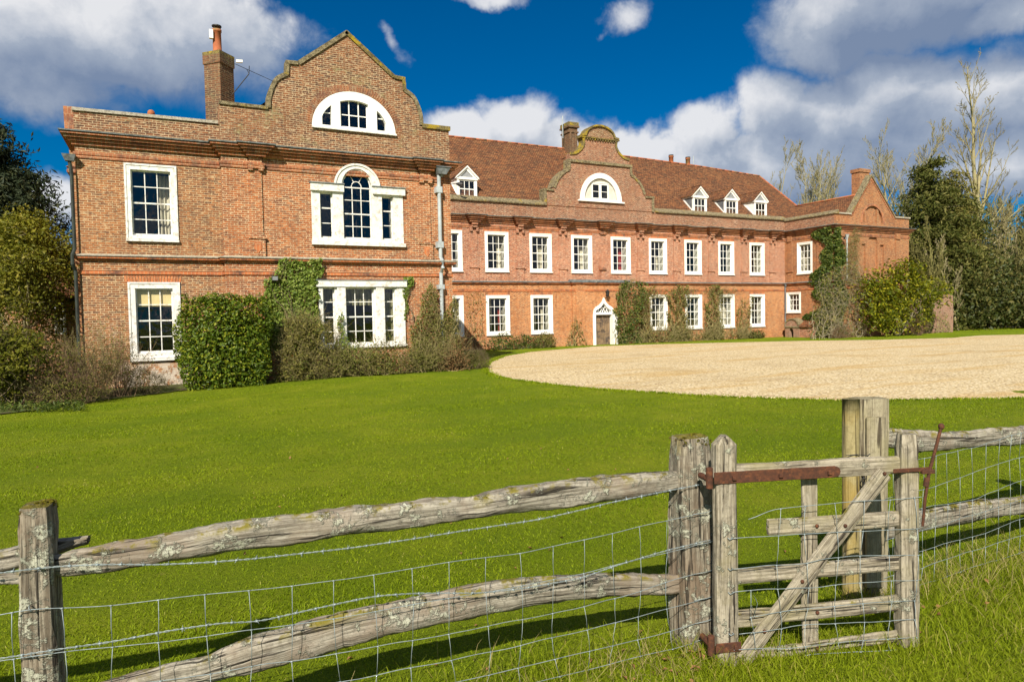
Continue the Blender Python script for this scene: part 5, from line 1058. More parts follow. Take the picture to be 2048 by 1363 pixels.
# bare shrubs at the left corner
def bare_shrub(name, label, px, pyb, pyt, Y, spread, n, tm, seed, leafm=None, nl=0, group=None):
    rng = np.random.default_rng(seed); b0 = atY(px, pyb, Y); g = gz1(b0[0], Y); H = atY(px, pyt, Y)[2]-g
    A, B, ra, rb, tips = [], [], [], [], []
    for k in range(n):
        p = np.array([b0[0]+rng.normal()*.15, Y+rng.normal()*.15, g-.03]); d = np.array([rng.normal()*spread, rng.normal()*spread, 1.0]); d /= np.linalg.norm(d); r = .012*(.6+rng.random()*.6); Lh = H*(.55+.45*rng.random()); st = Lh/9
        for i in range(9):
            d = d+rng.normal(size=3)*.12; d[2] += .05; d /= np.linalg.norm(d); q = p+d*st; A.append(p); B.append(q); ra.append(r); rb.append(r*.86); r *= .86; p = q
            if i > 1:
                for _ in range(3):
                    e = d+rng.normal(size=3)*.6; e /= np.linalg.norm(e); l = st*(.8+rng.random()*1.6); A.append(p); B.append(p+e*l); ra.append(r*.6); rb.append(.0025); tips.append(p+e*l*.7); tips.append(p+e*l)
    tips = np.array(tips); cr = None
    if nl: cr = leaves(tips[rng.integers(0, len(tips), nl)]+rng.normal(size=(nl, 3))*.05, .05, rng, .4, None, 0, .5)
    return plant(name, label, 'bush', (b0[0], Y), cr, seg_tubes(A, B, ra, rb, 3), leafm or 'scrub', tm, group)
bare_shrub('bare_shrub', 'tall bare brown shrub against the left corner of the wing', 196, 790, 640, 23.6, .34, 46, 'twig_olive', 51, 'scrub', 1800)
bare_shrub('bare_shrub', 'reddish bare shrub with upright stems left of the lower window', 240, 785, 665, 23.9, .40, 44, 'twig_red', 52, 'scrub', 1100)
bare_shrub('bare_shrub', 'bare dark brown shrub beside the holly tree', 140, 800, 650, 23.0, .42, 46, 'twig_red', 53, 'scrub', 1500)
bush_px('low_shrub', 'low grey heathery shrub under the lower left window', 'bush', 245, 330, 738, 800, 24.3, .4, 2600, .035, 'creeper', 'twig', 54, lump=.2, ntw=900, tl=.2)
bush_px('low_shrub', 'low dark shrub in front of the bare shrubs at left', 'bush', 60, 215, 748, 815, 22.6, .5, 3000, .05, 'scrub', 'twig_red', 55, lump=.3, ntw=900, tl=.25)
# ------------------------------------------------------------------ trees
def grow(rng, p, d, L, r, lvl, maxl, segs, tips, ang=.6, trop=.1, nchild=5, ratio=.55, nseg=6, bare=.25, wob=.10, rmin=.004, shape=None, decay=.5):
    st = L/nseg; p = np.asarray(p, float); d = np.asarray(d, float)/np.linalg.norm(d); r0 = r
    for i in range(nseg):
        d = d+rng.normal(size=3)*wob; d[2] += trop; d /= np.linalg.norm(d); q = p+d*st; r1 = max(rmin, r0*(1-.85*(i+1)/nseg)); segs.append((p, q, r, r1, lvl)); p, r = q, r1; t = (i+1)/nseg
        if lvl < maxl and t > bare:
            m = nchild if lvl else nchild+1
            for _ in range(rng.poisson(m/(nseg*(1-bare))+.15)):
                a = rng.normal(size=3); a -= d*(a@d); a /= np.linalg.norm(a)+1e-9; e = d*cos(ang)+a*sin(ang)*(.8+.4*rng.random())
                l = L*ratio*(1.05-.6*t)*(.7+.6*rng.random()) if shape is None else L*shape(t)*(.7+.6*rng.random())
                grow(rng, p, e, l, max(rmin, r*.62), lvl+1, maxl, segs, tips, ang, trop, nchild*decay, ratio, max(4, nseg-2), .15, wob*1.25, rmin, None, decay)
    tips.append(p)
def tree(name, label, base, H, seed, tm, lm=None, nleaf=0, lsize=.2, r0=None, ang=.6, trop=.1, nchild=6, ratio=.5, maxl=3, lean=(0, 0), bare=.25, rmin=.012, group=None, spread=.3, shape=None, nseg=9, stems_=1, wob=.06, decay=.5):
    rng = np.random.default_rng(seed); segs, tips = [], []; g = gz1(base[0], base[1])
    for k in range(stems_):
        d = (lean[0]+(rng.normal()*.12 if stems_ > 1 else 0), lean[1]+(rng.normal()*.12 if stems_ > 1 else 0), 1)
        grow(rng, (base[0]+rng.normal()*.3*(stems_ > 1), base[1], g-.1), d, H*(1 if k == 0 else .7+.25*rng.random()), r0 or H*.012, 0, maxl, segs, tips, ang, trop, nchild, ratio, nseg, bare, wob, rmin, shape, decay)
    S_ = segs; big = [s for s in S_ if s[4] <= 1]; small = [s for s in S_ if s[4] > 1]
    t = thing(name, label, 'tree', (float(base[0]), float(base[1]), g), group)
    V, F = seg_tubes(*[np.array([s[k] for s in big]) for k in range(4)], 7); npmesh('trunk', V, F, M[tm], t, True)
    parts = []
    if small:
        V, F = seg_tubes(*[np.array([s[k] for s in small]) for k in range(4)], 3)
        npmesh('crown', V, F, M[tm], t)
    if lm and nleaf:
        T = np.array([s[1] for s in segs if s[4] >= 1]); P = T[rng.integers(0, len(T), nleaf)]+rng.normal(size=(nleaf, 3))*spread; P = P[P[:, 2] > g+.2]
        V, F = leaves(P, lsize, rng, .4, None, 0, .5); npmesh('foliage', V, F, M[lm], t)
    return t
def basept(px, py, depth):                            # ground point under a pixel column, at a distance along the view
    d = _d(px, py); p = d*depth; return p[0], p[1]
def Hpx(py, depth, px=1024): return CH+(_d(px, py)*depth)[2]
# conifer: trunk plus layered drooping sprays
def conifer(name, label, base, H, Rb, seed, lm, n=26000, lsize=.28, z0=.08, power=.8, group=None, droop=.25, lump=.35):
    rng = np.random.default_rng(seed); g = gz1(base[0], base[1]); t = thing(name, label, 'tree', (float(base[0]), float(base[1]), g), group)
    segs = [((base[0], base[1], g-.1+H*k/10), (base[0]+rng.normal()*.05, base[1], g-.1+H*(k+1)/10), H*.018*(1-k/10.5), H*.018*(1-(k+1)/10.5)) for k in range(10)]
    P = []; nb = 150
    for k in range(nb):
        f = (k/nb)**.9; z = g+H*(z0+(1-z0)*f); a = rng.random()*6.28; R_ = Rb*(1-f)**power*(1-lump+2*lump*rng.random()*.9)+.25; m = int(n/nb*(.25+1.6*(1-f)))
        tt = rng.random(m)**.6; zz = z+R_*(.35*tt-droop*tt*tt*1.6)
        w = .10*R_+.28; off = rng.normal(size=(m, 3))*np.array([w, w, w*.45]); P.append(np.c_[base[0]+cos(a)*R_*tt, base[1]+sin(a)*R_*tt, zz]+off)
        segs.append(((base[0], base[1], z), (base[0]+cos(a)*R_*.9, base[1]+sin(a)*R_*.9, z+R_*(.3-droop*1.3)), .03+R_*.012, .01))
    P = np.concatenate(P); P = P[P[:, 2] > g+.1]; nr = P-np.array([base[0], base[1], 0]); nr[:, 2] = .5; nr /= np.linalg.norm(nr, axis=1, keepdims=True)
    V, F = seg_tubes(*[np.array([s[k] for s in segs]) for k in range(4)], 6); npmesh('trunk', V, F, M['bark'], t, True)
    V, F = leaves(P, lsize, rng, .3, nr, .7, .28, .2, .5); npmesh('crown', V, F, M[lm], t); return t
# left: a dark yew behind, a yellow-green holly before it
b = basept(-22, 620, 33); conifer('yew_tree', 'tall dark evergreen behind the holly at the left edge', b, Hpx(240, 33, 0), 4.4, 61, 'yew', 85000, .28, .05, .62, lump=.3)
b = basept(60, 640, 38); conifer('yew_tree', 'dark drooping evergreen just left of the wing corner', b, Hpx(405, 38, 60), 2.6, 62, 'yew', 16000, .26, .05, .75, lump=.5)
tree('holly_tree', 'yellow green holly tree with a pale forked trunk at the left edge', basept(28, 700, 24.6), Hpx(505, 24.6, 60)-gz1(-8, 20), 63, 'bark_pale', 'holly', 40000, .12, r0=.14, ang=.85, trop=.0, nchild=9, ratio=.62, maxl=3, bare=.30, spread=.30, rmin=.008, decay=.8)
bush_px('holly_bush', 'yellow green holly bush below the holly tree', 'bush', -90, 112, 630, 800, 23.2, 1.2, 11000, .10, 'holly', 'twig', 64, lump=.35, ntw=500, shell=.7)
bush_px('holly_bush', 'holly bush at the very left edge of the border', 'bush', -260, -10, 480, 790, 25.0, 1.5, 12000, .12, 'holly', 'twig', 65, lump=.3, ntw=300, shell=.6)
# low outbuilding behind the left corner
ob = thing('outbuilding', 'low white windowed outbuilding behind the left corner of the wing', 'outbuilding', (-4.2, 34.3, 0))
po = Pl((0, 34, 0), (1, 0, 0), (0, -1, 0)); a0 = atY(102, 600, 34); a1 = atY(133, 642, 34); ez = atY(110, 593, 34)[2]
m = MB(); m.prism(po, rect(-6, -2.55, -.4, ez), -.3, 0, [rect(a0[0]+.1, a1[0]-.02, a1[2]-.55, ez-.28)]); m.build('wall', M['brick_wing'], ob)
m = MB(); m.hexa([(-6.3, 33.7, ez-.05), (-2.55, 33.7, ez-.05), (-2.55, 35.4, ez+.85), (-6.3, 35.4, ez+.85), (-6.3, 33.7, ez+.06), (-2.55, 33.7, ez+.06), (-2.55, 35.4, ez+.94), (-6.3, 35.4, ez+.94)]); m.build('roof', M['roof_tile'], ob)
ow = sash_window(po, a0[0]+.1, a1[0]-.02, a1[2]-.55, ez-.28, (.07, .07, .12, .07), cols=2, rows=2, parent=ob, sill=False)
m = MB(); m.pbox(po, -6, -2.6, ez-.22, ez-.06, -.02, .1); m.build('fascia', M['black_metal'], ob)
# plants along the main range
YW = YM-.03
climber('wall_rose', 'bare wall trained rose left of the first ground floor windows', [(928, 690), (934, 610), (940, 582), (968, 580), (974, 600), (966, 640), (972, 690)], YW, 240, .08, 'scrub', 'twig_olive', 71, thick=.1, nv=7, vr=.025, wander=.9)
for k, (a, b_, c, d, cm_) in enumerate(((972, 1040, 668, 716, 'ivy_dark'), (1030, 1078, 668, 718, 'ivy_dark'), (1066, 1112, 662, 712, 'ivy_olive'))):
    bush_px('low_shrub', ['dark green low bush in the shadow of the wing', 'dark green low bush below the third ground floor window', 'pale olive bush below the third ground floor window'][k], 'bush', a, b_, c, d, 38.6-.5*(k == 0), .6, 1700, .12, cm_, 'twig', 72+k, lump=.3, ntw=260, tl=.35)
climber('wall_rose', 'thin bare rose on the wall left of the front door', [(1128, 696), (1136, 664), (1146, 640), (1158, 640), (1166, 668), (1174, 694)], YW-.14, 260, .09, 'ivy_olive', 'twig_olive', 76, thick=.2, nv=8, vr=.018, wander=.9)
climber('climbing_shrub', 'dense dark green climber right of the front door', [(1224, 692), (1222, 640), (1226, 600), (1232, 572), (1246, 562), (1278, 560), (1282, 580), (1276, 620), (1270, 660), (1276, 690)], YW-.12, 5200, .13, 'ivy_dark', 'twig_olive', 77, thick=.8, nv=20, tw_n=320, tl=.55, vr=.032, clump=.1, jit_=.3, lump=.9)
climber('climbing_shrub', 'brown leafless climber between the dark climber and the next window', [(1268, 695), (1276, 640), (1280, 575), (1312, 572), (1300, 590), (1298, 640), (1302, 695)], YW, 700, .12, 'creeper', 'twig_olive', 78, thick=.4, nv=22, tw_n=260, tl=.5, vr=.036, wander=.9)
climber('climbing_shrub', 'tangled green climber between the fourth and fifth lower windows', [(1334, 690), (1332, 620), (1328, 585), (1348, 570), (1372, 572), (1378, 590), (1368, 620), (1372, 690)], YW, 2600, .14, 'ivy_olive', 'twig_olive', 79, thick=.6, nv=26, tw_n=220, tl=.5, vr=.042, wander=.9, clump=.15)
climber('climbing_shrub', 'tangled green climber arching beside the sixth lower window', [(1406, 690), (1408, 600), (1412, 574), (1430, 567), (1444, 578), (1438, 620), (1440, 690)], YW, 2000, .14, 'ivy_olive', 'twig_olive', 80, thick=.6, nv=26, tw_n=200, tl=.5, vr=.042, wander=.9, clump=.15)
climber('climbing_shrub', 'thin brown climber before the last lower window', [(1474, 688), (1470, 640), (1472, 606), (1494, 592), (1508, 596), (1496, 640), (1504, 688)], YW, 330, .12, 'creeper', 'twig_olive', 81, thick=.35, nv=16, tw_n=130, tl=.4, vr=.032, wander=.9)
climber('climbing_shrub', 'bare stems spreading under the string course above the lower windows', [(1290, 594), (1300, 580), (1400, 578), (1470, 578), (1470, 592), (1400, 590)], YW, 160, .09, 'creeper', 'twig_olive', 82, thick=.15, nv=5, tw_n=260, tl=.5, vr=.016, wander=1.0)
for k, (a, b_) in enumerate(((1292, 1345), (1335, 1400), (1390, 1450), (1440, 1510))):
    bush_px('low_shrub', ['sprawling bare brown stems left of the climbers along the wall', 'heap of bare stems below the fifth lower window', 'heap of bare stems below the sixth lower window', 'heap of bare stems and dry leaves below the last lower window'][k], 'bush', a, b_, 660, 696, 38.95, .45, 380, .12, 'creeper', 'twig_olive', 84+k, lump=.45, ntw=330, tl=.7, trad=.016)
bush_px('low_shrub', 'small dark spiky bush in front of the right end of the main range', 'bush', 1500, 1528, 660, 684, 38.8, .4, 700, .14, 'conifer', 'twig', 89, lump=.3, ntw=100, tl=.3)
# right wing ivy
def ivy_return():                                     # wraps the outer corner of the right wing
    rng = np.random.default_rng(91); y0 = YR-.05; t = thing('ivy', 'dark green ivy wrapped round the outer corner of the right wing', 'ivy', (XR0-.1, YR, 0))
    n = 5200; z = rng.random(n)*8.1+.2; w = (1.3+.5*np.sin(z*1.7)+.35*np.sin(z*4.1+1))*np.where(z < 4.3, 1.5, 1.0); s = (rng.random(n)**.8)*w
    th = .05+.35*rng.random(n)*(1-s/w*.6); P = np.c_[XR0-th, YR+s, z]; nr = np.tile([[-1., -.3, .2]], (n, 1))
    n2 = 4600; z2 = rng.random(n2)*8.0+.2; w2 = (.75+.3*np.sin(z2*2+2))*np.where(z2 < 4.3, 1.35, 1.0); s2 = rng.random(n2)**.9*w2; P2 = np.c_[XR0-.2+s2, YR-.05-.35*rng.random(n2), z2]; nr2 = np.tile([[-.3, -1., .2]], (n2, 1))
    V, F = leaves(np.r_[P, P2], .17, rng, .25, np.r_[nr, nr2], 1.1, .7, .3, .5); npmesh('leaves', V, F, M['ivy_dark'], t)
    A = [(XR0-.06, YR+.3+.2*k, 0) for k in range(5)]; V, F = stems(rng, A, [(XR0-.08, YR+.3+.25*k, 5+rng.random()*2) for k in range(5)], .05, 14, .35); npmesh('vines', V, F, M['twig_pale'], t)
ivy_return()
climber('climbing_shrub', 'sprawling bare branched climber at the foot of the right wing corner', [(1612, 672), (1626, 590), (1640, 550), (1700, 520), (1722, 560), (1716, 620), (1728, 676)], YR-.25, 1500, .12, 'creeper', 'twig_pale', 92, thick=.7, nv=24, tw_n=900, tl=.55, vr=.03, wander=.9)
climber('climbing_shrub', 'brown leafless creeper hanging from the ivy on the right wing', [(1682, 560), (1690, 490), (1704, 450), (1716, 470), (1712, 520), (1720, 570)], YR-.05, 300, .1, 'creeper', 'twig_olive', 93, thick=.3, nv=14, tw_n=500, tl=.5, vr=.018)
bush_px('low_shrub', 'low reddish brown shrub at the foot of the right wing', 'bush', 1664, 1698, 655, 682, 33.9, .5, 700, .06, 'rust_leaf', 'twig_red', 94, ntw=700, tl=.3, lump=.2)
bush_px('low_shrub', 'small brown bush beside the garden wall', 'bush', 1818, 1852, 638, 668, 33.0, .5, 900, .06, 'rust_leaf', 'twig_red', 95, ntw=900, tl=.3, lump=.15)
# magnolia
def magnolia():
    rng = np.random.default_rng(97); Y = 33.3; parts = []; nrs = []
    for px0, px1, py0, py1, n in ((1728, 1800, 560, 665, 1500), (1780, 1860, 570, 672, 1500), (1730, 1790, 540, 610, 900), (1770, 1850, 522, 600, 1300), (1830, 1886, 560, 610, 700), (1800, 1850, 520, 560, 420), (1735, 1780, 600, 660, 500)):
        cx, cz, rx, rz = box_px(px0, px1, py0, py1, Y); P, nr = blob_pts(rng, (cx, Y+rng.normal()*.3, cz), (rx*1.05, 1.1, rz*1.08), n, 2.4, .35, .6, px0); parts.append(P); nrs.append(nr)
    P = np.concatenate(parts); nr = np.concatenate(nrs); k = P[:, 2] > .15; P, nr = P[k], nr[k]
    c = P.mean(0); t = thing('magnolia_tree', 'broad glossy yellow green magnolia in front of the right wing', 'tree', (float(c[0]), Y, 0))
    V, F = leaves(P, .27, rng, .6, nr, .6, .42); npmesh('crown', V, F, M['magnolia'], t)
    V, F = stems(rng, [(c[0]+rng.normal()*.2, Y+.3, -.1)]*9, P[rng.integers(0, len(P), 9)], .09, 6, .2); npmesh('trunk', V, F, M['bark'], t, True)
magnolia()
# ruined garden wall
gw = thing('garden_wall', 'short ruined brick garden wall with a mossy top beside the magnolia', 'wall', (56, 33, 0))
p0 = atY(1832, 600, 35.2); p1 = atY(1906, 588, 35.2); p2 = atY(1905, 660, 35.2)
pg = Pl((0, 35.2, 0), (1, 0, 0), (0, -1, 0)); zt = p1[2]
m = MB(); m.prism(pg, [(p0[0]-1.5, -.3), (p1[0], -.3), (p1[0]+.05, zt*.5), (p1[0]-.02, zt-.1), (p1[0]-.5, zt), (p1[0]-1.6, zt-.05), (p0[0]+.6, zt-.35), (p0[0]-1.5, zt-.5)], -.5, 0); m.box(p1[0]-.45, p1[0]-.02, 35.7, 38.5, -.3, zt-.2); m.build('wall', M['brick_ruin'], gw)
rng = np.random.default_rng(98); n = 900; P = np.c_[p0[0]+1.2+rng.random(n)*(p1[0]-p0[0]-1.2), 35.2+.5*rng.random(n), zt-.05+.25*rng.random(n)]; V, F = leaves(P, .14, rng, .6); npmesh('moss_cap', V, F, M['ivy'], gw)
climber('ivy', 'strip of ivy on the ruined garden wall', [(1848, 660), (1846, 596), (1864, 596), (1866, 630), (1862, 664)], 35.15, 700, .15, 'ivy_olive', 'twig', 99, thick=.25, nv=4)
climber('wall_rose', 'bare stems at the foot of the ruined garden wall', [(1868, 664), (1872, 630), (1892, 626), (1900, 664)], 35.1, 120, .1, 'ivy', 'twig_olive', 100, thick=.2, nv=8, wander=.9)
# tall bare tree and the wood at the right
def tall_poplar():
    rng = np.random.default_rng(401); x0, y0 = basept(1966, 640, 76); H = Hpx(138, 76, 1940); side = np.array([_R[0], _R[1], 0]); side /= np.linalg.norm(side); dep = np.array([-side[1], side[0], 0])
    P = [np.array([x0, y0, -.1])+side*(-1.75*(k/20)**1.2+.12*sin(k*.9))+np.array([0, 0, H*k/20]) for k in range(21)]; r = [.42*(1-k/20.6)+.02 for k in range(21)]
    segs = [(P[k], P[k+1], r[k], r[k+1], 0) for k in range(20)]; tips = []
    def limb(t, a, L, tilt, rad, wob=.07):
        k = min(19, int(t*20)); p = P[k]+(P[k+1]-P[k])*(t*20-k); d = (side*cos(a)+dep*sin(a))*sin(tilt)+np.array([0, 0, cos(tilt)])
        grow(rng, p, d, L, rad, 1, 3, segs, tips, .52, .04, 7.5, .36, 9, .18, wob, .016, None, .75)
    for a, t, L in ((.1, .40, 9.5), (3.0, .44, 8.5), (.6, .50, 9.0)): limb(t, a, L, .30, .17, .04)      # long rising leaders
    for k in range(27):
        t = .34+.60*k/26; limb(t, k*2.4, H*(.115+.15*(1-t))*(.8+.4*rng.random()), .72-.25*t, .10*(1.15-t)+.02)
    for a, t, L in ((.15, .28, 7.0), (-.2, .33, 7.5), (2.9, .31, 5.0)): limb(t, a, L, 1.0, .09, .06)
    t_ = thing('poplar_tree', 'very tall bare pale poplar at the right', 'tree', (x0, y0, 0)); big = [q for q in segs if q[4] <= 1]; small = [q for q in segs if q[4] > 1]
    V, F = seg_tubes(*[np.array([q[k] for q in big]) for k in range(4)], 7); npmesh('trunk', V, F, M['bark_pale'], t_, True); V, F = seg_tubes(*[np.array([q[k] for q in small]) for k in range(4)], 3); npmesh('crown', V, F, M['twig_olive'], t_)
tall_poplar()
b = basept(1866, 640, 66); conifer('cypress_tree', 'tall dark evergreen beside the right wing', b, Hpx(322, 66, 1880), 3.9, 102, 'conifer', 36000, .42, .0, .45, lump=.4)
b = basept(1920, 640, 74); conifer('cypress_tree', 'third dark evergreen half hidden behind the bare poplar', b, Hpx(395, 74, 1920), 4.2, 104, 'conifer', 26000, .45, .0, .5, lump=.45)
b = basept(1906, 640, 70); conifer('cypress_tree', 'brown green evergreen overgrown with bare creeper', b, Hpx(345, 70, 1900), 3.0, 103, 'creeper', 15000, .40, .04, .5, lump=.5)
bare = [(1838, 500, 70), (1862, 480, 62), (1880, 470, 60), (1902, 430, 72), (1925, 450, 78), (1948, 420, 84), (1985, 420, 80), (2012, 440, 78), (2036, 430, 84), (1975, 480, 70), (2000, 500, 68), (2030, 460, 72), (2055, 420, 76), (2085, 410, 80), (1888, 520, 64), (1940, 540, 66), (1915, 500, 62), (1960, 430, 90), (1995, 450, 92), (2022, 440, 94), (2046, 470, 66), (1870, 560, 58), (1932, 480, 88), (2068, 470, 70)]
for k, (px, py, dep) in enumerate(bare):
    tree('bare_tree', 'slender bare pale stemmed tree in the wood at the right' if k % 5 == 1 and px > 1900 else 'slender bare olive tree in the wood at the right', basept(px, 640, dep), Hpx(py, dep, px), 110+k, 'bark_pale' if k % 5 == 1 and px > 1900 else 'twig_wood', 'creeper' if k % 2 else None, 420, .22, r0=.15, ang=.42, trop=.06, nchild=15, ratio=.42, maxl=3, lean=(rng.normal()*.10, 0), bare=.16, rmin=.022, group='pale bare trees in the wood' if k % 5 == 1 and px > 1900 else 'bare trees in the wood', stems_=2 if k % 3 == 0 else 1, nseg=10, decay=.62, spread=.5)
for k, (px, py, dep) in enumerate(((1538, 345, 118), (1575, 350, 112), (1596, 346, 120), (1622, 332, 116), (1650, 346, 112), (1680, 356, 118))):
    tree('bare_tree', 'pale bare poplar rising behind the roof of the main range', basept(px, 620, dep), Hpx(py, dep, px), 130+k, 'bark_pale', None, r0=.28, ang=.42, trop=.05, nchild=18, ratio=.36, maxl=3, bare=.25, rmin=.022, group='bare trees behind the roof', nseg=11)
for k, (px, py, dep) in enumerate(((1772, 315, 105), (1800, 300, 100), (1826, 330, 108))):
    tree('bare_tree', 'pale bare poplar right of the pointed gable', basept(px, 620, dep), Hpx(py, dep, px), 140+k, 'bark_pale', None, r0=.3, ang=.42, trop=.05, nchild=18, ratio=.36, maxl=3, bare=.25, rmin=.022, group='bare trees beyond the right gable', nseg=11)
def undergrowth():
    rng = np.random.default_rng(150); P = []
    for k in range(130):
        px = 1815+rng.random()*330; dep = 62+rng.random()*34; x, y = basept(px, 640, dep); h = 1.4+rng.random()*(4.6+2.0*(px > 1900)); r = 1.2+rng.random()*1.6
        p, nr = blob_pts(rng, (x, y, h*.5), (r, r, h*.62), 420, 2, .35, .6, k); P.append(p)
    P = np.concatenate(P); P = P[P[:, 2] > 0]; V, F = leaves(P, .36, rng, .4, None, 0, .55); o = npmesh('woodland_undergrowth', V, F, M['underwood'])
    tag(o, 'dark leafy undergrowth filling the wood at the right', 'undergrowth', None, 'stuff')
    P = []
    for k in range(60):
        px = 1870+rng.random()*280; dep = 92+rng.random()*26; x, y = basept(px, 640, dep); h = 6+rng.random()*10; r = 2+rng.random()*2
        p, nr = blob_pts(rng, (x, y, h*.5), (r, r, h*.6), 260, 2, .4, .7, k); P.append(p)
    P = np.concatenate(P); P = P[P[:, 2] > 0]; V, F = leaves(P, .6, rng, .4, None, 0, .3); o = npmesh('distant_wood', V, F, M['creeper'])
    tag(o, 'dense dark wood behind the bare trees', 'wood', None, 'stuff')
undergrowth()
# ------------------------------------------------------------------ fence and gate
def beam(name, mat, pts, up, Hh, Th, parent, seed=0, p=5.0, rough=.004, ns=14, top=None, smooth=True, sq=.82):
    """a split or sawn timber: section half height Hh along up, half thickness Th across, along the polyline pts"""
    rng = np.random.default_rng(seed); P = np.asarray(pts, float); n = len(P); up = np.asarray(up, float)
    Hh = np.broadcast_to(np.asarray(Hh, float), (n,)); Th = np.broadcast_to(np.asarray(Th, float), (n,))
    T = np.gradient(P, axis=0); T /= np.linalg.norm(T, axis=1, keepdims=True); U_ = up[None]-(T@up)[:, None]*T; U_ /= np.linalg.norm(U_, axis=1, keepdims=True); S_ = np.cross(T, U_)
    a = np.arange(ns)*2*pi/ns+pi/ns; c, s = np.cos(a), np.sin(a); k = (np.abs(c)**p+np.abs(s)**p)**(-1/p); c, s = c*k, s*k
    L = np.r_[0, np.cumsum(np.linalg.norm(np.diff(P, axis=0), axis=1))]
    V = P[:, None]+U_[:, None]*(s[None, :, None]*Hh[:, None, None])+S_[:, None]*(c[None, :, None]*Th[:, None, None])
    G = np.zeros((n, ns, 3)); G[..., 0] = L[:, None]+seed*1.7; G[..., 1] = s[None]*Hh[:, None]+seed*.37; G[..., 2] = c[None]*Th[:, None]
    q = np.stack([L[:, None]*2.2+0*a[None], np.cos(a)[None]*1.5+0*L[:, None], np.sin(a)[None]*1.5+0*L[:, None]], -1).reshape(-1, 3)
    d = (pn(q, 2.2, seed+1)+.7*pn(q*np.array([4., 2.5, 2.5]), 3, seed+2)).reshape(n, ns)*rough+rng.normal(size=(n, ns))*rough*.18
    V += (U_[:, None]*s[None, :, None]+S_[:, None]*c[None, :, None])*d[..., None]
    V = V.reshape(-1, 3); G = G.reshape(-1, 3); F = []
    for i in range(n-1):
        for j in range(ns): F.append((i*ns+j, i*ns+(j+1) % ns, (i+1)*ns+(j+1) % ns, (i+1)*ns+j))
    # ends: an inner ring and a centre point, so the end grain is uneven
    ex = []
    for e, i in ((0, 0), (1, n-1)):
        ctr = P[i]; ring = V[i*ns:(i+1)*ns]; b = len(V)+len(ex); r2 = ctr+(ring-ctr)*.55+rng.normal(size=(ns, 3))*rough*.8+T[i]*(1 if e else -1)*(.004)
        ex += list(r2)+[ctr+T[i]*(1 if e else -1)*.003]
        for j in range(ns):
            F.append((i*ns+j, i*ns+(j+1) % ns, b+(j+1) % ns, b+j) if not e else (i*ns+(j+1) % ns, i*ns+j, b+j, b+(j+1) % ns)); F.append((b+j, b+(j+1) % ns, b+ns) if not e else (b+(j+1) % ns, b+j, b+ns))
    V = np.r_[V, np.array(ex)]; G = np.r_[G, np.tile(G[:1], (len(ex), 1))+rng.normal(size=(len(ex), 3))*.05]
    me = bpy.data.meshes.new(name); me.from_pydata([tuple(v) for v in V], [], F); at_ = me.attributes.new('grain', 'FLOAT_VECTOR', 'POINT'); at_.data.foreach_set('vector', G.astype(np.float32).ravel()); smooth = p < 5.5
    o = link(me, name, M[mat], parent, smooth)
    return o
class FP:                                             # a vertical fence plane: s along, z up, w towards the camera
    def __init__(s, A, B):
        s.A = np.array([A[0], A[1], 0.0]); d = np.array([B[0], B[1], 0.0])-s.A; s.L = np.hypot(d[0], d[1]); s.T = np.array([d[0]/s.L, d[1]/s.L, 0]); s.N = np.array([s.T[1], -s.T[0], 0])
    def __call__(s, u, z, w=0.0): return s.A*np.array([1, 1, 0])+s.T*u+s.N*w+np.array([0, 0, z])
def prof(fp, name, mat, top, bot, th, parent, seed, w=0.0, rough=.006, ends=None, wj=.012, p=4.0):
    s0 = max(top[0][0], bot[0][0]) if not ends else ends[0]; s1 = min(top[-1][0], bot[-1][0]) if not ends else ends[1]
    S_ = np.arange(s0, s1+.02, .035); zt = np.interp(S_, *zip(*top)); zb = np.interp(S_, *zip(*bot)); k = np.array([.25, .5, .25])
    sm = lambda z: np.convolve(np.r_[z[0], z, z[-1]], k, 'valid'); zt, zb = sm(sm(zt)), sm(sm(zb))
    ww = w+wj*pn(np.c_[S_, S_*0, S_*0], 1.6, seed+9); P = [fp(s, (a+b)/2, c) for s, a, b, c in zip(S_, zt, zb, ww)]
    tap = np.minimum(1, .55+np.minimum(S_-S_[0], S_[-1]-S_)/.22*.45)
    return beam(name, mat, P, (0, 0, 1), (zt-zb)/2, th*tap, parent, seed, p, rough)
LP = (-.528, 3.428); GP = (2.750, 3.122)
FL = FP(LP, GP)
fence = thing('fence', 'weathered lichen covered cleft oak post and rail fence left of the gate', 'fence', (LP[0], LP[1], .05))
upT = [(.03, 1.052), (.088, 1.059), (.219, 1.073), (.444, 1.09), (.58, 1.096), (.721, 1.105), (.944, 1.116), (1.176, 1.116), (1.296, 1.111), (1.469, 1.105), (1.642, 1.113), (1.923, 1.101), (2.187, 1.117), (2.442, 1.13), (2.761, 1.117), (3.20, 1.099)]
upB = [(.03, .976), (.085, .974), (.306, .963), (.507, .971), (.717, .983), (.94, .979), (1.285, .985), (1.667, .984), (2.076, .987), (2.439, .978), (2.758, .977), (3.20, .991)]
loT = [(-.02, .45), (.237, .475), (.376, .49), (.532, .512), (.61, .497), (.702, .524), (.852, .56), (1.003, .572), (1.201, .597), (1.282, .607), (1.562, .616), (1.758, .617), (1.942, .631), (2.229, .625), (2.69, .564), (2.999, .509), (3.23, .47)]
loB = [(-.02, .34), (.5, .372), (.698, .389), (.922, .406), (1.27, .438), (1.51, .457), (1.735, .459), (1.958, .458), (2.173, .46), (2.396, .457), (2.749, .425), (3.23, .37)]
prof(FL, 'rail', 'oak_rail', upT, upB, .042, fence, 201, .01, .007); prof(FL, 'rail', 'oak_rail', loT, loB, .036, fence, 202, .0, .007)
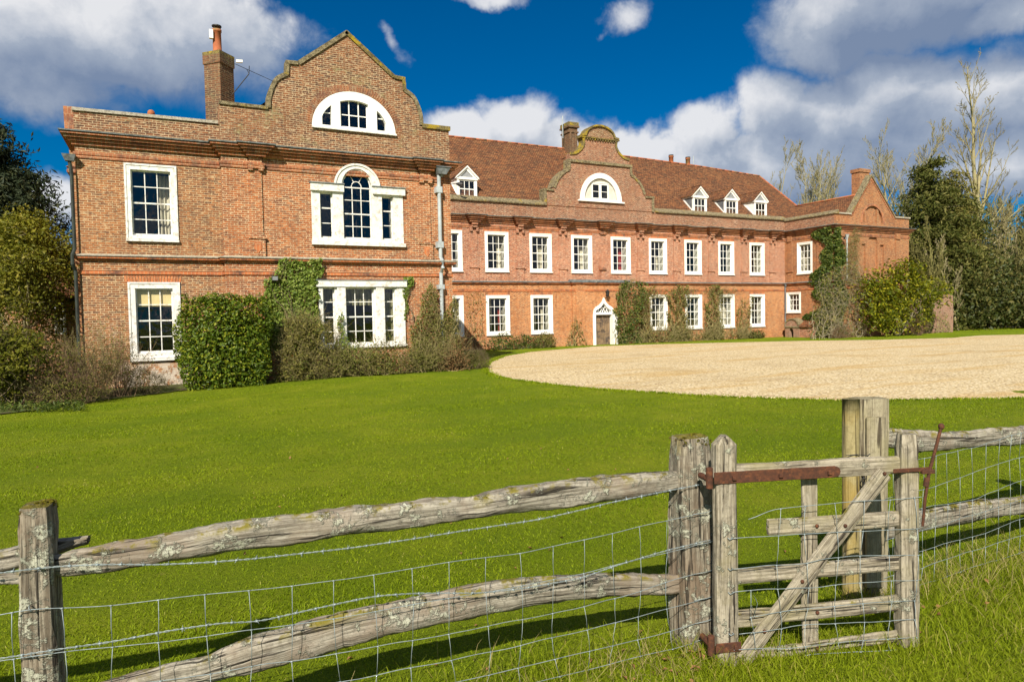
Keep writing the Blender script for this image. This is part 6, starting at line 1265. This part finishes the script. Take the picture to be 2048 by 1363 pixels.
# the next bay's rails, running out of sight to the left, one pointed end passing through the post
prof(FL, 'rail', 'oak_rail', [(-2.9, 1.10), (-.5, 1.075), (-.1, 1.09), (.10, 1.105), (.17, 1.10)], [(-2.9, 1.0), (-.5, .985), (-.1, 1.0), (.08, 1.055), (.17, 1.085)], .035, fence, 203, -.05, .006)
prof(FL, 'rail', 'oak_rail', [(-2.9, .52), (-.5, .47), (.05, .45)], [(-2.9, .42), (-.5, .36), (.05, .35)], .035, fence, 204, -.04, .006)
b = beam('post', 'oak_post', [FL(.0+.02*(k/16), -.25+1.53*k/16, -.0) for k in range(17)], FL.T, np.interp(np.arange(17), [0, 12, 15, 16], [.068, .062, .060, .052]), np.interp(np.arange(17), [0, 12, 16], [.085, .078, .07]), fence, 205, 14, .004, 24)
beam('post', 'oak_post', [FL(3.30-.012*(k/16), -.25+1.545*k/16, -.005) for k in range(17)], FL.T, np.interp(np.arange(17), [0, 8, 15, 16], [.122, .118, .116, .095]), np.interp(np.arange(17), [0, 12, 16], [.10, .09, .075]), fence, 206, 9, .007, 24)
beam('post', 'oak_post', [FL(-2.9, -.25+1.5*k/12, 0) for k in range(13)], FL.T, .065, .08, fence, 207, 6, .005)
# sharp wedge below the through rail
beam('wedge', 'oak_rail', [FL(-.16+.12*k/4, 1.0-.004*k, .02) for k in range(5)], (0, 0, 1), .022, .02, fence, 208, 4, .003)
def wire_line(mb, fp, pts, w, r=.0019, step=.05, jig=.003, seed=0):
    S_ = np.arange(pts[0][0], pts[-1][0]+step*.5, step); z = np.interp(S_, *zip(*pts)); k = np.array([.25, .5, .25]); z = np.convolve(np.r_[z[0], z, z[-1]], k, 'valid'); q = np.c_[S_, S_*0, S_*0]
    z = z+jig*pn(q, 9, seed); ww = w+jig*1.2*pn(q, 6, seed+1); mb.tube([fp(s, a, b) for s, a, b in zip(S_, z, ww)], r, 5); return lambda s: (np.interp(s, S_, z), np.interp(s, S_, ww))
def barbed(fp, pts, w, parent, seed):
    m = MB(); S_ = np.arange(pts[0][0], pts[-1][0], .009); z = np.interp(S_, *zip(*pts)); k = np.ones(15)/15; z = np.convolve(np.r_[[z[0]]*7, z, [z[-1]]*7], k, 'valid')
    for ph in (0, pi): m.tube([fp(s, a+.0026*cos(s*95+ph), w+.0026*sin(s*95+ph)) for s, a in zip(S_, z)], .00155, 4)
    r = np.random.default_rng(seed); s = S_[0]+.03
    while s < S_[-1]:
        a = float(np.interp(s, S_, z)); c = fp(s, a, w)
        m.tube([fp(s-.006, a, w), fp(s+.006, a, w)], .0052, 6)
        for q in range(4):
            d = fp.T*r.normal()*.5+np.array([0, 0, 1])*r.normal()+fp.N*r.normal(); d /= np.linalg.norm(d); m.tube([c-d*.003, c+d*.016], [.0017, .0006], 4)
        s += .095+r.normal()*.012
    return m.build('barbed_wire', M['wire'], parent, True)
WF = .095
b1 = [(-2.9, 1.06), (-.123, 1.04), (.019, 1.039), (.118, 1.035), (.307, 1.014), (.433, .991), (.631, .97), (.84, .956), (1.284, .943), (1.599, .945), (1.827, .951), (2.248, .955), (2.472, .972), (2.672, .993), (2.943, 1.011), (3.30, 1.03)]
b2 = [(-2.9, .72), (-.136, .699), (.075, .698), (.283, .691), (.498, .698), (.716, .693), (.855, .671), (1.045, .683), (1.277, .695), (1.384, .699), (1.564, .682), (1.74, .654), (1.92, .624), (2.142, .609), (2.49, .609), (2.692, .643), (2.815, .657), (3.029, .681), (3.34, .70)]
barbed(FL, b1, WF, fence, 1); barbed(FL, b2, WF+.012, fence, 2)
m = MB(); H_ = [[(-2.9, .89), (-.13, .87), (.001, .877), (.112, .864), (.282, .846), (.461, .836), (.641, .827), (.829, .817), (1.01, .807), (1.28, .796), (1.567, .804), (1.762, .806), (1.957, .801), (2.146, .795), (2.333, .804), (2.519, .812), (2.695, .825), (2.867, .84), (3.055, .845), (3.30, .864)],
    [(-2.9, .70), (-.137, .685), (.105, .682), (.282, .665), (.463, .653), (.643, .644), (.83, .638), (1.012, .626), (1.275, .618), (1.58, .623), (1.819, .622), (2.142, .62), (2.33, .626), (2.515, .628), (2.692, .643), (2.874, .654), (3.052, .663), (3.34, .684)],
    [(-2.9, .53), (.074, .513), (.289, .493), (.65, .469), (.834, .467), (1.023, .453), (1.239, .45), (1.8, .44), (2.499, .445), (2.871, .472), (3.064, .499), (3.34, .515)],
    [(-2.9, .39), (.2, .352), (.9, .315), (1.8, .306), (2.5, .315), (3.06, .342), (3.36, .36)], [(-2.9, .27), (.2, .23), (.9, .2), (1.78, .188), (2.5, .195), (3.06, .209), (3.38, .225)], [(-2.9, .16), (.2, .13), (1.0, .105), (1.8, .09), (3.06, .102), (3.38, .12)]]
fs = [wire_line(m, FL, h, WF+.004, .0019, .05, .003, 10+i) for i, h in enumerate(H_)]
for k, s in enumerate([-2.6, -2.4, -2.2, -2.02, -1.85, -1.67, -1.5, -1.3, -1.12, -.95, -.77, -.6, -.42, -.24, -.062, .109, .285, .463, .645, .826, 1.011, 1.197, 1.384, 1.571, 1.758, 1.952, 2.141, 2.331, 2.516, 2.689, 2.861, 3.045]):
    pts = []
    for i, f in enumerate(fs): z, w = f(s); pts.append(FL(s+.012*sin(k*1.7+i*1.1)*i*.5, z, w+.003))
    for a, c in zip(pts[:-1], pts[1:]): m.tube([a, (a+c)/2+FL.T*.004*sin(k*3+len(pts)), c], .0016, 4)
    for q in pts: m.tube([q-FL.T*.006, q+FL.T*.006], .0036, 5)
m.build('wire_netting', M['wire'], fence, True)
m = MB()                                              # staples and wire ends wrapped on the gate post
for i, h in enumerate(H_):
    z = h[-1][1]; m.tube([FL(3.22, z, WF+.01), FL(3.30, z+.004, .115), FL(3.38, z+.012, .11), FL(3.425, z+.014, .03), FL(3.43, z+.01, -.08)], .0018, 5); m.tube([FL(3.36, z+.006, .118), FL(3.375, z+.02, .125), FL(3.395, z+.004, .118), FL(3.37, z-.006, .12), FL(3.35, z+.01, .118)], .002, 5)
    zz = float(np.interp(0.0, *zip(*h))); m.tube([FL(-.006, zz+.012, .085), FL(-.004, zz+.008, .103), FL(.002, zz-.008, .103), FL(.004, zz-.012, .085)], .0028, 5)
m.build('wire_tie', M['wire'], fence, True)
M['moss'] = leaf_mat('moss_tuft', (.10, .095, .012), (.20, .17, .02), (.10, .07, .03), .9, .2, .05)
rng = np.random.default_rng(240)
for u_, hw_, hd_, zt_ in ((.02, .055, .068, 1.275), (3.285, .10, .078, 1.29)):
    n = 1100; q = np.c_[rng.uniform(-hw_, hw_, n), rng.uniform(-hd_, hd_, n)]; z = zt_+.012*pn(np.c_[q*30, q[:, :1]], 1.0, 5)-.045*np.clip(np.abs(q[:, 0])/hw_-.8, 0, 1)-.03*rng.random(n)*(np.abs(q[:, 1]) > hd_*.8)
    k = pn(np.c_[q*22, q[:, :1]*0], 1.0, 6) > -.35; P = np.array([FL(u_+a, c, b_) for (a, b_), c in zip(q[k], z[k])]); V, F = leaves(P, .013, rng, .8, None, 0, .7); npmesh('moss_cap', V, F, M['moss'], fence)
# --- wicket gate
GA, GB = (2.748, 2.853), (3.796, 2.505); FG = FP(GA, GB)
gate = thing('wicket_gate', 'weathered grey oak wicket gate with a diagonal brace, rusty strap hinges and wire netting', 'gate', (GA[0], GA[1], .05))
def stick(name, a, c, hh, th, w, seed, mat='oak_gate', n=14, up=None, p=9.0, rough=.0025, topc=True, parent=None):
    P = [FG(a[0]+(c[0]-a[0])*k/n, a[1]+(c[1]-a[1])*k/n, w) for k in range(n+1)]
    d = np.array([c[0]-a[0], c[1]-a[1]]); d /= np.hypot(*d); u = FG.T*(-d[1])+np.array([0, 0, d[0]])
    return beam(name, mat, P, u, hh, th, parent if parent is not None else gate, seed, p, rough, 16)
n_ = 16
Hs = np.interp(np.arange(n_+1), [0, 14.6, 15.4, 16], [.064, .062, .050, .012])
P = [FG(-.003, (.0, .1)[0]+1.335*k/n_ if k < 14 else np.interp(k, [13, 14.0, 15, 16], [1.335*13/n_, 1.20, 1.29, 1.338]), 0) for k in range(n_+1)]
beam('stile', 'oak_gate', P, -FG.T, np.interp(np.arange(n_+1), [0, 15, 16], [.064, .061, .014]), np.interp(np.arange(n_+1), [0, 15, 16], [.042, .042, .032]), gate, 211, 9, .0025, 16)
beam('stile', 'oak_gate', [FG(1.118, .055+1.245*k/16, 0) for k in range(17)], -FG.T, np.interp(np.arange(17), [0, 15, 16], [.056, .054, .044]), np.interp(np.arange(17), [0, 15, 16], [.05, .05, .04]), gate, 212, 8, .004, 16)
stick('rail', (.045, 1.124), (1.075, 1.121), .050, .022, 0, 213); stick('rail', (.258, .803), (1.075, .804), .042, .016, -.004, 214); stick('rail', (.05, .538), (1.075, .543), .042, .016, -.004, 215); stick('rail', (.05, .295), (1.075, .308), .043, .016, -.004, 216)
prof(FG, 'rail', 'oak_gate', [(.10, .105), (.4, .112), (.7, .13), (1.075, .147)], [(.10, .045), (.4, .05), (.7, .066), (1.075, .07)], .018, gate, 217, -.002, .003, p=6)
stick('upright', (.530, .07), (.528, 1.085), .046, .015, -.036, 218)
stick('brace', (.085, .075), (.955, 1.085), .046, .015, .028, 219)
def iron(name, boxes, parent, extra=None):
    m = MB()
    for s0, s1, z0, z1, w0, w1 in boxes:
        m.hexa([FG(s0, z0, w0), FG(s1, z0, w0), FG(s1, z0, w1), FG(s0, z0, w1), FG(s0, z1, w0), FG(s1, z1, w0), FG(s1, z1, w1), FG(s0, z1, w1)])
    if extra: extra(m)
    o = m.build(name, M['rust'], parent); bv = o.modifiers.new('soft', 'BEVEL'); bv.width = .0025; bv.segments = 1; return o
def bolt_heads(m, L, w, r=.012):
    for s, z in L: m.tube([FG(s, z, w), FG(s, z, w+.007), FG(s, z, w+.011)], [r, r, r*.6], 8)
def ex1(m):
    m.tube([FG(-.10, 1.052, .02), FG(-.10, 1.168, .02)], .020, 10); m.tube([FG(-.10, 1.10, .02), FG(-.10, 1.10, -.10)], .018, 8); m.tube([FG(.64, 1.113, .045), FG(.64, 1.113, .051)], .031, 12); bolt_heads(m, [], .05)
    for s in (.03, .305, .60): m.hexa([FG(s-.012, 1.098, .05), FG(s+.012, 1.098, .05), FG(s+.012, 1.122, .05), FG(s-.012, 1.122, .05), FG(s-.012, 1.098, .063), FG(s+.012, 1.098, .063), FG(s+.012, 1.122, .063), FG(s-.012, 1.122, .063)])
iron('strap_hinge', [(-.085, .64, 1.080, 1.146, .043, .050)], gate, ex1)
def ex2(m):
    m.tube([FG(-.10, .115, .02), FG(-.10, .225, .02)], .020, 10); m.tube([FG(-.10, .17, .02), FG(-.10, .17, -.1)], .018, 8); m.hexa([FG(.02, .15, .05), FG(.045, .15, .05), FG(.045, .175, .05), FG(.02, .175, .05), FG(.02, .15, .062), FG(.045, .15, .062), FG(.045, .175, .062), FG(.02, .175, .062)])
iron('strap_hinge', [(-.085, .066, .135, .19, .043, .050)], gate, ex2)
iron('latch', [(.99, 1.236, 1.088, 1.112, .056, .063), (1.165, 1.245, 1.075, 1.098, .05, .075)], gate)
def exr(m):
    pts = [FG(1.286, 1.345, .07), FG(1.25, 1.21, .068), FG(1.214, 1.085, .064), FG(1.19, .93, .062), FG(1.176, .77, .06)]; m.tube(pts, [.0095, .0095, .010, .009, .008], 8)
    c = pts[0]; m.tube([c-np.array([0, 0, .018]), c-np.array([0, 0, .008]), c+np.array([0, 0, .008]), c+np.array([0, 0, .018])], [.008, .017, .017, .008], 8); m.tube([FG(1.205, 1.05, .06), FG(1.196, 1.0, .06)], .016, 8)
iron('latch_rod', [], gate, exr)
m = MB(); bolt_heads(m, [(.545, .80), (.545, .545), (.545, .30), (.545, .09)], .014, .011); bolt_heads(m, [(.70, .80), (.435, .50), (.205, .235), (.075, .06), (.945, 1.085)], .044, .011); o = m.build('bolt', M['rust'], gate, True); o['kind'] = 'stuff' if False else 'thing'
del o['kind']
# netting on the gate
m = MB(); WG = .052
GH = [[(.109, .876), (.25, .92), (.511, .937), (.8, .938), (1.186, .935)], [(.006, .774), (.3, .772), (.7, .765), (1.172, .759)], [(.017, .603), (.25, .612), (.4, .60), (.6, .626), (.776, .622), (1.172, .601)], [(.016, .469), (.2, .476), (.45, .462), (.8, .47), (1.159, .456)], [(.130, .326), (.35, .345), (.7, .352), (.9, .345), (1.145, .335)], [(.05, .238), (.4, .25), (.75, .243), (1.145, .222)], [(.02, .145), (.4, .13), (.75, .135), (1.145, .12)], [(.45, .075), (.8, .072), (1.2, .045)]]
fs = [wire_line(m, FG, h, WG, .0021, .04, .0035, 30+i) for i, h in enumerate(GH)]
for k, s in enumerate((.132, .288, .458, .636, .797, .973, 1.14)):
    pts = []
    for i, f in enumerate(fs):
        if s < GH[i][0][0]-.02: continue
        z, w = f(s); pts.append(FG(s+.014*sin(k*1.9+i*1.3), z, w+.004))
    if k == 0: pts = pts[3:]
    for a, c in zip(pts[:-1], pts[1:]): m.tube([a, (a+c)/2+FG.T*.005*sin(k*2.3), c], .0019, 4)
    for q in pts: m.tube([q-FG.T*.006, q+FG.T*.006], .004, 5)
for z in (.774, .603, .469, .238): m.tube([FG(-.01, z+.006, .048), FG(.0, z-.004, .056), FG(.02, z+.004, .056), FG(.01, z+.008, .05)], .0026, 5)
m.tube([FG(.14, .33, .05), FG(.16, .40, .056), FG(.13, .47, .06), FG(.12, .40, .056), FG(.15, .33, .055)], .0016, 4)
m.build('wire_netting', M['wire'], gate, True)
# --- closing posts and the fence to the right
CP = (4.176, 3.069); FC = FP(CP, (CP[0]+FG.T[0], CP[1]+FG.T[1]))
fr_ = thing('fence', 'post and rail fence right of the gate with two pale closing posts', 'fence', (CP[0], CP[1], .05))
o = beam('post', 'pine_post', [FC(-.085+.006*k/12, -.2+1.625*k/12, .02) for k in range(13)], -FC.T, .054, .054, fr_, 221, 2, .0012, 18); o['label'] = 'round pale pine post'
o = beam('post', 'close_post', [FC(.072+.018*k/14, -.2+1.62*k/14, -.03) for k in range(15)], -FC.T, .108, .075, fr_, 222, 7, .003, 18); o['label'] = 'broad squared pale oak post'
o = beam('slam_board', 'close_post', [FC(.062+.01*k/8, .15+1.15*k/8, .062) for k in range(9)], -FC.T, .066, .018, fr_, 223, 8, .002, 14)
m = MB(); q = FC(-.022, .98, .078)
for k in range(9):
    c = q+np.array([.004*sin(k), .006*cos(k*2), -.034*k]); a = np.array([1, 0, 0]) if k % 2 else np.array([0, 1, 0])
    m.tube([c+a*.011*cos(t)+np.array([0, 0, .022])*sin(t) for t in np.linspace(0, 2*pi, 11)], .0035, 5, False)
m.tube([FC(-.15, 1.055, .07), FC(-.08, 1.06, .082), FC(.0, 1.05, .085), FC(.02, 1.06, .08)], .003, 5); m.build('chain', M['chain'], fr_, True)
FR = FP(CP, (CP[0]+1, CP[1]+.0))
prof(FR, 'rail', 'oak_rail', [(.12, 1.182), (.285, 1.189), (.45, 1.165), (.62, 1.143), (.8, 1.12), (1.0, 1.098), (1.217, 1.088), (1.412, 1.085), (2.0, 1.045), (3.2, 1.06)], [(.12, 1.06), (.285, 1.058), (.62, .994), (1.0, .965), (1.412, .943), (2.0, .909), (3.2, .93)], .04, fr_, 231, 0, .008)
prof(FR, 'rail', 'oak_rail', [(.10, .57), (.607, .567), (1.0, .55), (1.415, .526), (2.013, .470), (3.2, .46)], [(.10, .42), (.608, .413), (1.4, .385), (2.014, .337), (3.2, .34)], .036, fr_, 232, 0, .008)
beam('post', 'oak_post', [FR(3.25, -.2+1.5*k/12, 0) for k in range(13)], FR.T, .07, .08, fr_, 233, 6, .006)
m = MB(); WR = .10
RH = [[(.08, .95), (.62, .972), (1.2, .99), (1.702, 1.034), (2.007, 1.031), (3.2, 1.0)], [(.08, .74), (.62, .754), (1.674, .841), (2.1, .85), (3.2, .83)], [(.08, .62), (.62, .614), (1.2, .60), (1.676, .65), (2.1, .68), (3.2, .66)], [(.08, .46), (.62, .46), (1.676, .50), (3.2, .5)], [(.08, .32), (.62, .316), (1.2, .32), (1.678, .345), (3.2, .34)], [(.08, .2), (.62, .2), (1.68, .22), (3.2, .21)], [(.08, .09), (.62, .075), (2.017, .09), (3.2, .09)]]
fs = [wire_line(m, FR, h, WR, .0019, .05, .006, 50+i) for i, h in enumerate(RH)]
for k in range(20):
    s = .2+k*.155; pts = []
    for i, f in enumerate(fs): z, w = f(s); pts.append(FR(s+.03*(1-i/6)*sin(k*.9)+.008*sin(k+i*1.4), z, w+.004))
    for a, c in zip(pts[:-1], pts[1:]): m.tube([a, c], .0017, 4)
    for q in pts: m.tube([q-FR.T*.006, q+FR.T*.006], .0036, 5)
m.build('wire_netting', M['wire'], fr_, True)
# ------------------------------------------------------------------ grass
def blades(name, P, h, w, seed, mat, lean=.45, label=None):
    rng = np.random.default_rng(seed); n = len(P); a = rng.random(n)*2*pi; s = np.c_[np.cos(a), np.sin(a), np.zeros(n)]; b = rng.random(n)*2*pi; l = lean*(.2+rng.random(n)); t = np.c_[np.cos(b)*l, np.sin(b)*l, np.ones(n)]
    t /= np.linalg.norm(t, axis=1, keepdims=True); h = h[:, None]; w = np.broadcast_to(w, (n,))[:, None]; mid = P+t*h*.55; t2 = t*np.array([[2.0, 2.0, .75]]); t2 /= np.linalg.norm(t2, axis=1, keepdims=True); tip = mid+t2*h*.5
    V = np.stack([P-s*w, P+s*w, mid+s*w*.75, mid-s*w*.75, tip], 1).reshape(-1, 3); q = (np.arange(n)*5)[:, None]
    F = np.concatenate([q+np.array([[0, 1, 2]]), q+np.array([[0, 2, 3]]), q+np.array([[3, 2, 4]])], 0); o = npmesh(name, V, F, M[mat]); return tag(o, label, 'grass', None, 'stuff')
def scatter(rng, n, t0, t1, pw=1.0, px0=-150, px1=2200):
    t = t0*(t1/t0)**(rng.random(n)**pw); px = px0+rng.random(n)*(px1-px0); F2 = _F[:2]/np.linalg.norm(_F[:2]); R2 = np.array([F2[1], -F2[0]]); xy = F2[None]*t[:, None]+R2[None]*(t*(px-1024)/CF)[:, None]; return xy, t
rng = np.random.default_rng(300)
def on_gravel(xy): return in_poly(xy, gpoly)
xy, t = scatter(rng, 330000, 2.3, 24.0, .9); q = np.c_[xy, xy[:, :1]*0]; den = .5+.5*pn(q, 1.4, 301); k = (~on_gravel(xy)) & (rng.random(len(xy)) < .45+.55*den) & (xy[:, 1] < 23.2+.12*np.clip(xy[:, 0], -9, 9)); xy, t, den = xy[k], t[k], den[k]
P = np.c_[xy, ground_z(xy[:, 0], xy[:, 1])-.003]; h = (.014+.016*rng.random(len(t)))*(.8+.5*den)*(1+.35*np.clip(t/14, 0, 1)); blades('lawn_grass', P, h, .0017+.00042*t, 302, 'grass_blade', 1.3, 'short mown green grass of the lawn')
# rougher grass in front of and along the fence
xy, t = scatter(rng, 90000, 2.1, 5.6, .8, -100, 2150); line_y = np.interp(xy[:, 0], [-4, -.53, 2.75, 3.8, 4.18, 9], [3.6, 3.43, 2.95, 2.6, 3.0, 3.07])
dd = xy[:, 1]-line_y; pk = np.where(dd < .12, np.clip(1+.5*(dd+.9), .25, 1), np.exp(-dd*5)*.9); right = sst(1.6, 3.0, xy[:, 0]); pk = pk*(.35+.65*right); den = .5+.5*pn(np.c_[xy, xy[:, :1]*0], 2.5, 303)
k = rng.random(len(t)) < pk*(.35+.65*den); xy, t, den = xy[k], t[k], den[k]; P = np.c_[xy, ground_z(xy[:, 0], xy[:, 1])-.004]
h = (.045+.075*rng.random(len(t)))*(.7+.7*den); blades('rough_grass', P, h, .0020, 304, 'rough_blade', .9, 'longer unmown grass along the fence and gate')
feet = [(2.75, 3.05, .16, 420), (2.72, 2.80, .13, 300), (3.82, 2.47, .10, 220), (4.2, 3.0, .18, 380), (-.53, 3.38, .12, 260), (3.3, 2.66, .35, 420), (5.4, 3.0, .9, 700), (1.2, 3.28, 1.1, 800)]
xy = np.concatenate([np.c_[x+rng.normal(size=n)*s_, y+rng.normal(size=n)*min(s_, .09)] for x, y, s_, n in feet]); P = np.c_[xy, ground_z(xy[:, 0], xy[:, 1])-.004]; blades('tufted_grass', P, .07+.11*rng.random(len(xy)), .0021, 307, 'rough_blade', .9, 'longer grass tufts round the feet of the posts and gate')
# pale dry stalks, mostly at the gate and right hand fence
C = [(2.55, 2.95, .35, 200), (2.2, 3.05, .30, 120), (4.9, 2.95, .45, 260), (5.4, 2.85, .5, 200), (5.9, 2.8, .4, 120), (1.2, 3.15, .5, 90), (.3, 3.3, .5, 60), (4.15, 2.95, .2, 160), (5.0, 2.2, .6, 160), (6.0, 3.2, .6, 200)]
xy = np.concatenate([np.c_[x+rng.normal(size=n)*s, y+rng.normal(size=n)*s*.35] for x, y, s, n in C]); P = np.c_[xy, ground_z(xy[:, 0], xy[:, 1])-.004]
blades('dry_grass', P, .08+.16*rng.random(len(xy)), .0016, 305, 'dry_grass', 1.0, 'pale dry grass stalks at the foot of the fence and gate')
# grass edge along the gravel and the strip before the house
e = np.array(gpoly); seg = rng.integers(0, len(e), 26000); tt = rng.random(26000)[:, None]; xy = e[seg]*(1-tt)+np.roll(e, -1, 0)[seg]*tt; xy += rng.normal(size=xy.shape)*.10; k = (~on_gravel(xy)) | (rng.random(len(xy)) < .15); xy = xy[k]; k = (xy[:, 1] > 5) & (xy[:, 0] < 62); xy = xy[k]
dist = np.hypot(xy[:, 0], xy[:, 1]); P = np.c_[xy, ground_z(xy[:, 0], xy[:, 1])]; blades('verge_grass', P, .03+.05*rng.random(len(xy)), .002+.0005*dist, 306, 'grass_blade', .9, 'ragged grass edge round the gravel')
# fallen leaves
C = [(2.62, 2.98, .12, 16), (2.35, 2.9, .2, 12), (1.9, 3.0, .4, 14), (5.0, 2.6, .5, 16), (1.0, 3.6, .9, 14), (3.5, 6, 2.2, 24), (0, 8, 4, 24), (6, 7, 3, 16)]
xy = np.concatenate([np.c_[x+rng.normal(size=n)*s, y+rng.normal(size=n)*s*.5] for x, y, s, n in C]); P = np.c_[xy, ground_z(xy[:, 0], xy[:, 1])+.02+.03*rng.random(len(xy))*(xy[:, 1] < 3.2)]
V, F = leaves(P, .036, rng, 1.6, None, 0, .65, .5); tag(npmesh('fallen_leaves', V, F, M['dead_leaf']), 'brown fallen leaves scattered on the grass', 'leaves', None, 'stuff')
xy = np.array([atG(px, py, -.1)[:2] for px, py in np.c_[rng.uniform(0, 140, 150), rng.uniform(782, 806, 150)]]); P = np.c_[xy, ground_z(xy[:, 0], xy[:, 1])+.08+.06*rng.random(150)]; V, F = leaves(P, .06, rng, .3, None, 0, .6); tag(npmesh('snowdrops', V, F, M['snowdrop']), 'small white snowdrops in the border at the left', 'flowers', None, 'stuff')
xy = np.array([atG(px, py, -.1)[:2] for px, py in np.c_[rng.uniform(-10, 170, 3500), rng.uniform(776, 820, 3500)]]); P = np.c_[xy, ground_z(xy[:, 0], xy[:, 1])+.02+.16*rng.random(3500)]; V, F = leaves(P, .10, rng, .5, None, 0, .35); tag(npmesh('ground_cover', V, F, M['ivy_dark']), 'low green ground cover in the border at the left', 'ground cover', None, 'stuff')
